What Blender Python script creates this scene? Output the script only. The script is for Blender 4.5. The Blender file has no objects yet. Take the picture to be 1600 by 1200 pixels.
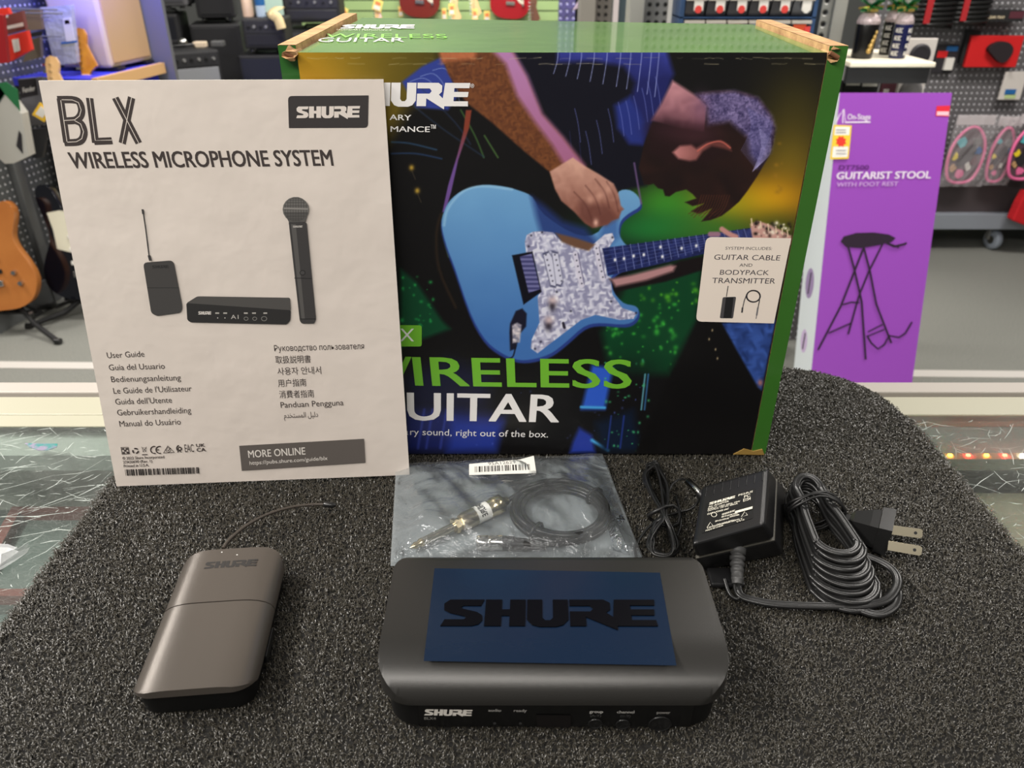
import bpy, bmesh, math, random
import numpy as np
from mathutils import Vector, Matrix
from mathutils.geometry import tessellate_polygon

# ------------------------------------------------------------------ camera, world, lights, exposure
SC = bpy.context.scene
COL = SC.collection
EYE = Vector((0.0, 0.0, 1.41))          # eye height above the shop floor
PITCH = math.radians(29.3)              # looking down at the counter
FPX = 1202.0                            # focal length in pixels of the 1600 x 1200 frame
cam_data = bpy.data.cameras.new('camera')
cam_data.lens = 36.0 * FPX / 1600.0
cam_data.sensor_width = 36.0
cam_data.clip_start = 0.02
cam_data.clip_end = 60.0
cam_data.dof.use_dof = True
cam_data.dof.focus_distance = 0.52
cam_data.dof.aperture_fstop = 13.0
cam = bpy.data.objects.new('camera', cam_data)
cam.location = EYE
cam.rotation_euler = (math.radians(90.0) - PITCH, 0.0, 0.0)
COL.objects.link(cam)
SC.camera = cam
SC.view_settings.view_transform = 'Standard'
SC.view_settings.look = 'None'
SC.view_settings.gamma = 1.0
SC.view_settings.use_curve_mapping = False
SC.view_settings.exposure = 0.0

world = bpy.data.worlds.new('world')
SC.world = world
world.use_nodes = True
world.node_tree.nodes['Background'].inputs[0].default_value = (1.0, 0.97, 0.92, 1.0)
world.node_tree.nodes['Background'].inputs[1].default_value = 0.15


def lamp(name, loc, aim, sx, sy, power, color=(1, 0.95, 0.89)):
    l = bpy.data.lights.new(name, 'AREA')
    l.shape = 'RECTANGLE'
    l.size, l.size_y = sx, sy
    l.energy = power
    l.color = color
    o = bpy.data.objects.new(name, l)
    o.location = loc
    o.rotation_euler = (Vector(aim) - Vector(loc)).to_track_quat('-Z', 'Y').to_euler()
    COL.objects.link(o)
    return o


lamp('fluorescent_over_counter', (-1.55, 0.35, 2.75), (0.0, 0.45, 1.0), 1.2, 0.22, 62)
lamp('fluorescent_behind_counter', (-0.55, -0.9, 2.85), (0.0, 0.5, 1.05), 2.4, 0.26, 48)
lamp('fluorescent_aisle', (-0.9, 3.3, 2.95), (-0.9, 3.3, 0), 1.2, 0.5, 62)
lamp('added_pack_highlight', (-3.0, 2.45, 2.95), (-2.4, 2.2, 0.5), 1.2, 0.45, 60)  # added lamp, placed for the highlight on the bodypack's rolled edge
lamp('fluorescent_aisle', (1.8, 2.2, 2.95), (1.8, 2.6, 0), 1.2, 0.5, 72)
lamp('added_fill_right', (1.7, 0.5, 2.9), (0.9, 0.5, 0.9), 1.2, 0.3, 15)  # added fill lamp that brightens the counter glass at the right
lamp('fluorescent_back', (-0.2, 5.6, 2.95), (-0.2, 6.6, 0.9), 2.4, 0.5, 120)
lamp('blue_shelf_light', (-1.70, 3.45, 1.45), (-1.92, 4.3, 1.38), 0.4, 0.16, 9, (0.06, 0.08, 1.0))

# ------------------------------------------------------------------ where a point of the place projects
CP, SP = math.cos(PITCH), math.sin(PITCH)
FWD = Vector((0, CP, -SP)); RGT = Vector((1, 0, 0)); UPV = Vector((0, SP, CP))
MZ = 1.05                               # top of the mat
GZ = 1.0                                # top of the counter glass


def ray(px, py):
    return FWD + RGT * ((px - 800.0) / FPX) - UPV * ((py - 600.0) / FPX)


def pz(px, py, z):                      # point on the level z
    d = ray(px, py)
    return EYE + d * ((z - EYE.z) / d.z)


def pm(px, py, h=0.0):                  # point h above the mat
    return pz(px, py, MZ + h)


def py_(px, py, y):                     # point on the upright plane at distance y
    d = ray(px, py)
    return EYE + d * (y / d.y)


def proj_np(P):                         # N x 3 -> pixel
    D = P - np.array(EYE)
    f = D @ np.array(FWD)
    return 800 + FPX * (D @ np.array(RGT)) / f, 600 - FPX * (D @ np.array(UPV)) / f


# ------------------------------------------------------------------ materials
def lin1(c):
    return c / 12.92 if c <= 0.04045 else ((c + 0.055) / 1.055) ** 2.4


def rgb(r, g, b, k=1.0):
    return tuple(min(0.95, lin1(v / 255.0) * k) for v in (r, g, b))


def mat(name, col, rough=0.5, metal=0.0, coat=0.0, spec=0.5, noise=None, bump=None, trans=0.0, ior=1.45, emit=None):
    """noise = (scale, other colour, contrast); bump = (scale, strength, distance)"""
    m = bpy.data.materials.new(name)
    m.use_nodes = True
    nt = m.node_tree
    b = nt.nodes['Principled BSDF']
    b.inputs['Base Color'].default_value = (*col, 1)
    b.inputs['Roughness'].default_value = rough
    b.inputs['Metallic'].default_value = metal
    b.inputs['Coat Weight'].default_value = coat
    b.inputs['Specular IOR Level'].default_value = spec
    b.inputs['IOR'].default_value = ior
    b.inputs['Transmission Weight'].default_value = trans
    if emit:
        b.inputs['Emission Color'].default_value = (*emit[0], 1)
        b.inputs['Emission Strength'].default_value = emit[1]
    if noise or bump:
        tc = nt.nodes.new('ShaderNodeTexCoord')
    if noise:
        n = nt.nodes.new('ShaderNodeTexNoise'); n.inputs['Scale'].default_value = noise[0]; n.inputs['Detail'].default_value = 4
        r = nt.nodes.new('ShaderNodeValToRGB')
        r.color_ramp.elements[0].position = 0.5 - noise[2]; r.color_ramp.elements[1].position = 0.5 + noise[2]
        r.color_ramp.elements[0].color = (*col, 1); r.color_ramp.elements[1].color = (*noise[1], 1)
        nt.links.new(tc.outputs['Object'], n.inputs['Vector']); nt.links.new(n.outputs[0], r.inputs[0])
        nt.links.new(r.outputs[0], b.inputs['Base Color'])
    if bump:
        n = nt.nodes.new('ShaderNodeTexNoise'); n.inputs['Scale'].default_value = bump[0]; n.inputs['Detail'].default_value = 3
        p = nt.nodes.new('ShaderNodeBump'); p.inputs['Strength'].default_value = bump[1]; p.inputs['Distance'].default_value = bump[2]
        nt.links.new(tc.outputs['Object'], n.inputs['Vector']); nt.links.new(n.outputs[0], p.inputs['Height'])
        nt.links.new(p.outputs[0], b.inputs['Normal'])
    return m


def ink_mat(name, rough, coat=0.0, bump=None, spec=0.5):
    """printed surface: the printed colours are stored with the faces"""
    m = mat(name, (1, 1, 1), rough, coat=coat, bump=bump, spec=spec)
    nt = m.node_tree
    a = nt.nodes.new('ShaderNodeAttribute'); a.attribute_name = 'Col'
    nt.links.new(a.outputs['Color'], nt.nodes['Principled BSDF'].inputs['Base Color'])
    return m


def peg_mat(name, col, hole, pitch, radius, rough=0.45, axes=(0, 2), metal=0.3):
    m = mat(name, col, rough, metal)
    nt = m.node_tree
    N, L = nt.nodes.new, nt.links.new
    tc = N('ShaderNodeTexCoord'); sx = N('ShaderNodeSeparateXYZ'); L(tc.outputs['Object'], sx.inputs[0])
    sq = []
    for a in axes:
        d = N('ShaderNodeMath'); d.operation = 'DIVIDE'; d.inputs[1].default_value = pitch; L(sx.outputs[a], d.inputs[0])
        f = N('ShaderNodeMath'); f.operation = 'FRACT'; L(d.outputs[0], f.inputs[0])
        s = N('ShaderNodeMath'); s.operation = 'SUBTRACT'; s.inputs[1].default_value = 0.5; L(f.outputs[0], s.inputs[0])
        q = N('ShaderNodeMath'); q.operation = 'MULTIPLY'; L(s.outputs[0], q.inputs[0]); L(s.outputs[0], q.inputs[1])
        sq.append(q)
    ad = N('ShaderNodeMath'); L(sq[0].outputs[0], ad.inputs[0]); L(sq[1].outputs[0], ad.inputs[1])
    r = N('ShaderNodeValToRGB')
    e = r.color_ramp.elements
    k = (radius / pitch) ** 2
    e[0].position = k * 0.8; e[0].color = (*hole, 1)
    e[1].position = k * 1.2; e[1].color = (*col, 1)
    L(ad.outputs[0], r.inputs[0]); L(r.outputs[0], nt.nodes['Principled BSDF'].inputs['Base Color'])
    b = N('ShaderNodeBump'); b.inputs['Strength'].default_value = 0.8; b.inputs['Distance'].default_value = radius
    r2 = N('ShaderNodeMapRange'); r2.inputs[1].default_value = k * 0.5; r2.inputs[2].default_value = k * 2.2
    L(ad.outputs[0], r2.inputs[0]); L(r2.outputs[0], b.inputs['Height']); L(b.outputs[0], nt.nodes['Principled BSDF'].inputs['Normal'])
    return m


# ------------------------------------------------------------------ objects, tags
def tag(o, label=None, cat=None, group=None, kind=None):
    if label: o['label'] = label
    if cat: o['category'] = cat
    if group: o['group'] = group
    if kind: o['kind'] = kind
    return o


def root(name, loc, label, cat, group=None, rot=None):
    o = bpy.data.objects.new(name, None)
    o.location = loc
    if rot: o.rotation_euler = rot
    o.empty_display_size = 0.02
    COL.objects.link(o)
    return tag(o, label, cat, group)


def copy_tree(o, parent=None):
    c = o.copy(); COL.objects.link(c)
    c.parent = parent
    for ch in list(o.children): copy_tree(ch, c)
    return c


def wloc(o):
    v = Vector((0, 0, 0))
    while o is not None:
        v += o.location; o = o.parent
    return v


class MB:
    """collects shapes, then links them as ONE mesh object"""
    def __init__(s): s.v = []; s.f = []; s.mi = []; s.sm = []

    def add(s, vs, fs, mi=0, smooth=False):
        b = len(s.v)
        s.v += [tuple(p) for p in vs]
        for f in fs:
            s.f.append(tuple(i + b for i in f)); s.mi.append(mi); s.sm.append(smooth)
        return s

    def box(s, a, b, mi=0):
        x0, y0, z0 = a; x1, y1, z1 = b
        vs = [(x0, y0, z0), (x1, y0, z0), (x1, y1, z0), (x0, y1, z0), (x0, y0, z1), (x1, y0, z1), (x1, y1, z1), (x0, y1, z1)]
        return s.hexa(vs, mi)

    def hexa(s, vs, mi=0):
        return s.add(vs, [(0, 3, 2, 1), (4, 5, 6, 7), (0, 1, 5, 4), (1, 2, 6, 5), (2, 3, 7, 6), (3, 0, 4, 7)], mi)

    def prism(s, poly, fn0, fn1, mi=0, smooth_side=False):
        """poly 2D (counter-clockwise seen from fn1's side) swept from fn0(u,v) to fn1(u,v)"""
        n = len(poly)
        a = [fn0(u, v) for u, v in poly]; b = [fn1(u, v) for u, v in poly]
        tri = tessellate_polygon([[Vector((u, v, 0)) for u, v in poly]])
        ar = sum(poly[i][0] * poly[(i + 1) % n][1] - poly[(i + 1) % n][0] * poly[i][1] for i in range(n))
        def o(t):
            (x0, y0), (x1, y1), (x2, y2) = (poly[i] for i in t)
            return t if ((x1 - x0) * (y2 - y0) - (x2 - x0) * (y1 - y0)) > 0 else t[::-1]
        tri = [o(t) for t in tri]
        s.add(a, [t[::-1] for t in tri], mi); s.add(b, tri, mi)
        sides = [(i, (i + 1) % n, n + (i + 1) % n, n + i) for i in range(n)]
        if ar < 0: sides = [f[::-1] for f in sides]
        return s.add(a + b, sides, mi, smooth_side)

    def lathe(s, prof, origin, axis=(0, 0, 1), n=20, mi=0, smooth=True):
        """prof: [(radius, height)] from one end to the other"""
        ax = Vector(axis).normalized()
        e1 = ax.orthogonal().normalized(); e2 = ax.cross(e1)
        o = Vector(origin); vs = []; fs = []
        for r, h in prof:
            for k in range(n):
                t = 2 * math.pi * k / n
                vs.append(o + ax * h + (e1 * math.cos(t) + e2 * math.sin(t)) * r)
        m = len(prof)
        for i in range(m - 1):
            for k in range(n):
                k2 = (k + 1) % n
                fs.append((i * n + k, i * n + k2, (i + 1) * n + k2, (i + 1) * n + k))
        s.add(vs, fs, mi, smooth)
        s.add(vs[:n], [tuple(range(n))[::-1]], mi); s.add(vs[-n:], [tuple(range(n))], mi)
        return s

    def cyl(s, a, b, r, r2=None, n=16, mi=0):
        a, b = Vector(a), Vector(b)
        return s.lathe([(r, 0), (r if r2 is None else r2, (b - a).length)], a, b - a, n, mi)

    def tube(s, pts, r, n=8, closed=False, mi=0, prof=None, up=None, taper=None):
        """sweep a circle (or the 2D outline prof) along pts"""
        P = [Vector(p) for p in pts]; m = len(P)
        if prof is None: prof = [(r * math.cos(2 * math.pi * k / n), r * math.sin(2 * math.pi * k / n)) for k in range(n)]
        n = len(prof); vs = []; fs = []; nrm = None
        for i in range(m):
            if closed: t = P[(i + 1) % m] - P[i - 1]
            else: t = P[min(i + 1, m - 1)] - P[max(i - 1, 0)]
            t.normalize()
            if up is not None: nrm = Vector(up) - t * Vector(up).dot(t)
            elif nrm is None: nrm = t.orthogonal()
            else: nrm = nrm - t * nrm.dot(t)
            if nrm.length < 1e-6: nrm = t.orthogonal()
            nrm.normalize(); bi = t.cross(nrm)
            k = taper(i / (m - 1)) if taper else 1.0
            vs += [P[i] + nrm * (v * k) + bi * (u * k) for u, v in prof]
        for i in range(m if closed else m - 1):
            j = (i + 1) % m
            fs += [(i * n + k, j * n + k, j * n + (k + 1) % n, i * n + (k + 1) % n) for k in range(n)]
        fs = [f[::-1] for f in fs]
        s.add(vs, fs, mi, True)
        if not closed:
            s.add(vs[:n], [tuple(range(n))[::-1]], mi); s.add(vs[-n:], [tuple(range(n))], mi)
        return s

    def loft(s, secs, mi=0, cap=True, smooth=True):
        n = len(secs[0]); vs = [p for sec in secs for p in sec]; fs = []
        for i in range(len(secs) - 1):
            fs += [(i * n + k, i * n + k + 1, (i + 1) * n + k + 1, (i + 1) * n + k) for k in range(n - 1)]
        s.add(vs, fs, mi, smooth)
        if cap: s.add(secs[0], [tuple(range(n))[::-1]], mi); s.add(secs[-1], [tuple(range(n))], mi)
        return s

    def build(s, name, mats, parent=None, world=True, bevel=0.0, seg=2, fix=False, solid=0.0):
        me = bpy.data.meshes.new(name)
        off = wloc(parent) if (parent is not None and world) else Vector((0, 0, 0))
        me.from_pydata([(p[0] - off.x, p[1] - off.y, p[2] - off.z) for p in s.v], [], s.f)
        me.polygons.foreach_set('material_index', s.mi)
        me.polygons.foreach_set('use_smooth', s.sm)
        for m in (mats if isinstance(mats, (list, tuple)) else [mats]): me.materials.append(m)
        if fix or bevel:
            bm = bmesh.new(); bm.from_mesh(me)
            bmesh.ops.remove_doubles(bm, verts=bm.verts, dist=1e-6)
            bmesh.ops.recalc_face_normals(bm, faces=bm.faces)
            if bevel:
                ed = [e for e in bm.edges if len(e.link_faces) == 2 and e.calc_face_angle(0) > 0.5]
                bmesh.ops.bevel(bm, geom=ed, offset=bevel, segments=seg, affect='EDGES', profile=0.5, clamp_overlap=True)
            bm.to_mesh(me); bm.free()
        me.update()
        o = bpy.data.objects.new(name, me)
        COL.objects.link(o)
        if parent is not None: o.parent = parent
        return o


def smooth_path(pts, k=6, closed=False):
    """Catmull-Rom through the points"""
    P = [Vector(p) for p in pts]; m = len(P); out = []
    rng = range(m if closed else m - 1)
    for i in rng:
        if closed: a, b, c, d = P[i - 1], P[i], P[(i + 1) % m], P[(i + 2) % m]
        else: a, b, c, d = P[max(i - 1, 0)], P[i], P[i + 1], P[min(i + 2, m - 1)]
        for j in range(k):
            t = j / k
            out.append(0.5 * ((2 * b) + (c - a) * t + (2 * a - 5 * b + 4 * c - d) * t * t + (3 * b - a - 3 * c + d) * t ** 3))
    if not closed: out.append(P[-1])
    return out


def arc_round(poly, r, n=4):
    """round the corners of a 2D polygon; r one radius or one per corner"""
    out = []; m = len(poly)
    for i in range(m):
        p, a, b = Vector(poly[i]).to_2d(), Vector(poly[i - 1]).to_2d(), Vector(poly[(i + 1) % m]).to_2d()
        rr = r[i] if isinstance(r, (list, tuple)) else r
        if rr <= 0: out.append(tuple(p)); continue
        u, v = (a - p), (b - p)
        rr = min(rr, u.length * 0.49, v.length * 0.49)
        u.normalize(); v.normalize()
        for k in range(n + 1):
            t = k / n
            q = (p + u * rr) * (1 - t) ** 2 + p * 2 * t * (1 - t) + (p + v * rr) * t * t
            out.append(tuple(q))
    return out


# ------------------------------------------------------------------ writing and print
_text = {}


def text2d(st, weight=0.0):
    key = (st, weight)
    if key not in _text:
        cu = bpy.data.curves.new('lettering', 'FONT')
        cu.body = st; cu.size = 1.0; cu.resolution_u = 3; cu.offset = weight
        o = bpy.data.objects.new('lettering', cu); COL.objects.link(o)
        dg = bpy.context.evaluated_depsgraph_get()
        ev = o.evaluated_get(dg); me = ev.to_mesh()
        vs = [(v.co.x, v.co.y) for v in me.vertices]; fs = [tuple(p.vertices) for p in me.polygons]
        ev.to_mesh_clear()
        bpy.data.objects.remove(o); bpy.data.curves.remove(cu)
        x0 = min(v[0] for v in vs); x1 = max(v[0] for v in vs)
        _text[key] = ([((x - x0) / (x1 - x0), y / 0.69) for x, y in vs], fs)
    return _text[key]


LOGO = [  # the five block letters of the audio maker's logo, each 100 high
    (0, [(16, 100), (100, 100), (93, 76), (50, 76), (44, 70), (50, 64), (84, 52), (97, 40), (99, 22), (90, 6), (74, 0), (0, 0), (8, 24), (54, 24), (60, 30), (55, 36), (20, 48), (4, 60), (2, 84)]),
    (104, [(0, 100), (40, 100), (40, 62), (60, 62), (60, 100), (98, 100), (98, 0), (60, 0), (60, 38), (40, 38), (40, 0), (0, 0)]),
    (206, [(0, 100), (37, 100), (37, 30), (44, 21), (56, 21), (63, 30), (63, 100), (100, 100), (100, 24), (87, 4), (70, -3), (30, -3), (13, 4), (0, 24)]),
    (310, [(0, 100), (84, 100), (99, 88), (99, 62), (88, 50), (112, 26), (112, -14), (38, 34), (38, 0), (0, 0), (0, 54), (50, 54), (58, 65), (50, 76), (0, 76)]),
    (420, [(0, 100), (100, 100), (98, 78), (38, 78), (38, 62), (96, 62), (94, 40), (38, 40), (38, 22), (96, 22), (98, 0), (-6, 0), (-6, 30)]),
]


class Surf:
    """a flat face of a thing: origin, two in-plane axes and the normal towards the viewer"""
    def __init__(s, o, u, v):
        s.o = Vector(o); s.u = Vector(u).normalized(); v = Vector(v)
        s.v = (v - s.u * v.dot(s.u)).normalized(); s.n = s.u.cross(s.v)
        if s.n.dot(EYE - s.o) < 0: s.n = -s.n

    def px(s, x, y):
        d = ray(x, y)
        p = EYE + d * ((s.o - EYE).dot(s.n) / d.dot(s.n))
        q = p - s.o
        return (q.dot(s.u), q.dot(s.v))

    def at(s, uv, h=0.0): return s.o + s.u * uv[0] + s.v * uv[1] + s.n * h


class Ink:
    def __init__(s, surf, h0=0.00006, dh=0.000006, k=1.2, warp=None):
        s.s = surf; s.h = h0; s.dh = dh; s.k = k; s.v = []; s.f = []; s.c = []; s.warp = warp

    def _put(s, uvs, faces, col):
        b = len(s.v)
        c = (*[min(0.9, lin1(x / 255.0) * s.k) for x in col], 1.0)
        for uv in uvs:
            s.v.append(s.warp(uv, s.h) if s.warp else s.s.at(uv, s.h)); s.c.append(c)
        n = s.s.n
        for f in faces:
            a, d, e = (s.v[b + i] for i in f[:3])
            f = tuple(i + b for i in f)
            s.f.append(f if (d - a).cross(e - a).dot(n) >= 0 else f[::-1])
        s.h += s.dh

    def uv(s, poly, col):
        s._put(poly, tessellate_polygon([[Vector((a, b, 0)) for a, b in poly]]), col)

    def poly(s, pts, col, r=0):
        q = [s.s.px(*p) for p in pts]
        if r: q = arc_round(q, r)
        s.uv(q, col)

    def line(s, pts, w, col, closed=False):
        """stroke w metres wide through pixel points"""
        q = [Vector(s.s.px(*p)) for p in pts]
        if closed: q.append(q[0])
        vs = []; fs = []
        for i in range(len(q)):
            t = q[min(i + 1, len(q) - 1)] - q[max(i - 1, 0)]
            if closed and i in (0, len(q) - 1): t = q[1] - q[-2]
            t.normalize(); n = Vector((-t.y, t.x)) * (w / 2)
            vs += [tuple(q[i] + n), tuple(q[i] - n)]
        fs = [(2 * i, 2 * i + 1, 2 * i + 3, 2 * i + 2) for i in range(len(q) - 1)]
        s._put(vs, fs, col)

    def _frame(s, bl, br, tl):
        a, b, c = (Vector(s.s.px(*p)) for p in (bl, br, tl))
        return a, b - a, c - a

    def text(s, st, bl, br, tl, col, weight=0.0):
        a, e, h = s._frame(bl, br, tl)
        vs, fs = text2d(st)
        k = h.length * max(0.0, weight) * 2.2
        for dx, dy in (((0, 0),) if k == 0 else ((-k, -k / 2), (k, -k / 2), (-k, k / 2), (k, k / 2))):
            o = a + e.normalized() * dx + h.normalized() * dy
            s._put([tuple(o + e * x + h * y) for x, y in vs], fs, col)

    def logo(s, bl, br, tl, col):
        a, e, h = s._frame(bl, br, tl)
        for off, pl in LOGO:
            q = [tuple(a + e * ((x + off) / 520.0) + h * (y / 100.0)) for x, y in pl]
            s.uv(q, col)

    def disc(s, cx, cy, rx, ry, col, n=18):
        s.poly([(cx + rx * math.cos(6.2832 * k / n), cy + ry * math.sin(6.2832 * k / n)) for k in range(n)], col)

    def bars(s, bl, br, tl, n, seed, col):
        a, e, h = s._frame(bl, br, tl)
        rd = random.Random(seed); x = 0.0; vs = []; fs = []
        ws = [rd.choice((1, 1, 2, 3)) for _ in range(2 * n)]; tot = float(sum(ws))
        for i, w in enumerate(ws):
            if i % 2 == 0:
                b = len(vs)
                vs += [tuple(a + e * (x / tot)), tuple(a + e * ((x + w) / tot)), tuple(a + e * ((x + w) / tot) + h), tuple(a + e * (x / tot) + h)]
                fs.append((b, b + 1, b + 2, b + 3))
            x += w
        s._put(vs, fs, col)

    def build(s, name, m, parent=None):
        off = wloc(parent) if parent is not None else Vector((0, 0, 0))
        me = bpy.data.meshes.new(name)
        me.from_pydata([tuple(p - off) for p in s.v], [], s.f)
        at = me.color_attributes.new('Col', 'FLOAT_COLOR', 'POINT')
        at.data.foreach_set('color', np.array(s.c, dtype=np.float32).ravel())
        me.materials.append(m); me.update()
        o = bpy.data.objects.new(name, me); COL.objects.link(o)
        if parent is not None: o.parent = parent
        return o


# shared materials
M = {}
M['black'] = mat('black_plastic', rgb(24, 24, 24), 0.42)
M['matte_black'] = mat('matte_black', rgb(30, 30, 31), 0.75)
M['rubber'] = mat('black_rubber', rgb(26, 26, 26), 0.33, spec=0.6)
M['chrome'] = mat('chrome', (0.62, 0.61, 0.58), 0.18, 1.0)
M['brass'] = mat('gold_plated', (0.75, 0.62, 0.38), 0.22, 1.0)
M['steel'] = mat('grey_steel', rgb(140, 140, 138), 0.45, 0.35)
M['white'] = mat('white_card', rgb(225, 222, 214), 0.6)
M['cream'] = mat('cream_plastic', rgb(224, 220, 190), 0.45)
M['ink'] = ink_mat('printed_ink', 0.5)
M['gloss_ink'] = ink_mat('glossy_print', 0.3)
M['black_vinyl'] = mat('black_vinyl', rgb(34, 34, 36), 0.6, bump=(900, 0.3, 0.001))
M['black_cloth'] = mat('black_cloth', rgb(40, 40, 42), 0.9)

# ================================================================== the setting
def struct(name, mb, m):
    o = mb.build(name, m); o['kind'] = 'structure'; return o


m_floor = mat('grey_carpet', rgb(142, 142, 134), 0.95, noise=(260, rgb(104, 106, 102), 0.16), bump=(420, 0.5, 0.004))
struct('floor', MB().box((-4.5, -2.0, -0.05), (4.8, 7.6, 0.0)), m_floor)
m_wall = mat('dark_grey_paint', rgb(92, 94, 92), 0.8, bump=(60, 0.1, 0.003))
m_slat = mat('green_slatwall', rgb(150, 176, 118), 0.5)
wb = MB().box((-4.5, 7.5, 0), (4.8, 7.62, 3.0))
struct('wall_back', wb, m_wall)
struct('wall_left', MB().box((-4.6, -2.0, 0), (-4.5, 7.6, 3.0)), m_wall)
struct('wall_right', MB().box((4.8, -2.0, 0), (4.9, 7.6, 3.0)), m_wall)
# pale strip let into the carpet, running along the counter front
a = pz(0, 571, 0); b = pz(1600, 586, 0); du = (b - a).normalized(); w = Vector((-du.y, du.x, 0)) * 0.027
a2 = a - du * 1.5; b2 = b + du * 1.5
st = MB().hexa([a2 - w, b2 - w, b2 + w, a2 + w] + [q + Vector((0, 0, 0.004)) for q in (a2 - w, b2 - w, b2 + w, a2 + w)])
struct('trim_1', st, mat('pale_floor_strip', rgb(196, 192, 186), 0.5))

# ------------------------------------------------------------------ glass display counter
case = root('display_counter', (0, 0.36, 0), 'glass-topped display counter with cream metal rails, standing under the black mat', 'counter')
m_glass = bpy.data.materials.new('scratched_counter_glass')
m_glass.use_nodes = True
nt = m_glass.node_tree; N, L = nt.nodes.new, nt.links.new
for n in list(nt.nodes): nt.nodes.remove(n)
out = N('ShaderNodeOutputMaterial'); tr = N('ShaderNodeBsdfTransparent'); tr.inputs[0].default_value = (0.92, 0.95, 0.94, 1)
gl = N('ShaderNodeBsdfGlossy'); gl.inputs['Roughness'].default_value = 0.06
fr = N('ShaderNodeFresnel'); fr.inputs[0].default_value = 1.55
m1 = N('ShaderNodeMixShader'); L(fr.outputs[0], m1.inputs[0]); L(tr.outputs[0], m1.inputs[1]); L(gl.outputs[0], m1.inputs[2])
df = N('ShaderNodeBsdfDiffuse'); df.inputs[0].default_value = (0.75, 0.78, 0.74, 1)
tc = N('ShaderNodeTexCoord')
acc = None
for i, (sc, th, rot, st_) in enumerate(((30, 0.006, 0.3, 2.4), (52, 0.009, 1.2, 2.8), (74, 0.011, 2.2, 3.0), (105, 0.016, 0.8, 2.0), (46, 0.008, 2.7, 2.2), (150, 0.02, 1.7, 2.4))):
    mp = N('ShaderNodeMapping'); mp.inputs['Rotation'].default_value = (0, 0, rot); mp.inputs['Scale'].default_value = (1, st_, 1)
    L(tc.outputs['Object'], mp.inputs['Vector'])
    vo = N('ShaderNodeTexVoronoi'); vo.feature = 'DISTANCE_TO_EDGE'; vo.voronoi_dimensions = '2D'; vo.inputs['Scale'].default_value = sc
    L(mp.outputs[0], vo.inputs['Vector'])
    lt = N('ShaderNodeMath'); lt.operation = 'LESS_THAN'; lt.inputs[1].default_value = th; L(vo.outputs['Distance'], lt.inputs[0])
    no = N('ShaderNodeTexNoise'); no.inputs['Scale'].default_value = 30 + 13 * i; L(mp.outputs[0], no.inputs['Vector'])
    gt = N('ShaderNodeMapRange'); gt.inputs[1].default_value = 0.42; gt.inputs[2].default_value = 0.56; L(no.outputs[0], gt.inputs[0])
    mu = N('ShaderNodeMath'); mu.operation = 'MULTIPLY'; L(lt.outputs[0], mu.inputs[0]); L(gt.outputs[0], mu.inputs[1])
    if acc is None: acc = mu
    else:
        mx = N('ShaderNodeMath'); mx.operation = 'MAXIMUM'; L(acc.outputs[0], mx.inputs[0]); L(mu.outputs[0], mx.inputs[1]); acc = mx
no = N('ShaderNodeTexNoise'); no.inputs['Scale'].default_value = 9; L(tc.outputs['Object'], no.inputs['Vector'])
hz = N('ShaderNodeMapRange'); hz.inputs[1].default_value = 0.3; hz.inputs[2].default_value = 0.75; hz.inputs[3].default_value = 0.03; hz.inputs[4].default_value = 0.10
L(no.outputs[0], hz.inputs[0])
sc_ = N('ShaderNodeMath'); sc_.operation = 'MULTIPLY_ADD'; sc_.inputs[1].default_value = 0.10; L(acc.outputs[0], sc_.inputs[0]); L(hz.outputs[0], sc_.inputs[2])
m2 = N('ShaderNodeMixShader'); L(sc_.outputs[0], m2.inputs[0]); L(m1.outputs[0], m2.inputs[1]); L(df.outputs[0], m2.inputs[2]); L(m2.outputs[0], out.inputs[0])
m_clr = bpy.data.materials.new('clear_glass_edge'); m_clr.use_nodes = True
nt = m_clr.node_tree
for n in list(nt.nodes): nt.nodes.remove(n)
o1 = nt.nodes.new('ShaderNodeOutputMaterial'); o2 = nt.nodes.new('ShaderNodeBsdfTransparent'); o2.inputs[0].default_value = (0.94, 0.97, 0.96, 1); nt.links.new(o2.outputs[0], o1.inputs[0])
T = MB().box((-1.25, 0.02, GZ - 0.006), (1.25, 0.664, GZ), 1); T.mi[1] = 0
T.build('glass_top', [m_glass, m_clr], case)
rd = random.Random(31); vs = []; fs = []
for k in range(2800):
    x = rd.uniform(-0.75, -0.29) if k % 2 else rd.uniform(0.33, 0.75); y = rd.uniform(0.15, 0.655)
    a_ = rd.gauss(0.45, 0.7); ln = min(0.07, rd.expovariate(1 / 0.014) + 0.003); w = rd.uniform(0.00012, 0.00034)
    cur = rd.uniform(-0.12, 0.12) * ln; d = Vector((math.cos(a_), math.sin(a_), 0)); n_ = Vector((-d.y, d.x, 0)); b = len(vs)
    for t in (-0.5, 0.0, 0.5):
        c = Vector((x, y, GZ + 0.00012)) + d * (ln * t) + n_ * (cur * (1 - 4 * t * t)); c.y = min(c.y, 0.662); kk = w * (1.0 if t == 0 else 0.3)
        vs += [c + n_ * kk, c - n_ * kk]
    fs += [(b, b + 1, b + 3, b + 2), (b + 2, b + 3, b + 5, b + 4)]
T = MB().add(vs, fs); sc_o = T.build('scratches', mat('scratch_white', rgb(196, 204, 198), 0.6), case); sc_o['kind'] = 'stuff'
m_rail = mat('cream_metal_rail', rgb(172, 169, 149), 0.32, spec=0.6)
m_rail2 = mat('pale_metal_rail', rgb(178, 171, 163), 0.28, spec=0.6)
rl = MB().box((-1.25, 0.664, GZ - 0.03), (1.25, 0.700, GZ + 0.002)).build('frame_rail', m_rail, case, bevel=0.0012)
MB().box((-1.25, 0.706, GZ - 0.03), (1.25, 0.728, GZ + 0.004)).build('outer_rail', m_rail2, case, bevel=0.0015)
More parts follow.
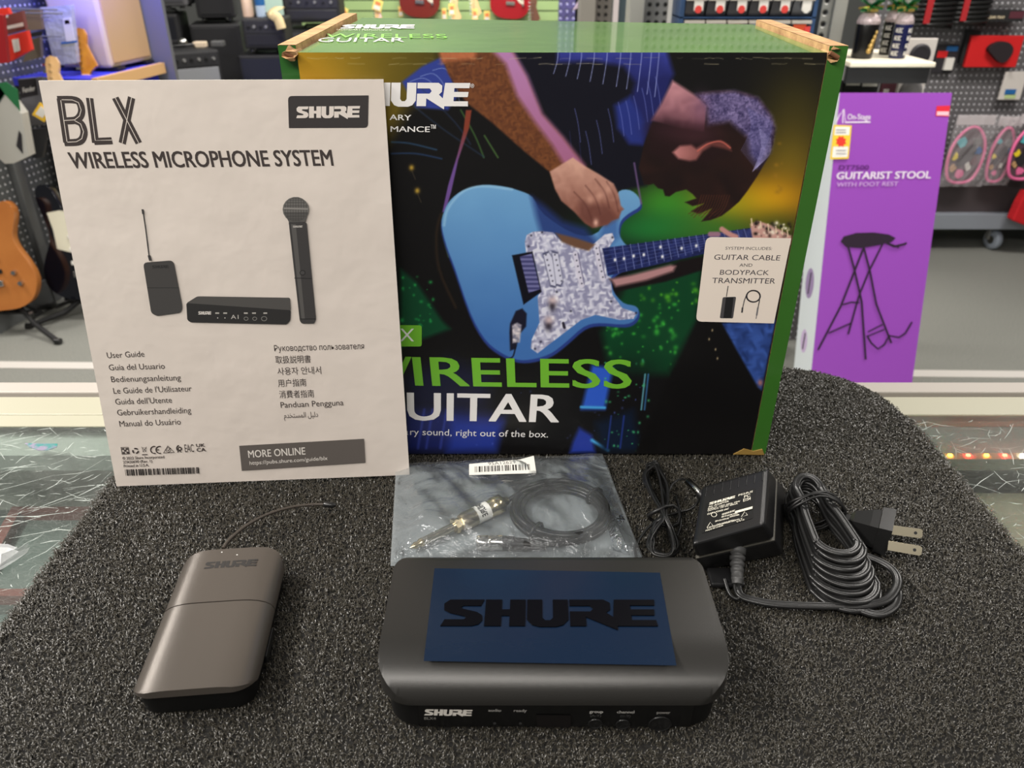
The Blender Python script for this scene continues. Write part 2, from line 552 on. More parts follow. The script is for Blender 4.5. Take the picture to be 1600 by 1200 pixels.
MB().box((-1.25, 0.7004, GZ - 0.03), (1.25, 0.7056, GZ - 0.004)).build('rail_groove', M['matte_black'], case)
m_in = mat('inside_grey_green', rgb(84, 100, 96), 0.6)
MB().box((-1.25, 0.02, 0.86), (1.25, 0.664, 0.88)).build('inner_shelf', m_in, case)
MB().box((-1.25, 0.02, 0.0), (1.25, 0.10, 0.86)).build('back_panel', m_in, case)
MB().box((-1.25, 0.664, 0.0), (1.25, 0.728, GZ - 0.031)).build('front_panel', mat('counter_front', rgb(200, 200, 190), 0.5), case)
MB().box((-1.25, 0.612, GZ - 0.030), (1.25, 0.6635, GZ - 0.0125)).build('inner_frame', mat('pale_grey_frame', rgb(176, 182, 174), 0.5), case)
MB().box((-1.25, 0.643, GZ + 0.0002), (-0.33, 0.6636, GZ + 0.0012)).build('cream_band', m_rail, case)  # cream band along the rail, only left of the mat

MB().box((0.25, 0.03, 0.940), (1.24, 0.61, 0.944)).build('glare_board', mat('pale_glare_board', rgb(226, 224, 198), 0.6), case)  # added pale board imitating the bright reflection on the glass here
# red rimmed tray lying inside the case, seen through the glass at the left
tray = root('display_tray', (-0.48, 0.42, 0.88), 'dull red-rimmed tray seen dimly through the scratched glass at the left of the mat', 'tray')
p0, p1, p2, p3 = (pz(*q, 0.90) for q in ((-60, 935), (20, 795), (260, 795), (200, 935)))
MB().hexa([Vector((q.x, q.y, 0.881)) for q in (p0, p3, p2, p1)] + [Vector((q.x, q.y, 0.892)) for q in (p0, p3, p2, p1)]).build('tray_base', mat('tray_grey', rgb(100, 110, 105), 0.6), tray)
cx_ = (p0 + p1 + p2 + p3) / 4
for q, r_ in ((p0, p1), (p1, p2), (p2, p3), (p3, p0)):
    ou = [q + (q - cx_) * 0.0, r_ + (r_ - cx_) * 0.0, r_ + (cx_ - r_) * 0.14, q + (cx_ - q) * 0.14]
    MB().hexa([Vector((t.x, t.y, 0.892)) for t in ou] + [Vector((t.x, t.y, 0.903)) for t in ou]).build('tray_rim', mat('dull_red', rgb(128, 70, 62), 0.5), tray, fix=True)

# strip of coloured LEDs under the glass at the right
led = root('led_strip', (0.55, 0.63, GZ - 0.012), 'strip of tiny red, green and white LEDs glowing under the glass right of the mat', 'light strip')
y_led = pz(1540, 716, GZ - 0.014).y
MB().box((0.37, y_led - 0.005, GZ - 0.0124), (0.86, y_led + 0.005, GZ - 0.0114)).build('strip_tape', mat('led_tape', rgb(190, 180, 150), 0.4), led)
lm = {c: mat('led_' + c, rgb(*v), 0.3, emit=(rgb(*v), e)) for c, v, e in (('red', (255, 40, 25), 60), ('green', (40, 255, 120), 22), ('white', (255, 235, 220), 50), ('amber', (255, 150, 40), 22))}
for i, c in enumerate(('green', 'green', 'amber', 'red', 'amber', 'red', 'white', 'red', 'red', 'white', 'red', 'red', 'white', 'green', 'red', 'red', 'amber', 'red')):
    x = 0.385 + i * 0.0175
    MB().box((x - 0.0019, y_led - 0.0013, GZ - 0.0114), (x + 0.0019, y_led + 0.0013, GZ - 0.0094)).build('led_bead', lm[c], led, bevel=0.0004)

# crumpled clear film and shiny sticker on the glass at the left
rd = random.Random(3)
m_film = bpy.data.materials.new('clear_film'); m_film.use_nodes = True
nt = m_film.node_tree; b_ = nt.nodes['Principled BSDF']
b_.inputs['Base Color'].default_value = (0.86, 0.88, 0.88, 1); b_.inputs['Roughness'].default_value = 0.18; b_.inputs['Alpha'].default_value = 0.42
fm = MB(); P = [(-40, 858), (-10, 849), (12, 850), (28, 856), (45, 849), (40, 858), (20, 872), (0, 884), (-30, 895)]
pts = [pz(x, y, GZ + 0.004 + rd.random() * 0.006) for x, y in P]
mid = pz(2, 866, GZ + 0.012)
fm.add(pts + [mid], [(i, (i + 1) % len(P), len(P)) for i in range(len(P))])
fm.add([p - Vector((0, 0, 0.0036)) for p in pts], [tuple(range(len(P)))])
o = fm.build('plastic_film', m_film, fix=True)
tag(o, 'scrap of crumpled clear plastic film lying on the glass at the left edge', 'plastic film')
m_holo = mat('holographic_foil', (0.7, 0.75, 0.85), 0.2, 0.8)
nt = m_holo.node_tree; tcn = nt.nodes.new('ShaderNodeTexCoord'); nn = nt.nodes.new('ShaderNodeTexNoise'); nn.inputs['Scale'].default_value = 120
rr = nt.nodes.new('ShaderNodeValToRGB'); rr.color_ramp.elements[0].color = (0.1, 0.8, 0.7, 1); rr.color_ramp.elements[1].color = (0.85, 0.75, 1, 1)
rr.color_ramp.elements[0].position = 0.35; rr.color_ramp.elements[1].position = 0.6
nt.links.new(tcn.outputs['Object'], nn.inputs['Vector']); nt.links.new(nn.outputs[0], rr.inputs[0]); nt.links.new(rr.outputs[0], nt.nodes['Principled BSDF'].inputs['Base Color'])
q = [pz(x, y, GZ) for x, y in ((39, 693), (90, 694), (89, 699), (74, 704), (60, 704), (46, 699))]
o = MB().prism([(p.x, p.y) for p in q], lambda u, v: (u, v, GZ), lambda u, v: (u, v, GZ + 0.0006)).build('foil_sticker', m_holo)
tag(o, 'tiny torn holographic foil sticker on the glass left of the booklet', 'sticker')

# ------------------------------------------------------------------ black fibre mat
mat_root = root('display_mat', (0.02, 0.42, GZ), 'large dark fibrous mat covering the counter under all the boxed gear', 'mat')
m_mat = mat('mat_core', rgb(22, 21, 19), 0.95)
m_pile = mat('mat_fibre', rgb(56, 53, 46), 0.33, spec=0.5)
MX0, MX1, MY0, MY1 = -0.3135, 0.3525, 0.13, 0.681
outline = arc_round([(MX0, MY0), (MX1, MY0), (MX1, MY1), (MX0, MY1)], [0.02, 0.02, 0.10, 0.06], 8)
MB().prism(outline, lambda u, v: (u, v, GZ + 0.0045), lambda u, v: (u, v, MZ - 0.0036)).build('mat_core', m_mat, mat_root)


def fibres(n, seed):
    rs = np.random.RandomState(seed)
    x = rs.uniform(MX0, MX1, n); y = MY0 + 0.012 + (MY1 - MY0 - 0.012) * rs.uniform(0, 1, n) ** 1.15
    z = MZ - 0.0036 + rs.uniform(0, 0.0008, n)
    # rounded back corners
    for cx, cy, r, sg in ((MX1 - 0.10, MY1 - 0.10, 0.10, 1), (MX0 + 0.06, MY1 - 0.06, 0.06, -1)):
        dx, dy = (x - cx) * sg, y - cy
        d = np.hypot(dx, dy); bad = (dx > 0) & (dy > 0) & (d > r)
        k = np.where(bad, r / np.maximum(d, 1e-9), 1.0) * np.where(bad, rs.uniform(0.9, 1.0, n), 1.0)
        x = np.where(bad, cx + (x - cx) * k, x); y = np.where(bad, cy + (y - cy) * k, y)
    ne = n // 16                                       # shaggy rim along the three visible edges
    t = rs.uniform(0, 1, ne); w = rs.randint(0, 3, ne)
    ex = np.where(w == 0, MX0, np.where(w == 1, MX1, MX0 + 0.06 + t * (MX1 - MX0 - 0.16)))
    ey = np.where(w == 2, MY1, MY0 + 0.07 + t * (MY1 - 0.17 - MY0 + 0.0))
    x[:ne] = ex; y[:ne] = ey; z[:ne] = MZ - rs.uniform(0.002, 0.012, ne)
    az = rs.uniform(0, 2 * np.pi, n); ln = rs.uniform(0.0016, 0.0042, n) * (0.7 + 0.6 * (y - 0.2) / 0.5); hgt = rs.uniform(0.0008, 0.0032, n)
    ln[:ne] *= 1.6
    wd = rs.uniform(0.00016, 0.00034, n) * (0.75 + 0.7 * (y - 0.2) / 0.5)
    dx, dy = np.cos(az), np.sin(az); px_, py2 = -dy * wd, dx * wd
    V = np.zeros((n, 6, 3), np.float32)
    for k, (s, hh) in enumerate(((0, 0), (0.45, 1.0), (1.0, 0.62))):
        bend = rs.uniform(-0.3, 0.3, n) * s
        bx = x + (dx - dy * bend) * ln * s; by = y + (dy + dx * bend) * ln * s; bz = z + hgt * hh
        tw = rs.uniform(-0.6, 0.6, n) * wd
        V[:, 2 * k, 0] = bx - px_; V[:, 2 * k, 1] = by - py2; V[:, 2 * k, 2] = bz - tw
        V[:, 2 * k + 1, 0] = bx + px_; V[:, 2 * k + 1, 1] = by + py2; V[:, 2 * k + 1, 2] = bz + tw
    off = np.array(wloc(mat_root), np.float32)
    V = (V - off).reshape(-1, 3)
    b = (np.arange(n) * 6)[:, None]
    F = np.concatenate([b + np.array([0, 1, 3, 2]), b + np.array([2, 3, 5, 4])], axis=1).astype(np.int32).ravel()
    me = bpy.data.meshes.new('pile')
    me.vertices.add(len(V)); me.vertices.foreach_set('co', V.ravel())
    me.loops.add(len(F)); me.loops.foreach_set('vertex_index', F)
    me.polygons.add(2 * n); me.polygons.foreach_set('loop_start', np.arange(2 * n, dtype=np.int32) * 4)
    me.polygons.foreach_set('loop_total', np.full(2 * n, 4, np.int32))
    me.materials.append(m_pile); me.update(calc_edges=True); me.validate()
    o = bpy.data.objects.new('pile', me); COL.objects.link(o); o.parent = mat_root
    o['kind'] = 'stuff'
    return o


fibres(235000, 5)

# ================================================================== carton with the guitarist picture
P0 = pm(1172, 709)
LEAN = math.radians(1.1)
BV = Vector((0, -math.sin(LEAN), math.cos(LEAN))); BD = Vector((0, math.cos(LEAN), math.sin(LEAN)))
SB = Surf(P0, (1, 0, 0), BV)
U0 = SB.px(464, 83)[0]; U1 = (SB.px(1292, 86)[0] + 0) / 2; V1 = SB.px(700, 82)[1]


def bx(u, d, v): return P0 + Vector((u, 0, 0)) + BV * v + BD * d


def bbox(mb, u0, u1, d0, d1, v0, v1, mi=0):
    return mb.hexa([bx(u0, d0, v0), bx(u1, d0, v0), bx(u1, d1, v0), bx(u0, d1, v0), bx(u0, d0, v1), bx(u1, d0, v1), bx(u1, d1, v1), bx(u0, d1, v1)], mi)


ZT = bx(0, 0, V1).z
DL, DR = pz(516, 37, ZT).y - bx(0, 0, V1).y, pz(1241, 46, ZT).y - bx(0, 0, V1).y
DEP = min(DL, DR)
carton = root('product_carton', bx((U0 + U1) / 2, DEP / 2, 0), 'large green carton printed with a guitarist playing a pale blue guitar', 'box')
m_green = mat('green_print', rgb(54, 106, 36), 0.35, coat=0.2, bump=(14, 0.12, 0.01))
m_green_shaded = mat('shaded_green_print', rgb(40, 92, 34), 0.35, coat=0.2, bump=(14, 0.12, 0.01))  # darker copy of the green: shade on the left wall painted in
m_kraft = mat('raw_cardboard', rgb(205, 165, 115), 0.85, noise=(90, rgb(165, 125, 85), 0.2), bump=(260, 0.4, 0.002))
MB().hexa([bx(U0, 0.0012, 0), bx(U1, 0.0012, 0), bx(U1, DR, 0), bx(U0, DL, 0), bx(U0, 0.0012, V1 - 0.0022), bx(U1, 0.0012, V1 - 0.0022), bx(U1, DR, V1 - 0.0022), bx(U0, DL, V1 - 0.0022)]).build('carton_body', m_green, carton)
T = MB()
T.hexa([bx(U0, 0.0002, V1 - 0.002), bx(U1, 0.0002, V1 - 0.002), bx(U1 - 0.002, DR, V1 - 0.002), bx(U0 + 0.004, DL, V1 - 0.002),
        bx(U0, 0.0002, V1), bx(U1, 0.0002, V1), bx(U1 - 0.002, DR, V1 + 0.0005), bx(U0 + 0.004, DL, V1 + 0.0005)])
T.build('top_panel', mat('green_top_print', rgb(84, 124, 62), 0.26, coat=0.5, noise=(5, rgb(108, 158, 66), 0.2), bump=(25, 0.25, 0.004)), carton)
for nm, ua, ub, dd in (('left', U0 - 0.0125, U0 - 0.0012, 0.004), ('right', U1 + 0.0008, U1 + 0.0125, 0.0)):
    w_ = MB(); DEP = (DL if nm == 'left' else DR) - 0.002
    bbox(w_, ua, ub, dd, DEP + 0.004, 0.0, V1 + 0.0036, 0)
    n_ = len(w_.f)
    w_.add([bx(ua, dd, V1 + 0.0039), bx(ub, dd, V1 + 0.0039), bx(ub, DEP + 0.004, V1 + 0.0039), bx(ua, DEP + 0.004, V1 + 0.0039)], [(0, 1, 2, 3)], 1)
    w_.mi[1] = 1; w_.mi[3 if nm == 'left' else 5] = 1
    o = w_.build('side_wall', [m_green_shaded if nm == 'left' else m_green, m_kraft], carton)
# torn brown corners
rd = random.Random(9)
for cu_, cv_ in ((U0 - 0.004, V1 - 0.001), (U1 + 0.004, V1 - 0.001)):
    t_ = MB(); pl = []
    for k in range(11):
        an = 6.283 * k / 11
        r_ = 0.0044 * rd.uniform(0.65, 1.25)
        pl.append((cu_ + 1.2 * r_ * math.cos(an), cv_ + 0.95 * r_ * math.sin(an)))
    t_.prism(pl, lambda u, v: bx(u, 0.012, v), lambda u, v: bx(u, -0.0016 + 0.0022 * math.sin(900 * u), v))
    t_.build('torn_corner', m_kraft, carton, fix=True)
    MB().tube([bx(cu_ + 0.003, -0.0012, cv_ - 0.002), bx(cu_ - 0.003, -0.0014, cv_ + 0.001)], 0.0016, 6).build('torn_flute', mat('brown_flute', rgb(120, 78, 50), 0.9), carton)
t_ = MB().prism([(U1 - 0.014, 0.0), (U1 + 0.0115, -0.0005), (U1 + 0.009, 0.005), (U1 + 0.002, 0.003), (U1 - 0.006, 0.0055)], lambda u, v: bx(u, 0.004, v), lambda u, v: bx(u, -0.001, v))
t_.build('torn_corner', mat('gold_frayed_card', rgb(150, 120, 60), 0.6), carton, fix=True)

# ---- the printed picture: one fine mesh whose faces carry the printed colours
gu, gv = 700, 630
uu = np.linspace(U0, U1, gu); vv = np.linspace(0, V1, gv)
G = np.stack(np.meshgrid(uu, vv), -1).reshape(-1, 2)
PT = np.array(P0) + G[:, :1] * np.array([1, 0, 0]) + G[:, 1:] * np.array(BV) - 0.0002 * np.array(BD)
GX, GY = proj_np(PT)
ART = np.zeros((len(G), 3), np.float64) + np.array([15, 14, 15])


def vnoise(x, y, sc, seed):
    rs = np.random.RandomState(seed); tb = rs.rand(64, 64)
    x, y = x * 0.83 + y * 0.56, y * 0.83 - x * 0.56
    x = x / sc + 0.35 * np.sin(y / sc * 2.1 + seed); y = y / sc + 0.35 * np.sin(x * 1.9 + 1.3)
    xi = np.floor(x).astype(int); yi = np.floor(y).astype(int); fx = x - xi; fy = y - yi
    fx = fx * fx * (3 - 2 * fx); fy = fy * fy * (3 - 2 * fy)
    g = lambda i, j: tb[(xi + i) % 64, (yi + j) % 64]
    return (g(0, 0) * (1 - fx) + g(1, 0) * fx) * (1 - fy) + (g(0, 1) * (1 - fx) + g(1, 1) * fx) * fy


def paint(idx, alpha, col):
    x, y = GX[idx], GY[idx]
    c = col(x, y) if callable(col) else np.array(col, float)[None, :]
    ART[idx] = ART[idx] * (1 - alpha[:, None]) + c * alpha[:, None]


def apoly(poly, col, soft=1.2, k=1.0, sm=0):
    if sm: poly = [(p.x, p.y) for p in smooth_path([(a, b, 0) for a, b in poly], sm, True)]
    P = np.array(poly, float)
    m = soft + 1
    idx = np.nonzero((GX > P[:, 0].min() - m) & (GX < P[:, 0].max() + m) & (GY > P[:, 1].min() - m) & (GY < P[:, 1].max() + m))[0]
    if not len(idx): return
    x, y = GX[idx], GY[idx]
    ins = np.zeros(len(idx), bool); d2 = np.full(len(idx), 1e9)
    for i in range(len(P)):
        (x0, y0), (x1, y1) = P[i - 1], P[i]
        if y0 != y1:
            c = ((y0 > y) != (y1 > y)) & (x < (x1 - x0) * (y - y0) / (y1 - y0) + x0); ins ^= c
        ex, ey = x1 - x0, y1 - y0; L2 = ex * ex + ey * ey + 1e-9
        t = np.clip(((x - x0) * ex + (y - y0) * ey) / L2, 0, 1)
        d2 = np.minimum(d2, (x - x0 - t * ex) ** 2 + (y - y0 - t * ey) ** 2)
    sd = np.sqrt(d2) * np.where(ins, 1, -1)
    paint(idx, k * np.clip(0.5 + sd / (2 * soft), 0, 1), col)


def astroke(pts, w, col, soft=0.7, k=1.0, sm=4):
    if sm and len(pts) > 2: pts = [(p.x, p.y) for p in smooth_path([(a, b, 0) for a, b in pts], sm)]
    P = np.array(pts, float); m = w + soft + 1
    idx = np.nonzero((GX > P[:, 0].min() - m) & (GX < P[:, 0].max() + m) & (GY > P[:, 1].min() - m) & (GY < P[:, 1].max() + m))[0]
    if not len(idx): return
    x, y = GX[idx], GY[idx]; d2 = np.full(len(idx), 1e9)
    for i in range(1, len(P)):
        (x0, y0), (x1, y1) = P[i - 1], P[i]
        ex, ey = x1 - x0, y1 - y0; L2 = ex * ex + ey * ey + 1e-9
        t = np.clip(((x - x0) * ex + (y - y0) * ey) / L2, 0, 1)
        d2 = np.minimum(d2, (x - x0 - t * ex) ** 2 + (y - y0 - t * ey) ** 2)
    paint(idx, k * np.clip(0.5 + (w / 2 - np.sqrt(d2)) / (2 * soft), 0, 1), col)


def ablob(cx, cy, rx, ry, col, k=1.0):
    idx = np.nonzero((abs(GX - cx) < 3 * rx) & (abs(GY - cy) < 3 * ry))[0]
    if not len(idx): return
    a = k * np.exp(-(((GX[idx] - cx) / rx) ** 2 + ((GY[idx] - cy) / ry) ** 2))
    paint(idx, a, col)


def mixc(a, b, t): return np.array(a, float)[None, :] * (1 - t[:, None]) + np.array(b, float)[None, :] * t[:, None]


def dots(x0, y0, x1, y1, n, col, r, seed, k=0.8):
    rd = random.Random(seed)
    for _ in range(n):
        q = r * rd.uniform(0.5, 1.4)
        ablob(rd.uniform(x0, x1), rd.uniform(y0, y1), q, q * rd.uniform(0.7, 1.3), col, k * rd.uniform(0.4, 1))


# stage light behind the player
apoly([(440, 60), (690, 60), (690, 150), (640, 165), (600, 230), (440, 300)], lambda x, y: mixc((150, 122, 30), (70, 62, 20), np.clip((x - 480) / 220, 0, 1)), 14)
ablob(480, 125, 60, 60, (176, 128, 28), 0.6)
ablob(1245, 170, 60, 70, (58, 52, 18), 0.8)
ablob(1235, 250, 60, 60, (110, 92, 22), 0.85)
ablob(1200, 312, 80, 42, (214, 150, 18), 0.95)
ablob(1120, 318, 70, 34, (170, 160, 24), 0.9)
ablob(1040, 318, 60, 40, (60, 140, 40), 0.9)
ablob(1020, 358, 90, 30, (28, 118, 52), 0.85)
ablob(1120, 362, 70, 26, (60, 120, 40), 0.7)
ablob(1215, 360, 40, 30, (70, 84, 24), 0.7)
# amplifiers with green lamps
apoly([(985, 430), (1100, 400), (1090, 500), (1045, 585), (955, 590), (940, 520)], (10, 62, 34), 8)
apoly([(626, 420), (650, 440), (690, 500), (704, 514), (660, 530), (626, 545)], (12, 66, 40), 4)
dots(628, 430, 680, 520, 26, (40, 170, 80), 2.2, 1)
dots(945, 470, 1060, 570, 60, (60, 176, 60), 3.0, 2)
dots(1000, 440, 1095, 475, 26, (90, 180, 40), 3.0, 3, 0.7)
ablob(985, 600, 50, 40, (16, 16, 18), 0.8)
# blue drum kit below
apoly([(630, 590), (700, 560), (770, 585), (760, 640), (640, 640)], (18, 20, 46), 14)
apoly([(632, 640), (720, 640), (790, 650), (770, 705), (632, 708)], (26, 34, 92), 10)
apoly([(705, 655), (785, 660), (775, 704), (700, 706)], (36, 54, 142), 9)
for x in (655, 668, 690): astroke([(x + 8, 640), (x - 2, 700)], 3, (60, 74, 170), 2, 0.7)
apoly([(925, 570), (958, 575), (945, 640), (908, 640)], (44, 88, 196), 4)
astroke([(908, 636), (945, 637)], 4, (70, 160, 220), 1.5)
apoly([(895, 690), (905, 668), (925, 680), (930, 707), (890, 708)], (36, 56, 150), 4)
astroke([(925, 688), (950, 703)], 5, (70, 160, 220), 2)
apoly([(930, 660), (990, 640), (1000, 706), (940, 706)], (14, 26, 46), 8)
for x, c in ((1008, (110, 190, 210)), (1013, (60, 120, 180)), (955, (40, 60, 140)), (975, (40, 60, 150))): astroke([(x, 585 if x > 1000 else 650), (x - 6, 640 if x > 1000 else 700)], 2.4, c, 1.2, 0.8)
dots(945, 560, 1015, 705, 34, (70, 190, 120), 1.7, 5)
dots(640, 600, 1000, 700, 24, (90, 110, 200), 1.4, 6, 0.6)
# trousers in front, denim at the right
apoly([(1100, 500), (1090, 500), (1062, 560), (1046, 590), (1020, 650), (990, 712), (1180, 712), (1186, 610), (1150, 540), (1128, 505)], (13, 12, 13), 3)
apoly([(1128, 505), (1212, 500), (1190, 610), (1184, 605), (1150, 545)], lambda x, y: mixc((30, 50, 104), (58, 90, 168), vnoise(x, y, 7, 4)), 2)
ablob(1188, 598, 4, 5, (170, 110, 100), 0.9)
for p in ((1113, 516), (1108, 530), (1118, 546), (1121, 560)): ablob(*p, 1.4, 2.2, (190, 170, 130), 0.8)
# shirt: dark with blue sheen and thin pale stripes
apoly([(690, 75), (1040, 75), (1053, 112), (1038, 160), (1008, 224), (1000, 262), (1010, 290), (960, 300), (930, 268), (860, 190), (800, 80)], (14, 14, 26), 4)
shirt = lambda x, y: mixc((58, 66, 158), (30, 34, 92), np.clip((y - 75) / 60 + 0.3 * vnoise(x, y, 14, 2), 0, 1))
apoly([(871, 70), (1039, 70), (1053, 115), (1041, 150), (1006, 226), (982, 224), (968, 196), (985, 158), (992, 130), (975, 104), (930, 96), (871, 98)], shirt, 5)
apoly([(960, 165), (985, 150), (1006, 190), (1004, 225), (985, 224), (965, 200)], (36, 48, 122), 5)
apoly([(628, 128), (659, 104), (688, 90), (700, 108), (716, 150), (700, 172), (650, 168)], (48, 62, 140), 2.5)
for dx in (0, 17, 36, 58): astroke([(640 + dx, 128 - dx * 0.5), (660 + dx, 122 - dx * 0.4), (676 + dx, 132), (682 + dx, 160)], 1.0, (150, 170, 220), 0.8, 0.65)
for i, x in enumerate((872, 891, 909, 929, 949, 970, 986, 1003, 1018, 1030)):
    astroke([(x, 74), (x - 1, 94), (x - 7, 115 + 4 * i)], 1.1, (170, 180, 235), 0.8, 0.75)
for x0, y0 in ((898, 170), (915, 205), (932, 188), (950, 170), (966, 160), (978, 158), (990, 150), (1003, 138), (1012, 128), (1024, 120)):
    astroke([(x0, y0), (x0 + 5, y0 + 22), (x0 + 9, y0 + 52)], 1.0, (120, 130, 205), 0.8, 0.6)
for x0, y0 in ((855, 215), (872, 222), (890, 205), (905, 220)): astroke([(x0, y0), (x0 + 6, y0 + 50), (x0 + 14, y0 + 75)], 0.9, (60, 62, 120), 0.8, 0.5)
# light streaks at the left
for p, c in (([(612, 222), (640, 224), (682, 234)], (60, 110, 160)), ([(612, 240), (650, 240), (690, 248)], (50, 90, 150)), ([(720, 172), (742, 212), (756, 246)], (90, 150, 70)), ([(757, 212), (778, 246)], (110, 170, 80)), ([(640, 160), (690, 200), (756, 245)], (40, 60, 90)), ([(660, 140), (710, 190), (735, 225)], (40, 56, 90))):
    astroke(p, 2.0, c, 1.5, 0.6)
for x, y in ((643, 262), (652, 298)): ablob(x, y, 4, 4.5, (196, 160, 60), 0.9); astroke([(x + 1, y + 6), (x + 6, y + 18)], 1.2, (90, 80, 60), 1, 0.6)
# strap
apoly([(728, 172), (737, 172), (733, 200), (716, 250), (705, 300), (696, 330), (691, 332), (700, 290), (715, 240), (724, 205)], lambda x, y: mixc((126, 56, 40), (104, 74, 140), np.clip((y - 200) / 60, 0, 1)), 1.2)
astroke([(689, 335), (682, 365), (686, 420), (712, 480)], 4, (44, 32, 22), 2, 0.8)
astroke([(694, 336), (693, 360), (702, 400)], 4, (92, 130, 40), 2, 0.8)
# guitar body
GB = [(690, 352), (694, 330), (704, 312), (724, 297), (754, 289), (785, 291), (812, 298), (832, 308), (850, 335), (900, 366), (935, 362), (960, 318), (967, 299), (984, 297), (998, 308), (1000, 322), (982, 334), (970, 346), (967, 364), (974, 378), (985, 392), (975, 415), (956, 432), (958, 454), (974, 473), (992, 478), (998, 486), (992, 500), (975, 507), (936, 505), (912, 511), (885, 534), (861, 552), (834, 561), (808, 562), (781, 550), (757, 529), (735, 489), (711, 420), (698, 385)]
apoly([(x + (2 if x > 800 else -1), y + 5) for x, y in GB], (40, 60, 130), 1.5, 1.0, 3)
apoly(GB, lambda x, y: mixc((108, 160, 204), (62, 108, 172), np.clip((y - 300) / 240 + 0.06 * vnoise(x, y, 30, 8), 0, 1)), 1.2, 1.0, 3)
astroke([(694, 352), (700, 326), (724, 299), (754, 291), (800, 296)], 3, (166, 208, 230), 2, 0.6)
apoly([(830, 306), (850, 320), (880, 345), (915, 356), (935, 380), (910, 395), (870, 375), (846, 366), (838, 340)], (34, 52, 112), 6, 0.85)
apoly([(944, 345), (966, 340), (966, 372), (950, 388), (936, 372)], (50, 84, 150), 5, 0.6)
# arm and hand
ARM = [(683, 70), (797, 70), (808, 92), (822, 118), (846, 177), (880, 215), (913, 259), (930, 272), (900, 300), (870, 300), (859, 269), (821, 238), (769, 192), (728, 160), (700, 115)]
apoly(ARM, lambda x, y: mixc((128, 78, 44), (88, 50, 32), np.clip(0.2 + vnoise(x, y, 4, 3) * 0.8, 0, 1)), 2)
apoly([(684, 76), (745, 76), (742, 92), (700, 95), (690, 100)], (206, 120, 80), 4, 0.7)
apoly([(762, 72), (797, 72), (810, 94), (824, 118), (848, 178), (880, 214), (914, 258), (908, 276), (884, 262), (862, 226), (835, 190), (808, 150), (790, 100)], lambda x, y: mixc((178, 126, 176), (160, 96, 130), np.clip((y - 75) / 200, 0, 1)), 5)
HAND = [(859, 268), (867, 295), (877, 314), (897, 331), (914, 349), (926, 356), (937, 354), (949, 351), (956, 345), (967, 341), (971, 330), (975, 327), (970, 321), (966, 302), (959, 287), (936, 272), (913, 259), (895, 246)]
apoly(HAND, lambda x, y: mixc((206, 158, 140), (126, 78, 66), np.clip((y - 255) / 85 + 0.25 * (vnoise(x, y, 8, 9) - 0.5), 0, 1)), 1.6)
apoly([(905, 312), (930, 318), (950, 322), (964, 342), (948, 352), (925, 356), (905, 338)], (96, 56, 50), 5, 0.6)
for p in ([(930, 280), (945, 300), (952, 325)], [(915, 290), (930, 310), (938, 335)], [(948, 284), (960, 305), (966, 330)], [(897, 300), (915, 320), (925, 345)]): astroke(p, 1.6, (82, 44, 40), 1.6, 0.6)
for x, y in ((950, 296), (937, 305), (922, 312)): ablob(x, y, 6, 7, (214, 164, 144), 0.6)
ablob(931, 348, 4, 6, (226, 178, 160), 0.9)
# pickguard and hardware
PG = [(823, 367), (833, 362), (846, 361), (864, 363), (876, 376), (897, 384), (918, 391), (931, 378), (945, 366), (957, 364), (960, 374), (951, 388), (944, 392), (949, 430), (954, 433), (957, 460), (972, 481), (995, 489), (990, 498), (969, 500), (930, 492), (908, 500), (870, 529), (840, 552), (829, 544), (831, 530), (843, 504), (840, 464), (844, 456), (837, 414), (822, 394), (820, 378)]
apoly(PG, lambda x, y: mixc((142, 142, 172), (216, 216, 232), np.clip((vnoise(x, y, 4.5, 11) - 0.25) * 1.7, 0, 1)), 1.0)
apoly([(868, 364), (900, 372), (930, 382), (920, 392), (897, 386), (878, 378)], (112, 76, 50), 2, 0.9)
for p in (([(848, 396), (857, 392), (862, 400), (872, 440), (868, 450), (860, 448)]), ([(862, 392), (872, 394), (880, 440), (876, 448), (869, 446)])):
    apoly(p, (70, 72, 100), 1.5); apoly([(x * 0.94 + 0.06 * p[3][0] - 0.3, y * 0.9 + 0.1 * 420) for x, y in p], (206, 206, 224), 1)
for i in range(6):
    for ox, oy in ((853, 398), (867, 398)): ablob(ox + i * 2.1, oy + i * 8.2, 1.4, 1.4, (60, 60, 80), 0.9)
for ox, oy, n in ((899, 396, 6), (932, 386, 6)):
    astroke([(ox, oy), (ox + 4, oy + 24), (ox + 10, oy + 50)], 8, (214, 210, 226), 1.2, 0.9)
    astroke([(ox + 4, oy), (ox + 9, oy + 24), (ox + 14, oy + 48)], 1.2, (80, 76, 110), 1, 0.8)
    for i in range(n): ablob(ox + i * 2, oy + 2 + i * 9, 1.3, 1.3, (50, 50, 70), 0.9)
apoly([(800, 399), (832, 393), (846, 456), (818, 476)], (14, 14, 24), 1.2)
apoly([(812, 401), (831, 396), (844, 452), (826, 458)], lambda x, y: mixc((112, 112, 160), (62, 62, 108), np.clip(np.sin((y - 400) * 0.9) * 0.5 + 0.5, 0, 1)), 1)
for x, y in ((864, 472), (858, 503)):
    ablob(x - 1, y + 5, 6, 9, (40, 34, 44), 0.95); ablob(x, y - 3, 7, 6, (206, 184, 186), 0.95); ablob(x + 6, y - 6, 3, 3, (236, 230, 236), 0.9)
for x, y in ((830, 368), (847, 363), (957, 371), (881, 510), (845, 534), (836, 545), (870, 456), (994, 489), (955, 471), (892, 486), (826, 385)): ablob(x, y, 1.8, 1.8, (40, 40, 60), 0.95)
astroke([(882, 512), (880, 505)], 4, (40, 36, 50), 1)
apoly([(797, 506), (806, 486), (816, 482), (823, 490), (822, 510), (812, 522), (806, 545), (797, 548), (796, 520)], (24, 24, 40), 1.5)
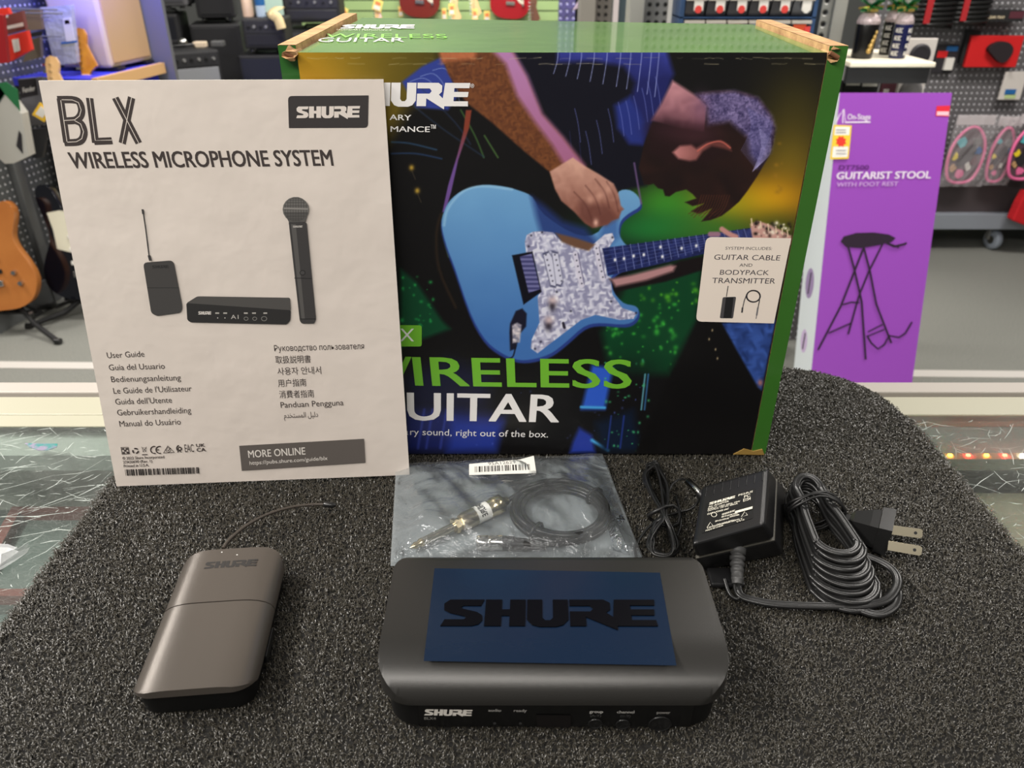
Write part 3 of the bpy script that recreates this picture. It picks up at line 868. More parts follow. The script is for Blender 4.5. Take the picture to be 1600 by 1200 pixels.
apoly([(800, 508), (808, 504), (815, 508), (812, 535), (801, 536)], lambda x, y: mixc((110, 110, 130), (226, 216, 216), vnoise(x, y, 4, 6)), 1.5)
astroke([(806, 540), (802, 556), (796, 560)], 2, (20, 20, 30), 1)
# fretting arm, neck and headstock
apoly([(952, 436), (1000, 428), (1050, 414), (1062, 408), (1100, 400), (1104, 420), (1040, 440), (965, 455)], (20, 14, 16), 2)
apoly([(954, 436), (985, 430), (1048, 414), (1056, 416), (1052, 424), (1010, 438), (962, 448)], (176, 130, 132), 3)
apoly([(941, 388), (1103, 366), (1174, 356), (1178, 371), (1099, 397), (950, 431)], lambda x, y: mixc((40, 50, 108), (24, 30, 72), vnoise(x, y, 6, 12)), 1)
for k in range(20):
    t = 1 - 2 ** (-(k + 1) / 12.0) if k < 19 else 0.7
    f = (k + 1) / 20.0; f = f ** 0.92
    xa, ya = 945 + 228 * f, 387 - 30.5 * f; xb, yb = 952 + 226 * f, 430.5 - 60 * f
    astroke([(xa, ya), (xb, yb)], 1.0, (120, 130, 186), 0.7, 0.9)
for k in range(6):
    f = (k + 0.5) / 6; astroke([(944 + 5 * f, 389 + 40 * f), (1175 + 2 * f, 357 + 13 * f)], 0.7, (110, 120, 176), 0.6, 0.5)
for x, y in ((961, 406), (975, 404), (990, 400), (1006, 398), (1032, 386), (1035, 401), (1065, 388), (1088, 384)): ablob(x, y, 2.0, 2.6, (236, 236, 244), 1.2)
apoly([(1172, 350), (1184, 345), (1206, 352), (1236, 368), (1238, 384), (1176, 374)], (196, 150, 140), 1.5)
dots(1184, 348, 1236, 372, 26, (235, 225, 205), 2.4, 14, 1.0)
dots(1180, 346, 1236, 372, 26, (26, 20, 18), 2.4, 15, 1.0)
for x in (1174, 1188, 1200, 1212, 1222, 1230): astroke([(x, 342 + (x - 1174) * 0.32), (x + 1, 352 + (x - 1174) * 0.3)], 2, (226, 200, 170), 1)
astroke([(1128, 358), (1140, 366), (1150, 370)], 8, (190, 136, 130), 1.5)
astroke([(1110, 366), (1122, 366)], 8, (150, 110, 130), 1.5)
# neck, head, ear, hair
apoly([(1051, 126), (1070, 138), (1088, 150), (1108, 163), (1106, 212), (1066, 206), (1018, 188), (1034, 160)], lambda x, y: mixc((196, 138, 146), (96, 56, 70), np.clip((y - 130) / 80 + 0.3 * (vnoise(x, y, 10, 5) - 0.5), 0, 1)), 3)
HEAD = [(1086, 146), (1115, 141), (1147, 141), (1170, 146), (1184, 152), (1197, 166), (1206, 182), (1211, 200), (1208, 225), (1200, 246), (1184, 274), (1168, 298), (1155, 315), (1140, 328), (1128, 337), (1110, 344), (1096, 346), (1106, 334), (1112, 326), (1092, 334), (1080, 330), (1100, 318), (1082, 322), (1070, 316), (1088, 310), (1082, 303), (1072, 296), (1056, 300), (1046, 307), (1039, 306), (1036, 296), (1028, 294), (1021, 287), (1014, 289), (1006, 288), (998, 262), (1006, 226), (1020, 190), (1062, 200), (1100, 206), (1104, 165)]
apoly(HEAD, lambda x, y: mixc((27, 16, 16), (42, 23, 20), vnoise(x, y, 22, 21)), 1.3)
apoly([(1088, 147), (1147, 142), (1184, 153), (1206, 182), (1211, 200), (1204, 238), (1186, 262), (1172, 240), (1168, 215), (1140, 190), (1106, 196), (1104, 168)], lambda x, y: mixc((44, 38, 78), (150, 136, 186), np.clip((vnoise(x, y, 2.6, 31) * 0.6 + vnoise(x, y, 9, 32) * 0.5) - (y - 142) / 320, 0, 1)), 5, 0.95)
for k in range(16):
    x = 1168 + 2.6 * k; astroke([(x, 168 + 1.5 * k), (x + 6 - 0.8 * k, 200 + k), (x - 10 - k, 235 + 2 * k)], 1.0, (120, 122, 190), 0.9, 0.45)
apoly([(1018, 195), (1060, 200), (1102, 208), (1130, 215), (1140, 240), (1095, 260), (1050, 252), (1010, 240)], (34, 18, 20), 6, 0.9)
apoly([(1051, 238), (1062, 228), (1080, 226), (1088, 232), (1104, 222), (1126, 219), (1140, 227), (1143, 236), (1132, 232), (1112, 228), (1098, 236), (1088, 250), (1078, 252), (1060, 248)], lambda x, y: mixc((190, 124, 122), (104, 56, 52), np.clip((x - 1056) / 60, 0, 1)), 2.6)
ablob(1078, 262, 40, 10, (28, 16, 16), 0.7); ablob(1085, 214, 26, 9, (60, 34, 38), 0.7); ablob(1040, 200, 24, 16, (40, 22, 28), 0.85); ablob(1080, 205, 45, 16, (56, 30, 36), 0.85); ablob(1095, 168, 14, 22, (120, 82, 110), 0.5)
for k in range(9): astroke([(1186 + 2.2 * k, 200 + 2 * k), (1190 + 1.6 * k, 232 + k), (1176 + k, 268 - k)], 1.1, (176, 170, 220), 0.9, 0.5)
astroke([(1090, 236), (1106, 225), (1126, 221), (1141, 231)], 2.2, (190, 96, 84), 1.0, 0.9)
for k in range(12): astroke([(1096 + 4 * k, 305), (1088 + 4 * k, 326), (1076 + 4 * k, 334 + (k % 3) * 3)], 1.2, (84, 46, 30), 0.9, 0.7)
dots(1210, 215, 1222, 300, 8, (150, 110, 30), 3, 17, 0.7)
astroke([(991, 255), (996, 285), (1002, 318)], 3, (110, 84, 130), 1.2, 0.8)
# handling wear along the top crease
rd = random.Random(21)
for y0, amp in ((91, 1.5), (100, 1.0)):
    x = 470
    while x < 1288:
        ln = rd.uniform(6, 26)
        if rd.random() < (0.62 if y0 < 95 else 0.3): astroke([(x, y0 + rd.uniform(-1, 1) * amp), (x + ln / 2, y0 + rd.uniform(-.6, .6) * amp), (x + ln, y0 + rd.uniform(-1, 1) * amp)], rd.uniform(0.6, 1.3), (186, 176, 142), 0.8, rd.uniform(0.2, 0.8), 2)
        x += ln * 1.1
me = bpy.data.meshes.new('printed_picture')
off = np.array(wloc(carton))
me.vertices.add(len(PT)); me.vertices.foreach_set('co', (PT - off).astype(np.float32).ravel())
ii = (np.arange(gv - 1)[:, None] * gu + np.arange(gu - 1)[None, :]).ravel()
F = np.stack([ii, ii + 1, ii + 1 + gu, ii + gu], -1).astype(np.int32).ravel()
me.loops.add(len(F)); me.loops.foreach_set('vertex_index', F)
nq = len(ii)
me.polygons.add(nq); me.polygons.foreach_set('loop_start', np.arange(nq, dtype=np.int32) * 4); me.polygons.foreach_set('loop_total', np.full(nq, 4, np.int32))
ca = me.color_attributes.new('Col', 'FLOAT_COLOR', 'POINT')
s_ = np.clip(ART, 0, 255) / 255.0
l_ = np.where(s_ <= 0.04045, s_ / 12.92, ((s_ + 0.055) / 1.055) ** 2.4)
ca.data.foreach_set('color', np.concatenate([np.clip(l_ * 1.15, 0, 0.9), np.ones((len(l_), 1))], 1).astype(np.float32).ravel())
M['picture'] = ink_mat('printed_picture', 0.36, bump=(18, 0.1, 0.006))
me.materials.append(M['picture']); me.update(calc_edges=True)
pic = bpy.data.objects.new('printed_picture', me); COL.objects.link(pic); pic.parent = carton

# ---- lettering on the carton front
K = Ink(SB, 0.0004)
W_, GRN = (226, 222, 220), (106, 172, 48)
K.logo((531, 165), (732, 166), (531, 128.5), W_)
K.text('®', (735, 137), (741, 137), (735, 131), W_)
K.build('brand_logo', M['gloss_ink'], carton); K = Ink(SB, 0.0004)
K.text('LEGEND', (537, 186.5), (603, 187), (537, 178), W_, 0.01); K.text('ARY', (609, 187), (642.5, 188), (609, 178.5), W_, 0.01)
K.text('PERFOR', (537, 205), (605, 205.5), (537, 196.5), W_, 0.01); K.text('MANCE', (610.5, 205.5), (671.5, 206), (610.5, 197), W_, 0.01)
K.text('™', (673, 206), (681, 206), (673, 195), W_)
K.build('brand_tagline', M['gloss_ink'], carton); K = Ink(SB, 0.0004)
K.poly([(585, 507), (659, 508), (659, 541), (585, 541)], GRN, 0.002)
K.text('BLX', (594, 533), (647, 533), (594, 513), (232, 240, 220), -0.005)
K.build('series_badge', M['gloss_ink'], carton); K = Ink(SB, 0.0004)
K.text('W', (568, 600), (641, 601), (567, 556), GRN, 0.01); K.text('IRELESS', (650, 601.5), (985, 606), (645, 557.5), GRN, 0.012)
K.text('G', (580, 654), (630, 655), (580, 612), W_, 0.01); K.text('UITAR', (638, 655.5), (872, 659), (637, 613), W_, 0.012)
K.text('Legenda', (577, 677.5), (638, 679), (577, 667), W_); K.text('ry sound, right out of the box.', (641, 679), (856, 683), (641, 669), W_)
K.build('title_lettering', M['gloss_ink'], carton)
K = Ink(SB, 0.0004)
card = (222, 210, 198)
K.uv(arc_round([SB.px(*p) for p in ((1103, 370), (1236, 372), (1209, 505), (1087, 502))], [0.0045, 0.0003, 0.0003, 0.0045]), card)
D_ = (48, 42, 52)
for s, x0, y0, x1, y1, h, w in (('SYSTEM INCLUDES:', 1133, 389.8, 1205.6, 390.3, 4.6, 0), ('GUITAR CABLE', 1115.2, 405.3, 1218, 406.6, 8, -0.004), ('AND', 1154.8, 416.3, 1175, 416.5, 5, 0), ('BODYPACK', 1124.3, 428.8, 1200.6, 429.5, 7.6, -0.004), ('TRANSMITTER', 1112, 441.9, 1210.4, 442.8, 8.2, -0.004)):
    K.text(s, (x0, y0), (x1, y1), (x0 + h * 0.16, y0 - h), D_, w)
def s7(x, y): return (1080 + x * 0.125, 360 + y * 0.125)
K.poly([s7(392, 832), s7(560, 826), s7(520, 1098), s7(355, 1095)], (70, 68, 70), 0.0012)
K.poly([s7(432, 836), s7(528, 836), s7(500, 1090), s7(400, 1090)], (28, 28, 30), 0.0005)
K.line([s7(438, 826), s7(460, 690)], 0.0006, (60, 58, 60))
cc = [s7(775 + 85 * math.cos(t / 20 * 6.2832), 820 + 72 * math.sin(t / 20 * 6.2832)) for t in range(20)]
K.line(cc, 0.0011, (40, 38, 42), True)
K.line([s7(690, 800), s7(660, 880), s7(636, 990)], 0.0007, (52, 50, 54)); K.line([s7(640, 960), s7(632, 1025)], 0.0012, (52, 50, 54))
K.line([s7(858, 800), s7(848, 890), s7(826, 1000)], 0.0007, (52, 50, 54)); K.line([s7(832, 960), s7(816, 1060)], 0.0012, (110, 108, 110)); K.line([s7(816, 1060), s7(808, 1102)], 0.0006, (110, 108, 110))
K.build('contents_sticker', M['ink'], carton)
ST = Surf(bx(U0, 0.0, V1 + 0.0005), (1, 0, 0), BD); ST.n = BV.copy()
K = Ink(ST, 0.0003)
K.logo((531, 45), (648, 45), (536, 39), W_); K.text('LEGENDARY PERFORMANCE', (526, 48), (612, 48.5), (527, 46), (200, 215, 180))
K.build('top_brand_lettering', M['gloss_ink'], carton); K = Ink(ST, 0.0003)
K.text('WIRELESS', (506, 59), (700, 60), (510, 53), (120, 190, 60)); K.text('GUITAR', (495, 66), (632, 66), (500, 59.5), W_)
K.build('top_title_lettering', M['gloss_ink'], carton)

# ================================================================== booklet leaning on the carton
mbl, mbr = pm(182, 760, 0.0006), pm(640, 742, 0.0006)
d = ray(600, 124); o0 = P0 - BD * 0.0035; nb = -BD
mtr = EYE + d * ((o0 - EYE).dot(nb) / d.dot(nb))
SM = Surf(mbl, mbr - mbl, mtr - mbr)
Q = [SM.px(*p) for p in ((182, 760), (640, 742), (599, 124), (60, 126))]
booklet = root('user_guide_booklet', (mbl + mbr) / 2, 'white printed user guide booklet leaning against the left of the carton', 'booklet')
m_paper = mat('uncoated_paper', rgb(214, 204, 195, 1.05), 0.75, bump=(38, 0.16, 0.005), noise=(14, rgb(206, 196, 187, 1.05), 0.25))
MB().prism(Q, lambda u, v: SM.at((u, v), -0.0018), lambda u, v: SM.at((u, v), -0.0005)).build('pages', M['white'], booklet)
MB().prism(Q, lambda u, v: SM.at((u, v), -0.00045), lambda u, v: SM.at((u, v), 0.0)).build('front_cover', m_paper, booklet)
K = Ink(SM, 0.00006, k=1.0)
INK = (62, 54, 52)


def mt(x, y, h):
    t = (x - 182) / 458.0
    return (x - h * (0.19 * (1 - t) + 0.065 * t), y - h)


def cz(x, y): return (50 + 0.375 * x, 110 + 0.375 * y)


BW = 0.0043
for st_ in ([(118, 118), (145, 302)], [(107, 122), (168, 122), (196, 132), (207, 165), (200, 192), (178, 208), (125, 210)], [(178, 208), (205, 222), (217, 255), (210, 285), (188, 299), (134, 301)]):
    q = [cz(*p) for p in st_]; K.line(q if len(q) < 3 else [(p.x, p.y) for p in smooth_path([(a, b, 0) for a, b in q], 4)], BW, INK)
K.line([cz(240, 115), cz(265, 303)], BW, INK); K.line([cz(258, 296), cz(334, 293)], BW, INK)
K.line([cz(347, 114), cz(445, 303)], BW, INK); K.line([cz(415, 113), cz(376, 304)], BW, INK)
PC = (214, 204, 194)
for st_ in ([(120, 124), (146, 297)], [(124, 122), (168, 123), (194, 134), (205, 165), (198, 190), (178, 206), (132, 209)], [(178, 209), (203, 223), (215, 255), (208, 284), (186, 297), (148, 299)], [(240, 115), (264, 292), (334, 290)], [(347, 114), (445, 303)], [(415, 113), (376, 304)]):
    K.line([cz(*p) for p in st_], 0.00042, PC)
K.text('WIRELESS MICROPHONE SYSTEM', (113, 263), (521, 258.5), (105.5, 238), INK, 0.012)
K.uv(arc_round([SM.px(*p) for p in ((451.5, 200), (575, 199.5), (576, 149), (450, 150))], [0.0003, 0.0025, 0.0003, 0.0025]), (54, 50, 50))
K.logo((463, 184.5), (562, 183.5), (463, 166.5), (218, 208, 200))
for s, x0, y0, x1, y1, h in (('User Guide', 168, 559.5, 226, 557, 9), ('Guia del Usuario', 171, 578.5, 258, 576, 9), ('Bedienungsanleitung', 174.5, 597, 283, 594, 9), ("Le Guide de l'Utilisateur", 178, 615, 300, 611, 9), ("Guida dell'Utente", 181, 632, 269, 629, 9), ('Gebruikershandleiding', 184, 649, 299, 645, 9), ('Manual do Usuário', 187.5, 666.5, 283, 663, 9),
                           ('Руководство пользователя', 429, 548.6, 569, 545, 9), ('取扱説明書', 431, 567, 486, 565.5, 9), ('사용자 안내서', 434, 585, 502, 583, 9), ('用户指南', 435, 603.5, 479, 602, 9), ('消費者指南', 437, 621, 491, 619.5, 9), ('Panduan Pengguna', 439, 637, 537, 633, 9), ('ﻡﺪﺨﺘﺴﻤﻟﺍ ﻞﻴﻟﺩ', 444, 653, 497, 651, 8),
                           ('© 2022 Shure Incorporated', 192, 718, 257, 715.5, 4.2), ('27A50690 (Rev. 1)', 193, 724, 238, 722, 4.2), ('Printed in U.S.A.', 194, 730, 233, 728.3, 4.2)):
    K.text(s, (x0, y0), (x1, y1), mt(x0, y0, h), INK, 0.0 if h > 5 else 0.008)
def c8(x, y): return (180 + x * 0.09375, 680 + y * 0.09375)
# row of approval marks
K.line([c8(*p) for p in ((100, 200), (215, 198), (238, 305), (120, 315))], 0.0007, INK, True)
for p in ((135, 225), (195, 225), (145, 290), (210, 285), (170, 256)): K.poly([c8(p[0] - 20, p[1] - 14), c8(p[0] + 20, p[1] - 14), c8(p[0] + 20, p[1] + 14), c8(p[0] - 20, p[1] + 14)], INK)
for a0 in (0, 2.1, 4.2): K.line([c8(342 + 45 * math.cos(a0 + t * 0.35), 258 + 40 * math.sin(a0 + t * 0.35)) for t in range(5)], 0.0012, INK)
K.line([c8(440, 190), c8(520, 275)], 0.0003, INK); K.line([c8(525, 190), c8(460, 275)], 0.0003, INK)
K.line([c8(*p) for p in ((450, 205), (515, 203), (512, 270), (468, 272))], 0.0003, INK, True); K.line([c8(450, 322), c8(543, 318)], 0.0008, INK)
for cx in (655, 745): K.line([c8(cx + 62 * math.cos(t), 240 + 58 * math.sin(t)) for t in [1.2 + 0.27 * k for k in range(15)]], 0.0009, INK)
K.line([c8(690, 240), c8(735, 238)], 0.0008, INK)
K.line([c8(*p) for p in ((808, 292), (880, 175), (985, 280))], 0.0008, INK, True); K.line([c8(888 + 40 * math.cos(t * 0.42), 240 + 36 * math.sin(t * 0.42)) for t in range(15)], 0.0004, INK); K.line([c8(865, 235), c8(885, 258), c8(925, 205)], 0.0005, INK)
K.line([c8(1075 - 45 * math.cos(t), 215 - 50 * math.sin(t)) for t in [-0.9 + 0.25 * k for k in range(10)]], 0.0010, INK); K.disc(*c8(1080, 222), 3.3, 3.3, INK); K.disc(*c8(1080, 222), 1.4, 1.4, PC); K.line([c8(1040, 280), c8(1075, 245), c8(1100, 280)], 0.0009, INK)
K.text('EAC', c8(1168, 277), c8(1320, 272), c8(1150, 150), INK, 0.0)
K.text('UK', c8(1358, 192), c8(1500, 185), c8(1348, 140), INK, 0.02); K.text('CA', c8(1366, 268), c8(1512, 262), c8(1358, 212), INK, 0.02)
K.bars(c8(180, 670), c8(1412, 632), c8(165, 565), 46, 8, (40, 36, 36))
K.poly([(374, 696), (569, 685), (571, 722.5), (378, 735)], (96, 90, 86))
K.text('MORE ONLINE', (388.8, 714.7), (477.5, 709.5), (387.4, 703.5), (226, 220, 212), 0.004)
K.text('https://pubs.shure.com/guide/blx', (390.5, 725.8), (512, 718), (390, 720), (226, 220, 212))
# printed product pictures
GY_, DK = (84, 82, 80), (58, 56, 56)
K.line([cz(463, 580), cz(475, 660), cz(490, 780)], 0.0008, DK); K.line([cz(462, 578), cz(465, 598)], 0.0014, DK); K.line([cz(489, 770), cz(495, 792)], 0.0019, DK)
K.poly([cz(464, 800), cz(590, 790), cz(628, 985), cz(622, 1008), cz(520, 1022), cz(498, 1010)], (66, 64, 63), 0.003)
K.line([cz(481, 905), cz(613, 905)], 0.0004, (40, 40, 40)); K.logo(cz(503, 824), cz(572, 822), cz(501, 812), (44, 43, 43))
K.poly([cz(690, 940), cz(1076, 946), cz(1079, 1000), cz(1060, 1010), cz(655, 980), cz(645, 968)], (78, 76, 74), 0.0012)
K.poly([cz(644, 968), cz(1079, 998), cz(1077, 1040), cz(1062, 1057), cz(660, 1048), cz(648, 1038)], (44, 43, 43), 0.0012)
K.logo(cz(694, 1016), cz(748, 1016), cz(694, 1003), (206, 200, 194)); K.text('A1', cz(830, 1034), cz(862, 1034), cz(829, 1017), (180, 176, 170))
for p in ((775, 1030), (805, 1030)): K.disc(*cz(*p), 0.9, 0.9, (190, 186, 180))
for x in (765, 798, 884, 918, 965): K.poly([cz(x, 1007), cz(x + 16, 1007), cz(x + 16, 1013), cz(x, 1013)], (170, 166, 160))
for x, r_ in ((893, 3.2), (929, 3.2), (968, 4.2)): K.line([(cz(x, 1033)[0] + r_ * math.cos(t * 0.45), cz(x, 1033)[1] + r_ * 0.8 * math.sin(t * 0.45)) for t in range(14)], 0.0004, (130, 128, 124), True)
K.poly([cz(1070, 628), cz(1145, 632), cz(1184, 1035), cz(1176, 1053), cz(1124, 1053), cz(1116, 1040)], (60, 58, 58), 0.001)
K.poly([cz(1080, 640), cz(1100, 640), cz(1138, 1036), cz(1124, 1036)], (86, 84, 82)); K.line([cz(1094, 864), cz(1167, 866)], 0.0005, (30, 30, 30)); K.line([cz(1118, 1034), cz(1184, 1034)], 0.0005, (30, 30, 30))
K.disc(*cz(1128, 842), 4.6, 4.2, (30, 30, 30)); K.disc(*cz(1128, 842), 3.4, 3.0, (70, 68, 68))
K.logo(cz(1088, 654), cz(1128, 653), cz(1088, 646), (180, 176, 170))
K.disc(*cz(1100, 578), 20.6, 19.6, (104, 102, 99)); K.poly([cz(1050, 590), cz(1152, 590), cz(1140, 630), cz(1072, 632)], (84, 82, 80))
for k in range(9):
    c_ = -44 + 11 * k; h_ = math.sqrt(50 * 50 - c_ * c_)
    K.line([cz(1100 + c_, 578 - h_), cz(1100 + c_, 578 + h_)], 0.00025, (66, 64, 62))
for k in range(9): K.line([cz(1100 - 50 * math.cos(-1.2 + 0.3 * k), 578 + 50 * math.sin(-1.2 + 0.3 * k)), cz(1100 + 50 * math.cos(-1.2 + 0.3 * k), 578 + 50 * math.sin(-1.2 + 0.3 * k))], 0.00025, (66, 64, 62))
K.line([cz(1050, 574), cz(1152, 576)], 0.0011, (134, 131, 127))
K.build('cover_print', M['ink'], booklet)

# ================================================================== bodypack transmitter
pa, pb = pm(294, 1077, 0.021), pm(366, 857, 0.021)
ax = (pb - pa); ang = math.atan2(-ax.x, ax.y)
PL, PW = ax.length, 0.0655
pack = root('bodypack_transmitter', (pa.x, pa.y, MZ), 'dark grey wireless bodypack lying flat with a thin bent antenna', 'transmitter', rot=(0, 0, ang))
m_shell = mat('satin_grey_shell', rgb(92, 86, 80), 0.29, 0.45, spec=0.7, bump=(2600, 0.12, 0.0004))
m_body = mat('black_case', rgb(14, 14, 14), 0.5, spec=0.3)
RC = 0.0125


def half_w(y, hw, r, ln):
    d = max(r - y, r - (ln - y), 0.0)
    return hw - r + math.sqrt(max(r * r - d * d, 0.0))


ROLL = [(0.0, 0.0124), (0.0016, 0.0158), (0.0045, 0.0181), (0.0085, 0.0197), (0.0130, 0.0206), (0.018, 0.0210), (0.0225, 0.0211), (0.033, 0.0211)]


def on_roll(prof, o):
    for (a, za), (b, zb_2) in zip(prof, prof[1:]):
        if o <= b: return za + (zb_2 - za) * (o - a) / (b - a)
    return prof[-1][1]


def pack_shell(ya, yb):
    secs = []; n = 26
    for k in range(n + 1):
        y = ya + (yb - ya) * (0.5 - 0.5 * math.cos(math.pi * k / n))
        w = half_w(min(max(y, 0.00003), PL - 0.00003), PW / 2, RC, PL)
        oc = PW / 2 - w; zl = min(0.0108 + 0.0052 * max(0.0, 1 - y / 0.020), on_roll(ROLL, oc) - 0.0004)
        os_ = [max(o, oc) for o, z in ROLL[:-1]]
        half = [(o, on_roll(ROLL, o)) for o in os_]
        secs.append([(-PW / 2 + oc, y, zl)] + [(-PW / 2 + o, y, z) for o, z in half] + [(PW / 2 - o, y, z) for o, z in half[::-1]] + [(PW / 2 - oc, y, zl)])
    T = MB().loft([s[1:-1] for s in secs], cap=False); T.loft([s[:2] for s in secs], cap=False); T.loft([s[-2:] for s in secs], cap=False)
    for s, fl_ in ((secs[0], True), (secs[-1], False)): T.add(s, [tuple(range(len(s)))[::-1] if fl_ else tuple(range(len(s)))])
    return T


SEAM = 0.063
pack_shell(SEAM + 0.0004, PL - 0.00002).build('front_shell', m_shell, pack, world=False, fix=True).data.set_sharp_from_angle(angle=math.radians(38))
pack_shell(0.00002, SEAM - 0.0004).build('battery_door', m_shell, pack, world=False, fix=True).data.set_sharp_from_angle(angle=math.radians(38))
o_ = arc_round([(-PW / 2 + 0.0016, 0.0022), (PW / 2 - 0.0016, 0.0022), (PW / 2 - 0.0016, PL - 0.0016), (-PW / 2 + 0.0016, PL - 0.0016)], 0.0115, 6)
MB().prism(o_, lambda u, v: (u * 0.97, 0.0015 + v * 0.975, 0.0), lambda u, v: (u, v, 0.0112 if v > 0.02 else 0.0162 - 0.0050 * max(0, v) / 0.02), smooth_side=True).build('rear_case', m_body, pack, world=False)
MB().box((PW / 2 - 0.0022, 0.030, 0.0028), (PW / 2 + 0.0006, 0.052, 0.0085)).build('door_latch', M['black'], pack, world=False, bevel=0.0008)
SK = Surf((0, 0, 0), (1, 0, 0), (0, 1, 0))
class _L:                                   # lettering laid in the pack's own axes
    pass
K = Ink(SK); K.dh = 0.00001
def local_logo(k, x0, x1, y0, y1, z, col):
    k.warp = lambda uv, h: Vector((uv[0], uv[1], z + h - 0.0001))
    s = k.s; a = Vector((x0, y0)); e = Vector((x1 - x0, 0)); hh = Vector((0, y1 - y0))
    for off, pl in LOGO: k.uv([tuple(a + e * ((x + off) / 520.0) + hh * (y / 100.0)) for x, y in pl], col)
local_logo(K, -0.0150, 0.0175, PL - 0.0178, PL - 0.0118, 0.02124, (34, 32, 31))
lg = K.build('embossed_logo', ink_mat('dark_embossing', 0.6), None)
lg.parent = pack
pm_l = Matrix.Rotation(-ang, 4, 'Z')
ant = [(349, 857, 0.0135), (354, 849, 0.0138), (363, 839, 0.0142), (387, 820, 0.0142), (420, 803, 0.013), (456, 792.5, 0.0112), (486, 788.5, 0.0095), (505, 788, 0.0085)]
ap = [pm(*q) for q in ant]
loc_ = lambda p: pm_l @ (p - Vector((pa.x, pa.y, MZ)))
MB().tube(smooth_path([loc_(p) for p in ap], 6), 0.00105, 8, taper=lambda t: 1.25 - 0.3 * t).build('antenna', mat('antenna_sleeve', rgb(64, 58, 52), 0.4), pack, world=False)
e0, e1 = loc_(ap[-1]), loc_(pm(525, 789.5, 0.0072))
MB().lathe([(0.0012, 0), (0.0021, 0.0008), (0.0021, (e1 - e0).length - 0.002), (0.0010, (e1 - e0).length)], e0, e1 - e0, 10).build('antenna_tip', M['rubber'], pack, world=False)
for x_ in (-0.0072, 0.0032): MB().lathe([(0.00045, 0), (0.00045, 0.0003)], (x_, PL - 0.0030 - 0.0035 * (x_ > 0), 0.0209), (0, 0, 1), 8).build('status_light', M['white'], pack, world=False)

# ================================================================== wireless receiver
rxl, rxr = pm(588, 1050, 0.034).x, pm(1143, 1050, 0.034).x
ryf, ryb = pm(866, 1101, 0.0215).y, pm(866, 866, 0.04).y
rec = root('wireless_receiver', ((rxl + rxr) / 2, (ryf + ryb) / 2, MZ), 'black and charcoal wireless receiver with blue protective film and raised lettering on top', 'receiver')
m_rshell = mat('satin_charcoal_shell', rgb(42, 41, 39), 0.33, 0.3, spec=0.8, bump=(2600, 0.12, 0.0004))
RP = [(0, .0208), (.0003, .0228), (.0015, .0262), (.0042, .0300), (.0085, .0336), (.0140, .0366), (.0195, .0385), (.0250, .0395), (.031, .0400)]
RB = [(.006, .0400), (.003, .0396), (.0010, .0384), (.0002, .0368), (.0, .034), (.0, .0208)]
secs = []; rw = rxr - rxl; RF = 0.019; RK = 0.013
xs_ = [0.021 * (1 - math.cos(math.pi / 2 * k / 30)) for k in range(31)]; xs_ += [0.021 + (rw - 0.042) * k / 8 for k in range(1, 8)] + [rw - t for t in xs_[::-1]]
for x in xs_:
    e = min(x, rw - x); e = max(e, 0.00005)
    cf = RF - math.sqrt(max(RF * RF - max(RF - e, 0) ** 2, 0)); cb = RK - math.sqrt(max(RK * RK - max(RK - e, 0) ** 2, 0))
    dz = 0.0
    q = []
    q.append((rxl + x, ryf + cf, MZ + .0208))
    for o, z in RP: o2_ = max(o, cf); q.append((rxl + x, ryf + o2_, MZ + on_roll(RP + [(.2, .04)], o2_)))
    for o, z in RB: o2_ = max(o, cb); q.append((rxl + x, ryb - o2_, MZ + on_roll([(0, .0340), (.0002, .0368), (.0010, .0384), (.003, .0396), (.006, .0400), (.2, .04)], o2_)))
    q.append((rxl + x, ryb - cb, MZ + .0208))
    secs.append(q)
T = MB().loft([s[1:-1] for s in secs], cap=False); T.loft([s[:2] for s in secs], cap=False); T.loft([s[-2:] for s in secs], cap=False)
T.add(secs[0], [tuple(range(len(secs[0])))[::-1]]); T.add(secs[-1], [tuple(range(len(secs[-1])))])
T.build('top_shell', m_rshell, rec, fix=True).data.set_sharp_from_angle(angle=math.radians(38))
yf = ryf + 0.0022
o_ = arc_round([(rxl + 0.003, yf), (rxr - 0.003, yf), (rxr - 0.003, ryb - 0.001), (rxl + 0.003, ryb - 0.001)], [0.019, 0.019, 0.010, 0.010], 8)
MB().prism(o_, lambda u, v: ((u - rec.location.x) * 0.985 + rec.location.x, (v - rec.location.y) * 0.975 + rec.location.y, MZ + 0.0008), lambda u, v: (u, v, MZ + 0.0212), smooth_side=True).build('lower_case', m_body, rec)
for sx in (-1, 1):
    for yy in (ryf + 0.014, ryb - 0.012):
        MB().lathe([(0.005, 0), (0.005, 0.0012)], (rec.location.x + sx * (rw / 2 - 0.02), yy, MZ - 0.0002), (0, 0, 1), 14).build('rubber_foot', M['rubber'], rec)
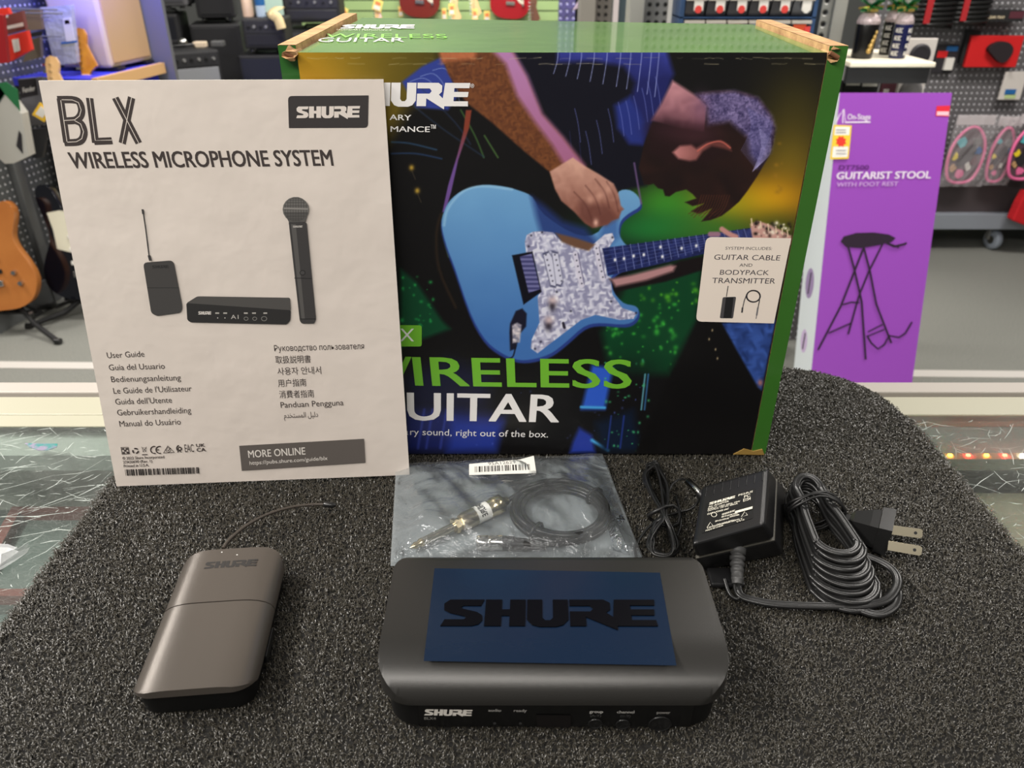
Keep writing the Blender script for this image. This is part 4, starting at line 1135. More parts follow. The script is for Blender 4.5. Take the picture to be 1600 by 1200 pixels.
# front panel with lettering and buttons
xl_, xr_ = pm(655, 1120, 0.008).x, pm(1080, 1120, 0.008).x
fy = yf - 0.0006
MB().hexa([Vector(p) for p in ((xl_, fy + 0.0007, MZ + 0.0012), (xr_, fy + 0.0007, MZ + 0.0012), (xr_, fy + 0.003, MZ + 0.0012), (xl_, fy + 0.003, MZ + 0.0012), (xl_, fy, MZ + 0.0203), (xr_, fy, MZ + 0.0203), (xr_, fy + 0.003, MZ + 0.0203), (xl_, fy + 0.003, MZ + 0.0203))]).build('front_panel', mat('gloss_black_panel', rgb(14, 14, 14), 0.3), rec)
SF = Surf((xl_, fy, MZ + 0.0203), (1, 0, 0), (0, -0.0007, 0.0191))
K = Ink(SF, 0.00025)
LW = (196, 192, 184)
K.logo((663, 1117), (737, 1118), (664, 1107.5), LW)
for s, x0, y0, x1, y1, h, c in (('BLX4', 663, 1123.5, 681, 1123.7, 4, (110, 108, 104)), ('audio', 763, 1111, 783, 1111.2, 4, (140, 138, 134)), ('ready', 803, 1111.3, 823, 1111.5, 4, (140, 138, 134)), ('group', 921, 1113, 942, 1113.2, 4.2, (170, 168, 164)), ('(A-Y)', 922, 1119, 939, 1119, 3.6, (60, 60, 60)), ('channel', 964, 1113.4, 991, 1113.6, 4.2, (150, 148, 144)), ('(0-9)', 969, 1119.4, 985, 1119.4, 3.6, (50, 50, 50)), ('power', 1026, 1114, 1047, 1114.2, 4, (130, 128, 124))):
    K.text(s, (x0, y0), (x1, y1), (x0, y0 - h), c, 0.012)
K.poly([(838, 1116), (892, 1116.5), (891, 1135), (839, 1134.5)], (13, 10, 10), 0.0006)
for x, y in ((773, 1129), (813, 1129)): K.disc(x, y, 2.4, 2.0, (46, 46, 46))
K.build('panel_lettering', M['ink'], rec)
for x, y, r_, nm in ((930, 1130, 0.0040, 'group_button'), (973, 1131, 0.0040, 'channel_button'), (1031, 1130.5, 0.0062, 'power_button')):
    c = SF.at(SF.px(x, y), 0.0)
    c.z = min(c.z, MZ + 0.0200 - r_)
    MB().lathe([(r_, 0), (r_, 0.0006), (r_ - 0.0006, 0.0009), (r_ - 0.0008, 0.0005), (r_ - 0.0012, 0.0004), (0.0006, 0.0007)], c + SF.n * 0.0001, SF.n, 28).build(nm, mat('button_black', rgb(26, 26, 26), 0.25), rec)
# protective film with raised letters
SR = Surf((rec.location.x, rec.location.y, MZ + 0.0402), (1, 0, 0), (0, 1, 0))
K = Ink(SR, 0.0001, k=1.0); K.poly([(679, 888), (1031, 895), (1057, 1040), (662, 1033)], (11, 27, 47))
fl = K.build('blue_film', ink_mat('blue_film', 0.22, bump=(60, 0.05, 0.003)), rec)
K = Ink(SR, 0.0003, k=1.0); a, e, h = K._frame((688, 979), (1029, 979.5), (694, 938))
T = MB()
for off, pl in LOGO:
    T.prism([tuple(a + e * ((x + off) / 520.0) + h * (y / 100.0)) for x, y in pl], lambda u, v: SR.at((u, v), 0.00005), lambda u, v: SR.at((u, v), 0.0007 + off * 2e-7))
T.build('raised_logo', mat('letter_black', rgb(6, 6, 10), 0.5, spec=0.08), rec)

# ================================================================== instrument cable and its bag
cab = root('instrument_cable', pm(800, 810), 'coiled black guitar cable with a large gold-tipped plug inside the clear bag', 'cable')
cc_ = pm(876, 797, 0.006)
ex = (pm(952, 800, 0.006) - pm(799, 797, 0.006)) / 2; ey = (pm(872, 752, 0.006) - pm(880, 842, 0.006)) / 2
loops = []
for i, (k, z) in enumerate(((1.0, 0.0), (0.93, 0.0030), (0.86, 0.0004), (0.955, 0.0058), (0.80, 0.0024))):
    loops.append([cc_ + ex * (k * math.cos(t * math.pi / 24) + 0.03 * math.sin(i * 2.1)) + ey * (k * math.sin(t * math.pi / 24) + 0.04 * math.cos(i * 1.7)) + Vector((0, 0, z - 0.003)) for t in range(48)])
w_ = MB()
for lp in loops: w_.tube(lp, 0.0019, 8, True)
a0 = [pm(786, 786, 0.007), pm(800, 778, 0.008), pm(820, 766, 0.009), pm(850, 756, 0.008)]
w_.tube(smooth_path(a0, 5), 0.0019, 8)
w_.tube(smooth_path([pm(842, 853, 0.006), pm(880, 848, 0.006), pm(915, 836, 0.0065), pm(940, 815, 0.007), pm(946, 795, 0.007)], 5), 0.0019, 8)
w_.build('cable_coil', M['rubber'], cab)
for t_ in (0.62, 2.2 + 1.9):
    c = cc_ + ex * 0.90 * math.cos(t_) + ey * 0.90 * math.sin(t_); rad = (ex * math.cos(t_) + ey * math.sin(t_)).normalized()
    ring = [c + rad * 0.0072 * math.cos(q * 0.524) + Vector((0, 0, 0.0062 * math.sin(q * 0.524))) for q in range(12)]
    MB().tube(ring, 0.0012, 6, True).build('cable_tie', M['black'], cab)
j0, j1 = pm(641, 856, 0.005), pm(790, 783, 0.008)
jd = (j1 - j0); JL = jd.length; jd.normalize()
MB().lathe([(0.0004, 0), (0.0026, 0.004), (0.0020, 0.0062), (0.0031, 0.0078), (0.0031, 0.0098)], j0, jd, 16).build('plug_tip', M['brass'], cab)
MB().lathe([(0.0030, 0.0100), (0.0030, JL * 0.46)], j0, jd, 16).build('plug_shaft', mat('nickel', (0.66, 0.60, 0.48), 0.2, 1.0), cab)
MB().lathe([(0.0058, JL * 0.44), (0.0058, JL * 0.475), (0.0047, JL * 0.48), (0.0047, JL * 0.515)], j0, jd, 6, smooth=False).build('plug_nut', M['brass'], cab)
MB().lathe([(0.0058, JL * 0.515), (0.0066, JL * 0.55), (0.0066, JL * 0.66)], j0, jd, 18).build('plug_sleeve', mat('warm_nickel', (0.6, 0.52, 0.38), 0.3, 1.0), cab)
MB().lathe([(0.00665, JL * 0.66), (0.00665, JL * 0.80)], j0, jd, 18).build('plug_label', M['white'], cab)
MB().lathe([(0.0066, JL * 0.80), (0.0066, JL * 0.86), (0.0071, JL * 0.865), (0.0071, JL * 0.95), (0.0040, JL * 0.97), (0.0030, JL * 1.02)], j0, jd, 18).build('plug_collar', M['brass'], cab)
side = jd.cross(Vector((0, 0, 1))).normalized(); upn = side.cross(jd)
K = Ink(SK, 0.0); K.dh = 0.00001
vs, fs = text2d('SHURE', 0.03)
base = j0 + jd * (JL * 0.695)
K._put([(x, y) for x, y in vs], fs, (30, 30, 30))
K.v = [base + (side * math.sin((0.5 - x) * -1.9 + 0.35) + upn * math.cos((0.5 - x) * -1.9 + 0.35)) * 0.00675 + jd * (JL * 0.055 * (1 - y)) for x, y in vs]
K.build('plug_lettering', M['ink'], cab)
k0, k1 = pm(745, 848, 0.006), pm(785, 848, 0.006)
kd = (k1 - k0).normalized()
MB().lathe([(0.0046, 0), (0.0052, 0.001), (0.0052, 0.0075), (0.0047, 0.008), (0.0052, 0.0085), (0.0052, (k1 - k0).length)], k0, kd, 18).build('small_connector', M['chrome'], cab)
MB().lathe([(0.0050, 0), (0.0050, 0.008), (0.0044, 0.009), (0.0044, 0.016), (0.0026, 0.024), (0.0021, 0.030)], k1, pm(842, 853, 0.006) - k1, 14).build('connector_boot', M['black'], cab)

bag = root('clear_plastic_bag', pm(795, 800), 'clear plastic bag with a white barcode label, holding the coiled cable', 'bag')
m_bag = bpy.data.materials.new('clear_polythene'); m_bag.use_nodes = True
nt = m_bag.node_tree; N, L = nt.nodes.new, nt.links.new
for n in list(nt.nodes): nt.nodes.remove(n)
out = N('ShaderNodeOutputMaterial'); tr = N('ShaderNodeBsdfTransparent'); tr.inputs[0].default_value = (0.93, 0.95, 0.96, 1)
gl_ = N('ShaderNodeBsdfGlossy'); gl_.inputs['Roughness'].default_value = 0.16; gl_.inputs[0].default_value = (0.95, 0.97, 1, 1)
dfu = N('ShaderNodeBsdfDiffuse'); dfu.inputs[0].default_value = (0.80, 0.84, 0.86, 1)
fr = N('ShaderNodeFresnel'); fr.inputs[0].default_value = 1.38
tc = N('ShaderNodeTexCoord'); n1 = N('ShaderNodeTexNoise'); n1.inputs['Scale'].default_value = 30; n1.inputs['Detail'].default_value = 4; n1.inputs['Distortion'].default_value = 2.2
bp = N('ShaderNodeBump'); bp.inputs['Strength'].default_value = 0.75; bp.inputs['Distance'].default_value = 0.006
L(tc.outputs['Object'], n1.inputs['Vector']); L(n1.outputs[0], bp.inputs['Height'])
for s_ in (gl_, fr): L(bp.outputs[0], s_.inputs['Normal'])
ma = N('ShaderNodeMixShader'); ma.inputs[0].default_value = 0.05; L(tr.outputs[0], ma.inputs[1]); L(dfu.outputs[0], ma.inputs[2])
mb_ = N('ShaderNodeMixShader'); L(fr.outputs[0], mb_.inputs[0]); L(ma.outputs[0], mb_.inputs[1]); L(gl_.outputs[0], mb_.inputs[2]); L(mb_.outputs[0], out.inputs[0])
m_bag2 = mat('milky_polythene', (0.30, 0.33, 0.34), 0.2, spec=0.5, bump=(70, 0.5, 0.004)); m_bag2.node_tree.nodes['Principled BSDF'].inputs['Alpha'].default_value = 0.55
C4 = [pm(610, 884, 0.001), pm(1004, 874, 0.001), pm(941, 711, 0.001), pm(619, 728, 0.001)]
nu, nv = 64, 40
gx, gy = np.meshgrid(np.linspace(0, 1, nu), np.linspace(0, 1, nv))
Pq = [np.array(c) for c in C4]
XY = (Pq[0][None, None] * ((1 - gx) * (1 - gy))[..., None] + Pq[1][None, None] * (gx * (1 - gy))[..., None] + Pq[2][None, None] * (gx * gy)[..., None] + Pq[3][None, None] * ((1 - gx) * gy)[..., None])
edge = np.clip(np.minimum(np.minimum(gx, 1 - gx), np.minimum(gy, 1 - gy)) / 0.13, 0, 1); edge = edge * edge * (3 - 2 * edge)
hump = 0.0095 * np.exp(-(((XY[..., 0] - cc_.x) / 0.055) ** 2 + ((XY[..., 1] - cc_.y) / 0.035) ** 2)) + 0.0085 * np.exp(-(((XY[..., 0] - (j0.x + j1.x) / 2) / 0.045) ** 2 + ((XY[..., 1] - (j0.y + j1.y) / 2) / 0.03) ** 2))
wr = vnoise(XY[..., 0] * 1000, XY[..., 1] * 1000, 16, 41) * 0.004 + vnoise(XY[..., 0] * 1000 + XY[..., 1] * 600, XY[..., 1] * 300, 9, 42) * 0.003
top = XY.copy(); top[..., 2] = MZ + 0.0014 + edge * (0.0035 + hump + wr) + (1 - edge) * wr * 0.5
bot = XY.copy(); bot[..., 2] = MZ + 0.0008
T = MB()
fa = [(j * nu + i, j * nu + i + 1, (j + 1) * nu + i + 1, (j + 1) * nu + i) for j in range(nv - 1) for i in range(nu - 1)]
T.add(top.reshape(-1, 3), fa, 0, True); T.build('upper_film', m_bag, bag)
T = MB(); T.add(bot.reshape(-1, 3), [f[::-1] for f in fa], 0, True); T.build('lower_film', m_bag2, bag)
# folded flap at the right edge
fp = [pm(x, y, h) for x, y, h in ((952, 752, 0.002), (977, 813, 0.003), (968, 822, 0.003), (985, 868, 0.002), (958, 860, 0.004), (936, 760, 0.004))]
T = MB(); T.add(fp + [pm(962, 815, 0.006)], [(i, (i + 1) % 6, 6) for i in range(6)], 0, False); T.build('folded_flap', m_bag, bag)
lb = [pm(x, y, 0.0105) for x, y in ((733, 742), (838, 737), (834, 711), (733, 726))]
SL = Surf(lb[0], lb[1] - lb[0], lb[3] - lb[0])
T = MB().prism([SL.px(*p) for p in ((733, 742), (838, 739), (834, 712), (812, 718), (733, 725))], lambda u, v: SL.at((u, v), -0.0003), lambda u, v: SL.at((u, v), 0.0)); T.build('barcode_label', M['white'], bag)
K = Ink(SL, 0.0001)
K.text('95A12629', (763, 727), (806, 724), (762, 722.5), (90, 88, 84)); K.bars((742, 738), (829, 734), (742, 729), 30, 4, (40, 38, 36))
K.build('label_print', M['ink'], bag)

# ================================================================== power adapter with its two cords
ad = root('power_adapter', pm(1155, 830), 'black power adapter block with a white-printed rating panel, between its two coiled cords', 'power adapter')
t0, t1, t2, t3 = pm(1081, 851, .036), pm(1195, 819, .043), pm(1201, 731, .043), pm(1096, 760, .036)     # label face: front-left, front-right, back-right, back-left
f0, f1, f2 = pm(1093, 893, 0.0), pm(1224, 867, 0.0), pm(1227, 764, 0.0); f3 = f0 + (f2 - f1)
lid = lambda s: [f0.lerp(t0, s), f1.lerp(t1, s), f2.lerp(t2, s), f3.lerp(t3, s)]
m_ad = mat('adapter_black', rgb(24, 24, 25), 0.36, spec=0.55, bump=(900, 0.08, 0.0005))
MB().hexa(lid(0.0) + lid(0.47)).build('base_half', m_ad, ad, bevel=0.0015)
MB().hexa(lid(0.475) + lid(0.50)).build('parting_seam', mat('seam_grey', rgb(84, 82, 76), 0.4), ad)
MB().hexa(lid(0.505) + [t0, t1, t2, t3]).build('cover_half', m_ad, ad, bevel=0.0030, seg=4)
SA = Surf(t0, t1 - t0, t3 - t0); nrm = (t1 - t0).cross(t3 - t0).normalized()
SA.n = nrm
c9 = lambda x, y: (1080 + x * 0.125, 730 + y * 0.125)
T = MB().prism(arc_round([SA.px(*c9(*p)) for p in ((130, 832), (775, 640), (805, 262), (190, 455))], 0.0015), lambda u, v: SA.at((u, v), -0.0005), lambda u, v: SA.at((u, v), 0.00025))
T.build('rating_panel', mat('panel_black', rgb(15, 15, 15), 0.45), ad)
K = Ink(SA, 0.0004)
PRT = (190, 186, 172)
K.logo(c9(222, 478), c9(548, 388), c9(228, 448), PRT)
K.text('PS24US', c9(590, 368), c9(768, 318), c9(594, 346), PRT, 0.01)
for s, x0, y0, x1, y1, h in (('AC ADAPTER', 215, 515, 470, 440, 22), ('INPUT: 120V 60Hz 10W', 210, 540, 610, 440, 18), ('OUTPUT: 12V DC 400mA', 205, 562, 580, 468, 18), ('CLASS 2 POWER UNIT', 200, 605, 470, 535, 20), ('FC', 662, 392, 735, 372, 32), ('E154', 650, 440, 742, 415, 36), ('FOR INDOOR USE ONLY', 385, 612, 545, 560, 22), ('RISK OF ELECTRIC SHOCK', 380, 640, 580, 590, 18), ('DRY LOCATION USE', 300, 695, 470, 655, 18), ('CAUTION: SEE MANUAL', 480, 640, 600, 610, 18), ('DO NOT OPEN', 320, 740, 540, 680, 18), ('LISTED POWER SUPPLY', 200, 780, 640, 660, 18), ('MADE IN CHINA', 180, 815, 400, 745, 18), ('W2', 560, 705, 665, 672, 16)):
    K.text(s, c9(x0, y0), c9(x1, y1), c9(x0 + 3, y0 - h), PRT, 0.01)
K.poly([c9(545, 590), c9(765, 530), c9(768, 500), c9(550, 560)], PRT)
for x, y, r_ in ((285, 605, 34),): K.line([(c9(x, y)[0] + r_ * 0.125 * math.cos(t * 0.45), c9(x, y)[1] + r_ * 0.1 * math.sin(t * 0.45)) for t in range(14)], 0.0004, PRT, True)
for x, y in ((235, 745), (665, 610)): K.line([c9(x - 38, y + 22), c9(x + 38, y), c9(x + 6, y - 45)], 0.0004, PRT, True)
K.build('rating_print', M['ink'], ad)
for i in range(8):
    f = (i + 0.7) / 8.4
    a, b = t3.lerp(t2, f), t0.lerp(t1, f)
    p, q = a.lerp(b, 0.04) + nrm * 0.00005, a.lerp(b, 0.22) + nrm * 0.00005
    MB().tube([p, q], 0.00035, 5).build('cover_rib', m_ad, ad)
# mounting lug at the lower left
g0 = f0 + Vector((0.004, -0.004, 0))
MB().box((g0.x, g0.y - 0.012, MZ + 0.0003), (g0.x + 0.022, g0.y + 0.004, MZ + 0.004)).build('mounting_lug', m_ad, ad, bevel=0.0012)
# strain relief boot
s0, s1 = pm(1152, 858, 0.017), pm(1152, 913, 0.0055)
sd_ = (s1 - s0); sl = sd_.length
prof = [(0.0058, 0)]
for k in range(5): prof += [(0.0056 - k * 0.0004, sl * (0.06 + k * 0.17)), (0.0054 - k * 0.0004, sl * (0.15 + k * 0.17)), (0.0040, sl * (0.155 + k * 0.17)), (0.0038, sl * (0.205 + k * 0.17))]
prof += [(0.0036, sl * 0.9), (0.0034, sl)]
MB().lathe(prof, s0, sd_, 14).build('strain_relief', mat('boot_grey', rgb(66, 66, 66), 0.5), ad)

# ---- mains cord: flat twin lead wound in a bundle, running to a two-blade plug
r8 = 0.0015
TW = [(r8 * 0.95 + r8 * math.cos(t), r8 * math.sin(t)) for t in [-2.3 + 0.46 * k for k in range(11)]] + [(-r8 * 0.95 - r8 * math.cos(t), -r8 * math.sin(t)) for t in [-2.3 + 0.46 * k for k in range(11)]]
A0, B0 = pm(1262, 786, 0.010), pm(1312, 884, 0.010)
axis = (B0 - A0); axl = axis.length; axis.normalize(); sdv = Vector((0, 0, 1)).cross(axis).normalized()
w_ = MB()
for i in range(8):
    z = 0.0026 + 0.0027 * i
    half = 0.0205 - 0.0010 * i
    sh = axis * (0.011 - 0.0034 * i); la = -0.001 * (i % 3); lb_ = axl
    wob = sdv * (0.0012 * math.sin(i * 2.3))
    A = A0 + sh * 0.15 + wob; B = B0 + sh + wob
    A.z = B.z = MZ + z
    pts = []
    for k in range(13):
        t = math.pi * k / 12
        pts.append(B + sdv * (half * math.cos(t)) + axis * (half * 1.0 * math.sin(t)))
    mid = (A + B) / 2
    pts.append(mid.lerp(A, 0.0) - sdv * (half * 0.84)); pts.append(mid.lerp(A, 0.5) - sdv * (half * 0.66))
    for k in range(9):
        t = math.pi * k / 8
        pts.append(A - sdv * (half * 0.66 * math.cos(t)) - axis * (half * 0.75 * math.sin(t)) + Vector((0, 0, 0.004 * math.sin(t))))
    pts.append(mid.lerp(A, 0.5) + sdv * (half * 0.66)); pts.append(mid + sdv * (half * 0.84))
    w_.tube(smooth_path(pts, 3, True), r8, closed=True, prof=TW, up=(0, 0, 1))
lead = [(1152, 911, .005), (1153, 922, .0035), (1158, 931, .003), (1172, 936.5, .003), (1205, 943, .0028), (1250, 946, .0028), (1310, 947, .003), (1352, 946, .004), (1384, 938, .006), (1400, 920, .008), (1402, 903, .009), (1392, 888, .009), (1372, 876, .009), (1350, 868, .0095), (1325, 862, .010)]
w_.tube(smooth_path([pm(*p) for p in lead], 5), r8, prof=TW, up=(0, 0, 1))
lead2 = [(1132, 905, .006), (1140, 928, .0028), (1152, 936, .0025), (1157, 926, .003)]
w_.tube(smooth_path([pm(*p) for p in lead2], 5), 0.0013, 6)
lead3 = [(1318, 935, .003), (1345, 953, .0026), (1374, 960, .0026), (1397, 948, .004), (1403, 930, .006), (1400, 915, .006)]
w_.tube(smooth_path([pm(*p) for p in lead3], 5), r8, prof=TW, up=(0, 0, 1))
w_.build('mains_cord', M['rubber'], ad)
tie = MB()
ct = A0.lerp(B0, 0.22); 
for dd, tw in ((0.0, 0.0), (0.003, 0.5), (-0.0025, 1.1)):
    ring = []
    for k in range(20):
        t = 6.2832 * k / 20
        p = ct + axis * (dd + 0.0018 * math.sin(3 * t + tw)) + sdv * (0.0195 * math.cos(t)); p.z = MZ + 0.0145 + 0.0140 * math.sin(t)
        ring.append(p)
    tie.tube(ring, 0.0010, 6, True)
tie.build('cord_tie', M['black'], ad)
# two-blade plug
p0, p1 = pm(1318, 812, 0.012), pm(1392, 832, 0.013)
pd = (p1 - p0); pd.z = 0; pl_ = pd.length; pd.normalize(); pn = Vector((0, 0, 1)).cross(pd)
def plug_sec(t, hw, hh):
    c = p0.lerp(p1, t)
    return [c + pn * (hw * a_) + Vector((0, 0, hh * b_)) for a_, b_ in ((-1, -1), (1, -1), (1, 1), (-1, 1))]
secs = [plug_sec(0, .003, .003), plug_sec(.12, .0035, .0035), plug_sec(.2, .0065, .0055), plug_sec(.55, .0100, .0080), plug_sec(.72, .0112, .0088), plug_sec(.73, .0128, .0102), plug_sec(1.0, .0132, .0108)]
T = MB()
for i in range(len(secs) - 1): T.hexa(secs[i] + secs[i + 1])
T2 = MB(); vs = [p for s in secs for p in s]; m_ = len(secs)
T2.add(vs, [(4 * i + k, 4 * i + (k + 1) % 4, 4 * i + 4 + (k + 1) % 4, 4 * i + 4 + k) for i in range(m_ - 1) for k in range(4)] + [(3, 2, 1, 0), tuple(4 * (m_ - 1) + k for k in range(4))])
plug = T2.build('plug_body', M['rubber'], ad, fix=True)
blm = mat('plug_blade_metal', (0.60, 0.54, 0.40), 0.28, 1.0)
for (xa, ya), (xb, yb) in (((1388, 827), (1441, 834)), ((1387, 852), (1440, 861))):
    a, b = pm(xa, ya, .013), pm(xb, yb, .013)
    d_ = (b - a).normalized(); s_ = Vector((0, 0, 1)).cross(d_)
    # flat blade with a hole and a chamfered end
    L_ = (b - a).length
    pl = [(0, -.0032), (L_ - .0014, -.0032), (L_, -.0022), (L_, .0022), (L_ - .0014, .0032), (0, .0032)]
    T = MB().prism(pl, lambda u, v: a + d_ * u + (s_ * 0.55 + Vector((0, 0, 0.83))) * v - (s_ * 0.83 - Vector((0, 0, 0.55))) * 0.0008, lambda u, v: a + d_ * u + (s_ * 0.55 + Vector((0, 0, 0.83))) * v + (s_ * 0.83 - Vector((0, 0, 0.55))) * 0.0008)
    bl = T.build('plug_blade', blm, ad, fix=True)
    hc = a + d_ * (L_ - 0.0045)
    nn_ = -(s_ * 0.83 - Vector((0, 0, 0.55)))
    MB().cyl(hc - nn_ * 0.00095, hc + nn_ * 0.00095, 0.0011, n=10).build('blade_hole', M['matte_black'], bl)

# ---- low voltage cord: thin bundle pinched by a twist, ending in a barrel plug
w_ = MB()
def dc(pts, closed=True, r=0.00095): w_.tube(smooth_path([pm(*p) for p in pts], 5, closed), r, 7, closed)
rd = random.Random(12)
for i in range(10):
    j = lambda s=6.0: rd.uniform(-s, s)
    z = 0.0014 + 0.0014 * i
    dc([(1036 + j(2), 806 + j(2), z + .003), (1022 + j(2), 775 + j(), z), (1011 + j(), 748 + j(), z), (1015 + j(4), 728 + j(4), z), (1026 + j(3), 726 + j(4), z), (1037 + j(), 752 + j(), z), (1041 + j(), 780 + j(), z),
        (1040 + j(2), 806 + j(2), z + .003), (1050 + j(), 832 + j(), z), (1056 + j(), 856 + j(4), z), (1042 + j(4), 868 + j(3), z), (1024 + j(4), 864 + j(4), z), (1016 + j(), 846 + j(), z), (1026 + j(), 824 + j(), z)])
dc([(1070, 749, .010), (1060, 750, .012), (1050, 758, .012), (1043, 775, .010), (1038, 800, .009)], False)
dc([(1093, 772, .006), (1090, 785, .004), (1078, 796, .003), (1062, 800, .005), (1040, 806, .010)], False)
dc([(1056, 776, .003), (1063, 800, .0018), (1063, 822, .0018), (1058, 838, .003)], False)
dc([(1034, 806, .008), (1012, 826, .004), (998, 845, .002), (993, 862, .002), (996, 876, .002)], False)
dc([(1060, 870, .003), (1075, 880, .003), (1086, 884, .003)], False)
w_.build('output_cord', M['rubber'], ad)
ring = [pm(1038, 806, 0.009) + Vector((0.0115 * math.cos(k * 0.524), 0.003 * math.sin(k * 1.05), 0.0085 * math.sin(k * 0.524))) for k in range(12)]
MB().tube(ring, 0.0013, 6, True).build('cord_tie', M['black'], ad)
b0, b1 = pm(1074, 751, .011), pm(1094, 771, .009)
bd_ = (b1 - b0)
MB().lathe([(0.0012, 0), (0.0028, 0.0003), (0.0028, bd_.length)], b0, bd_, 14).build('barrel_plug', M['chrome'], ad)
MB().lathe([(0.0036, 0), (0.0036, 0.006), (0.0018, 0.009)], b1, bd_, 12).build('plug_grip', M['black'], ad)

# ================================================================== stool carton in front of the counter
tb = py_(1265, 590, 2.165); tt = py_(1308, 166, 2.37)
xr0 = py_(1421, 590, 2.165); xr1 = py_(1485, 166, 2.37)
sx0, sx1 = (tb.x + tt.x) / 2, (xr0.x + xr1.x) / 2
vdir = Vector((0, tt.y - tb.y, tt.z - tb.z)).normalized()
base = Vector((sx0, tb.y, tb.z)) - vdir * (tb.z / vdir.z)
sw = sx1 - sx0; sh = (Vector((0, tt.y, tt.z)) - Vector((0, base.y, 0))).length; sdp = 0.15
sdir = Vector((0, vdir.z, -vdir.y))
base_z = 0.0
def sbx(u, d, v):
    return base + Vector((u, 0, 0)) + sdir * d + vdir * v + Vector((0, 0, sdp * vdir.y))
# the foot of the leaning box rests on its back lower edge
stool = root('stool_carton', base + Vector((sw / 2, 0.05, 0)), 'tall purple carton with a picture of a black stool, leaning behind the counter', 'box')
m_pur = ink_mat('purple_print', 0.4)
MB().hexa([sbx(0, .001, 0), sbx(sw, .001, 0), sbx(sw, sdp, 0), sbx(0, sdp, 0), sbx(0, .001, sh), sbx(sw, .001, sh), sbx(sw, sdp, sh), sbx(0, sdp, sh)]).build('carton_body', mat('white_coated_card', rgb(214, 222, 224), 0.45), stool)
SS = Surf(sbx(0, 0, 0), (1, 0, 0), vdir)
K = Ink(SS, 0.0002, 0.00012, k=1.1)
K.uv([(0, 0), (sw, 0), (sw, sh), (0, sh)], (146, 72, 178))
def q(x, y): return (1200 + x * 0.3917, 150 + y * 0.3917)
WH = (226, 214, 232)
K.line([q(271, 108), q(284, 78), q(300, 54), q(298, 108)], 0.003, WH); K.line([q(303, 52), q(308, 100)], 0.002, WH)
K.text('On-Stage', q(317, 94), q(408, 94), q(318, 72), WH, 0.01); K.line([q(306, 105), q(408, 104)], 0.004, WH)
K.poly([q(672, 40), q(726, 38), q(720, 82), q(668, 80)], (214, 44, 64)); K.poly([q(674, 62), q(722, 62), q(719, 78), q(672, 77)], (236, 190, 200))
K.text('DT7500', q(282, 294), q(400, 294), q(284, 276), (92, 36, 112), 0.015)
K.text('GUITARIST STOOL', q(272, 332), q(646, 328), q(276, 304), WH, 0.02); K.text('WITH FOOT REST', q(272, 362), q(516, 358), q(275, 345), (198, 160, 214), 0.01)
BK = (44, 32, 48)
K.poly([q(288, 580), q(300, 560), q(350, 546), q(420, 544), q(480, 552), q(508, 566), q(490, 582), q(430, 596), q(370, 606), q(310, 602)], BK)
for pl, w in (([(318, 600), (345, 700), (372, 820), (388, 1050)], .0062), ([(380, 604), (335, 720), (290, 835), (198, 1012)], .0062), ([(455, 590), (400, 700), (360, 800), (318, 950)], .0055), ([(380, 604), (405, 700), (430, 830), (490, 985)], .0062),
              ([(296, 832), (330, 822), (362, 824)], .005), ([(240, 945), (330, 905)], .005), ([(470, 585), (500, 600), (545, 590), (550, 584)], .007), ([(490, 592), (520, 604)], .005),
              ([(396, 940), (455, 910)], .004), ([(394, 958), (462, 930)], .004), ([(392, 955), (410, 985), (436, 1008), (462, 990), (480, 955), (520, 962), (545, 945), (572, 900)], .0055)):
    K.line([q(*p) for p in pl], w, BK)
K.build('front_print', m_pur, stool)
SSL = Surf(sbx(0, 0, 0), sdir * -1, vdir); SSL.n = Vector((-1, 0, 0))
K = Ink(SSL, 0.0003, 0.0002, k=1.1)
for v, r_, c in ((sh * 0.46, 0.035, (150, 130, 168)), (sh * 0.28, 0.028, (190, 170, 204))):
    K = Ink(SSL, 0.0003, 0.0002, k=1.1)
    K.uv([(-0.085 + r_ * math.cos(t * 0.4), v + 1.4 * r_ * math.sin(t * 0.4)) for t in range(16)], c); K.uv([(-0.095, v - r_), (-0.085, v - r_), (-0.075, v + r_), (-0.085, v + r_)], (50, 44, 54))
    K.build('side_print', m_pur, stool)
tg = root('price_tag', sbx(0.02, 0, sh * 0.86), 'white and yellow price tag with a red starburst on the purple stool carton', 'price tag')
ST2 = Surf(sbx(0, -0.004, 0), (1, 0, 0), vdir)
pl = [ST2.px(*p) for p in ((1297, 249), (1326, 248), (1331, 196), (1303, 195))]
MB().prism(pl, lambda u, v: ST2.at((u, v), -0.001), lambda u, v: ST2.at((u, v), 0.0)).build('tag_card', mat('tag_yellow', rgb(242, 206, 60), 0.5), tg)
K = Ink(ST2, 0.0002, 0.0002, k=1.1)
K.poly([(1300, 246), (1324, 245.5), (1328, 198), (1305, 198)], (240, 232, 224)); K.poly([(1301, 229), (1326, 229), (1328, 211), (1303, 211)], (244, 200, 60))
K.poly([(1314 + (9 if k % 2 else 6.4) * math.cos(k * 0.3927), 221 + (9.5 if k % 2 else 6.8) * math.sin(k * 0.3927)) for k in range(16)], (222, 58, 44))
for y in (203, 207, 235, 240): K.line([(1306, y), (1322, y)], 0.002, (120, 116, 130))
K.build('tag_print', M['ink'], tg)

# ================================================================== near fixture at the right: posts, pegboard, parts cabinet, shelf
m_peg = peg_mat('grey_pegboard', rgb(138, 138, 136), rgb(30, 30, 30), 0.026, 0.0058)
m_pegd = peg_mat('dim_pegboard', rgb(112, 110, 112), rgb(196, 196, 200), 0.0265, 0.0050)
m_post = mat('grey_upright', rgb(158, 158, 152), 0.4, 0.2)
m_slot = peg_mat('slotted_upright', rgb(158, 158, 152), rgb(30, 30, 30), 0.034, 0.0075)


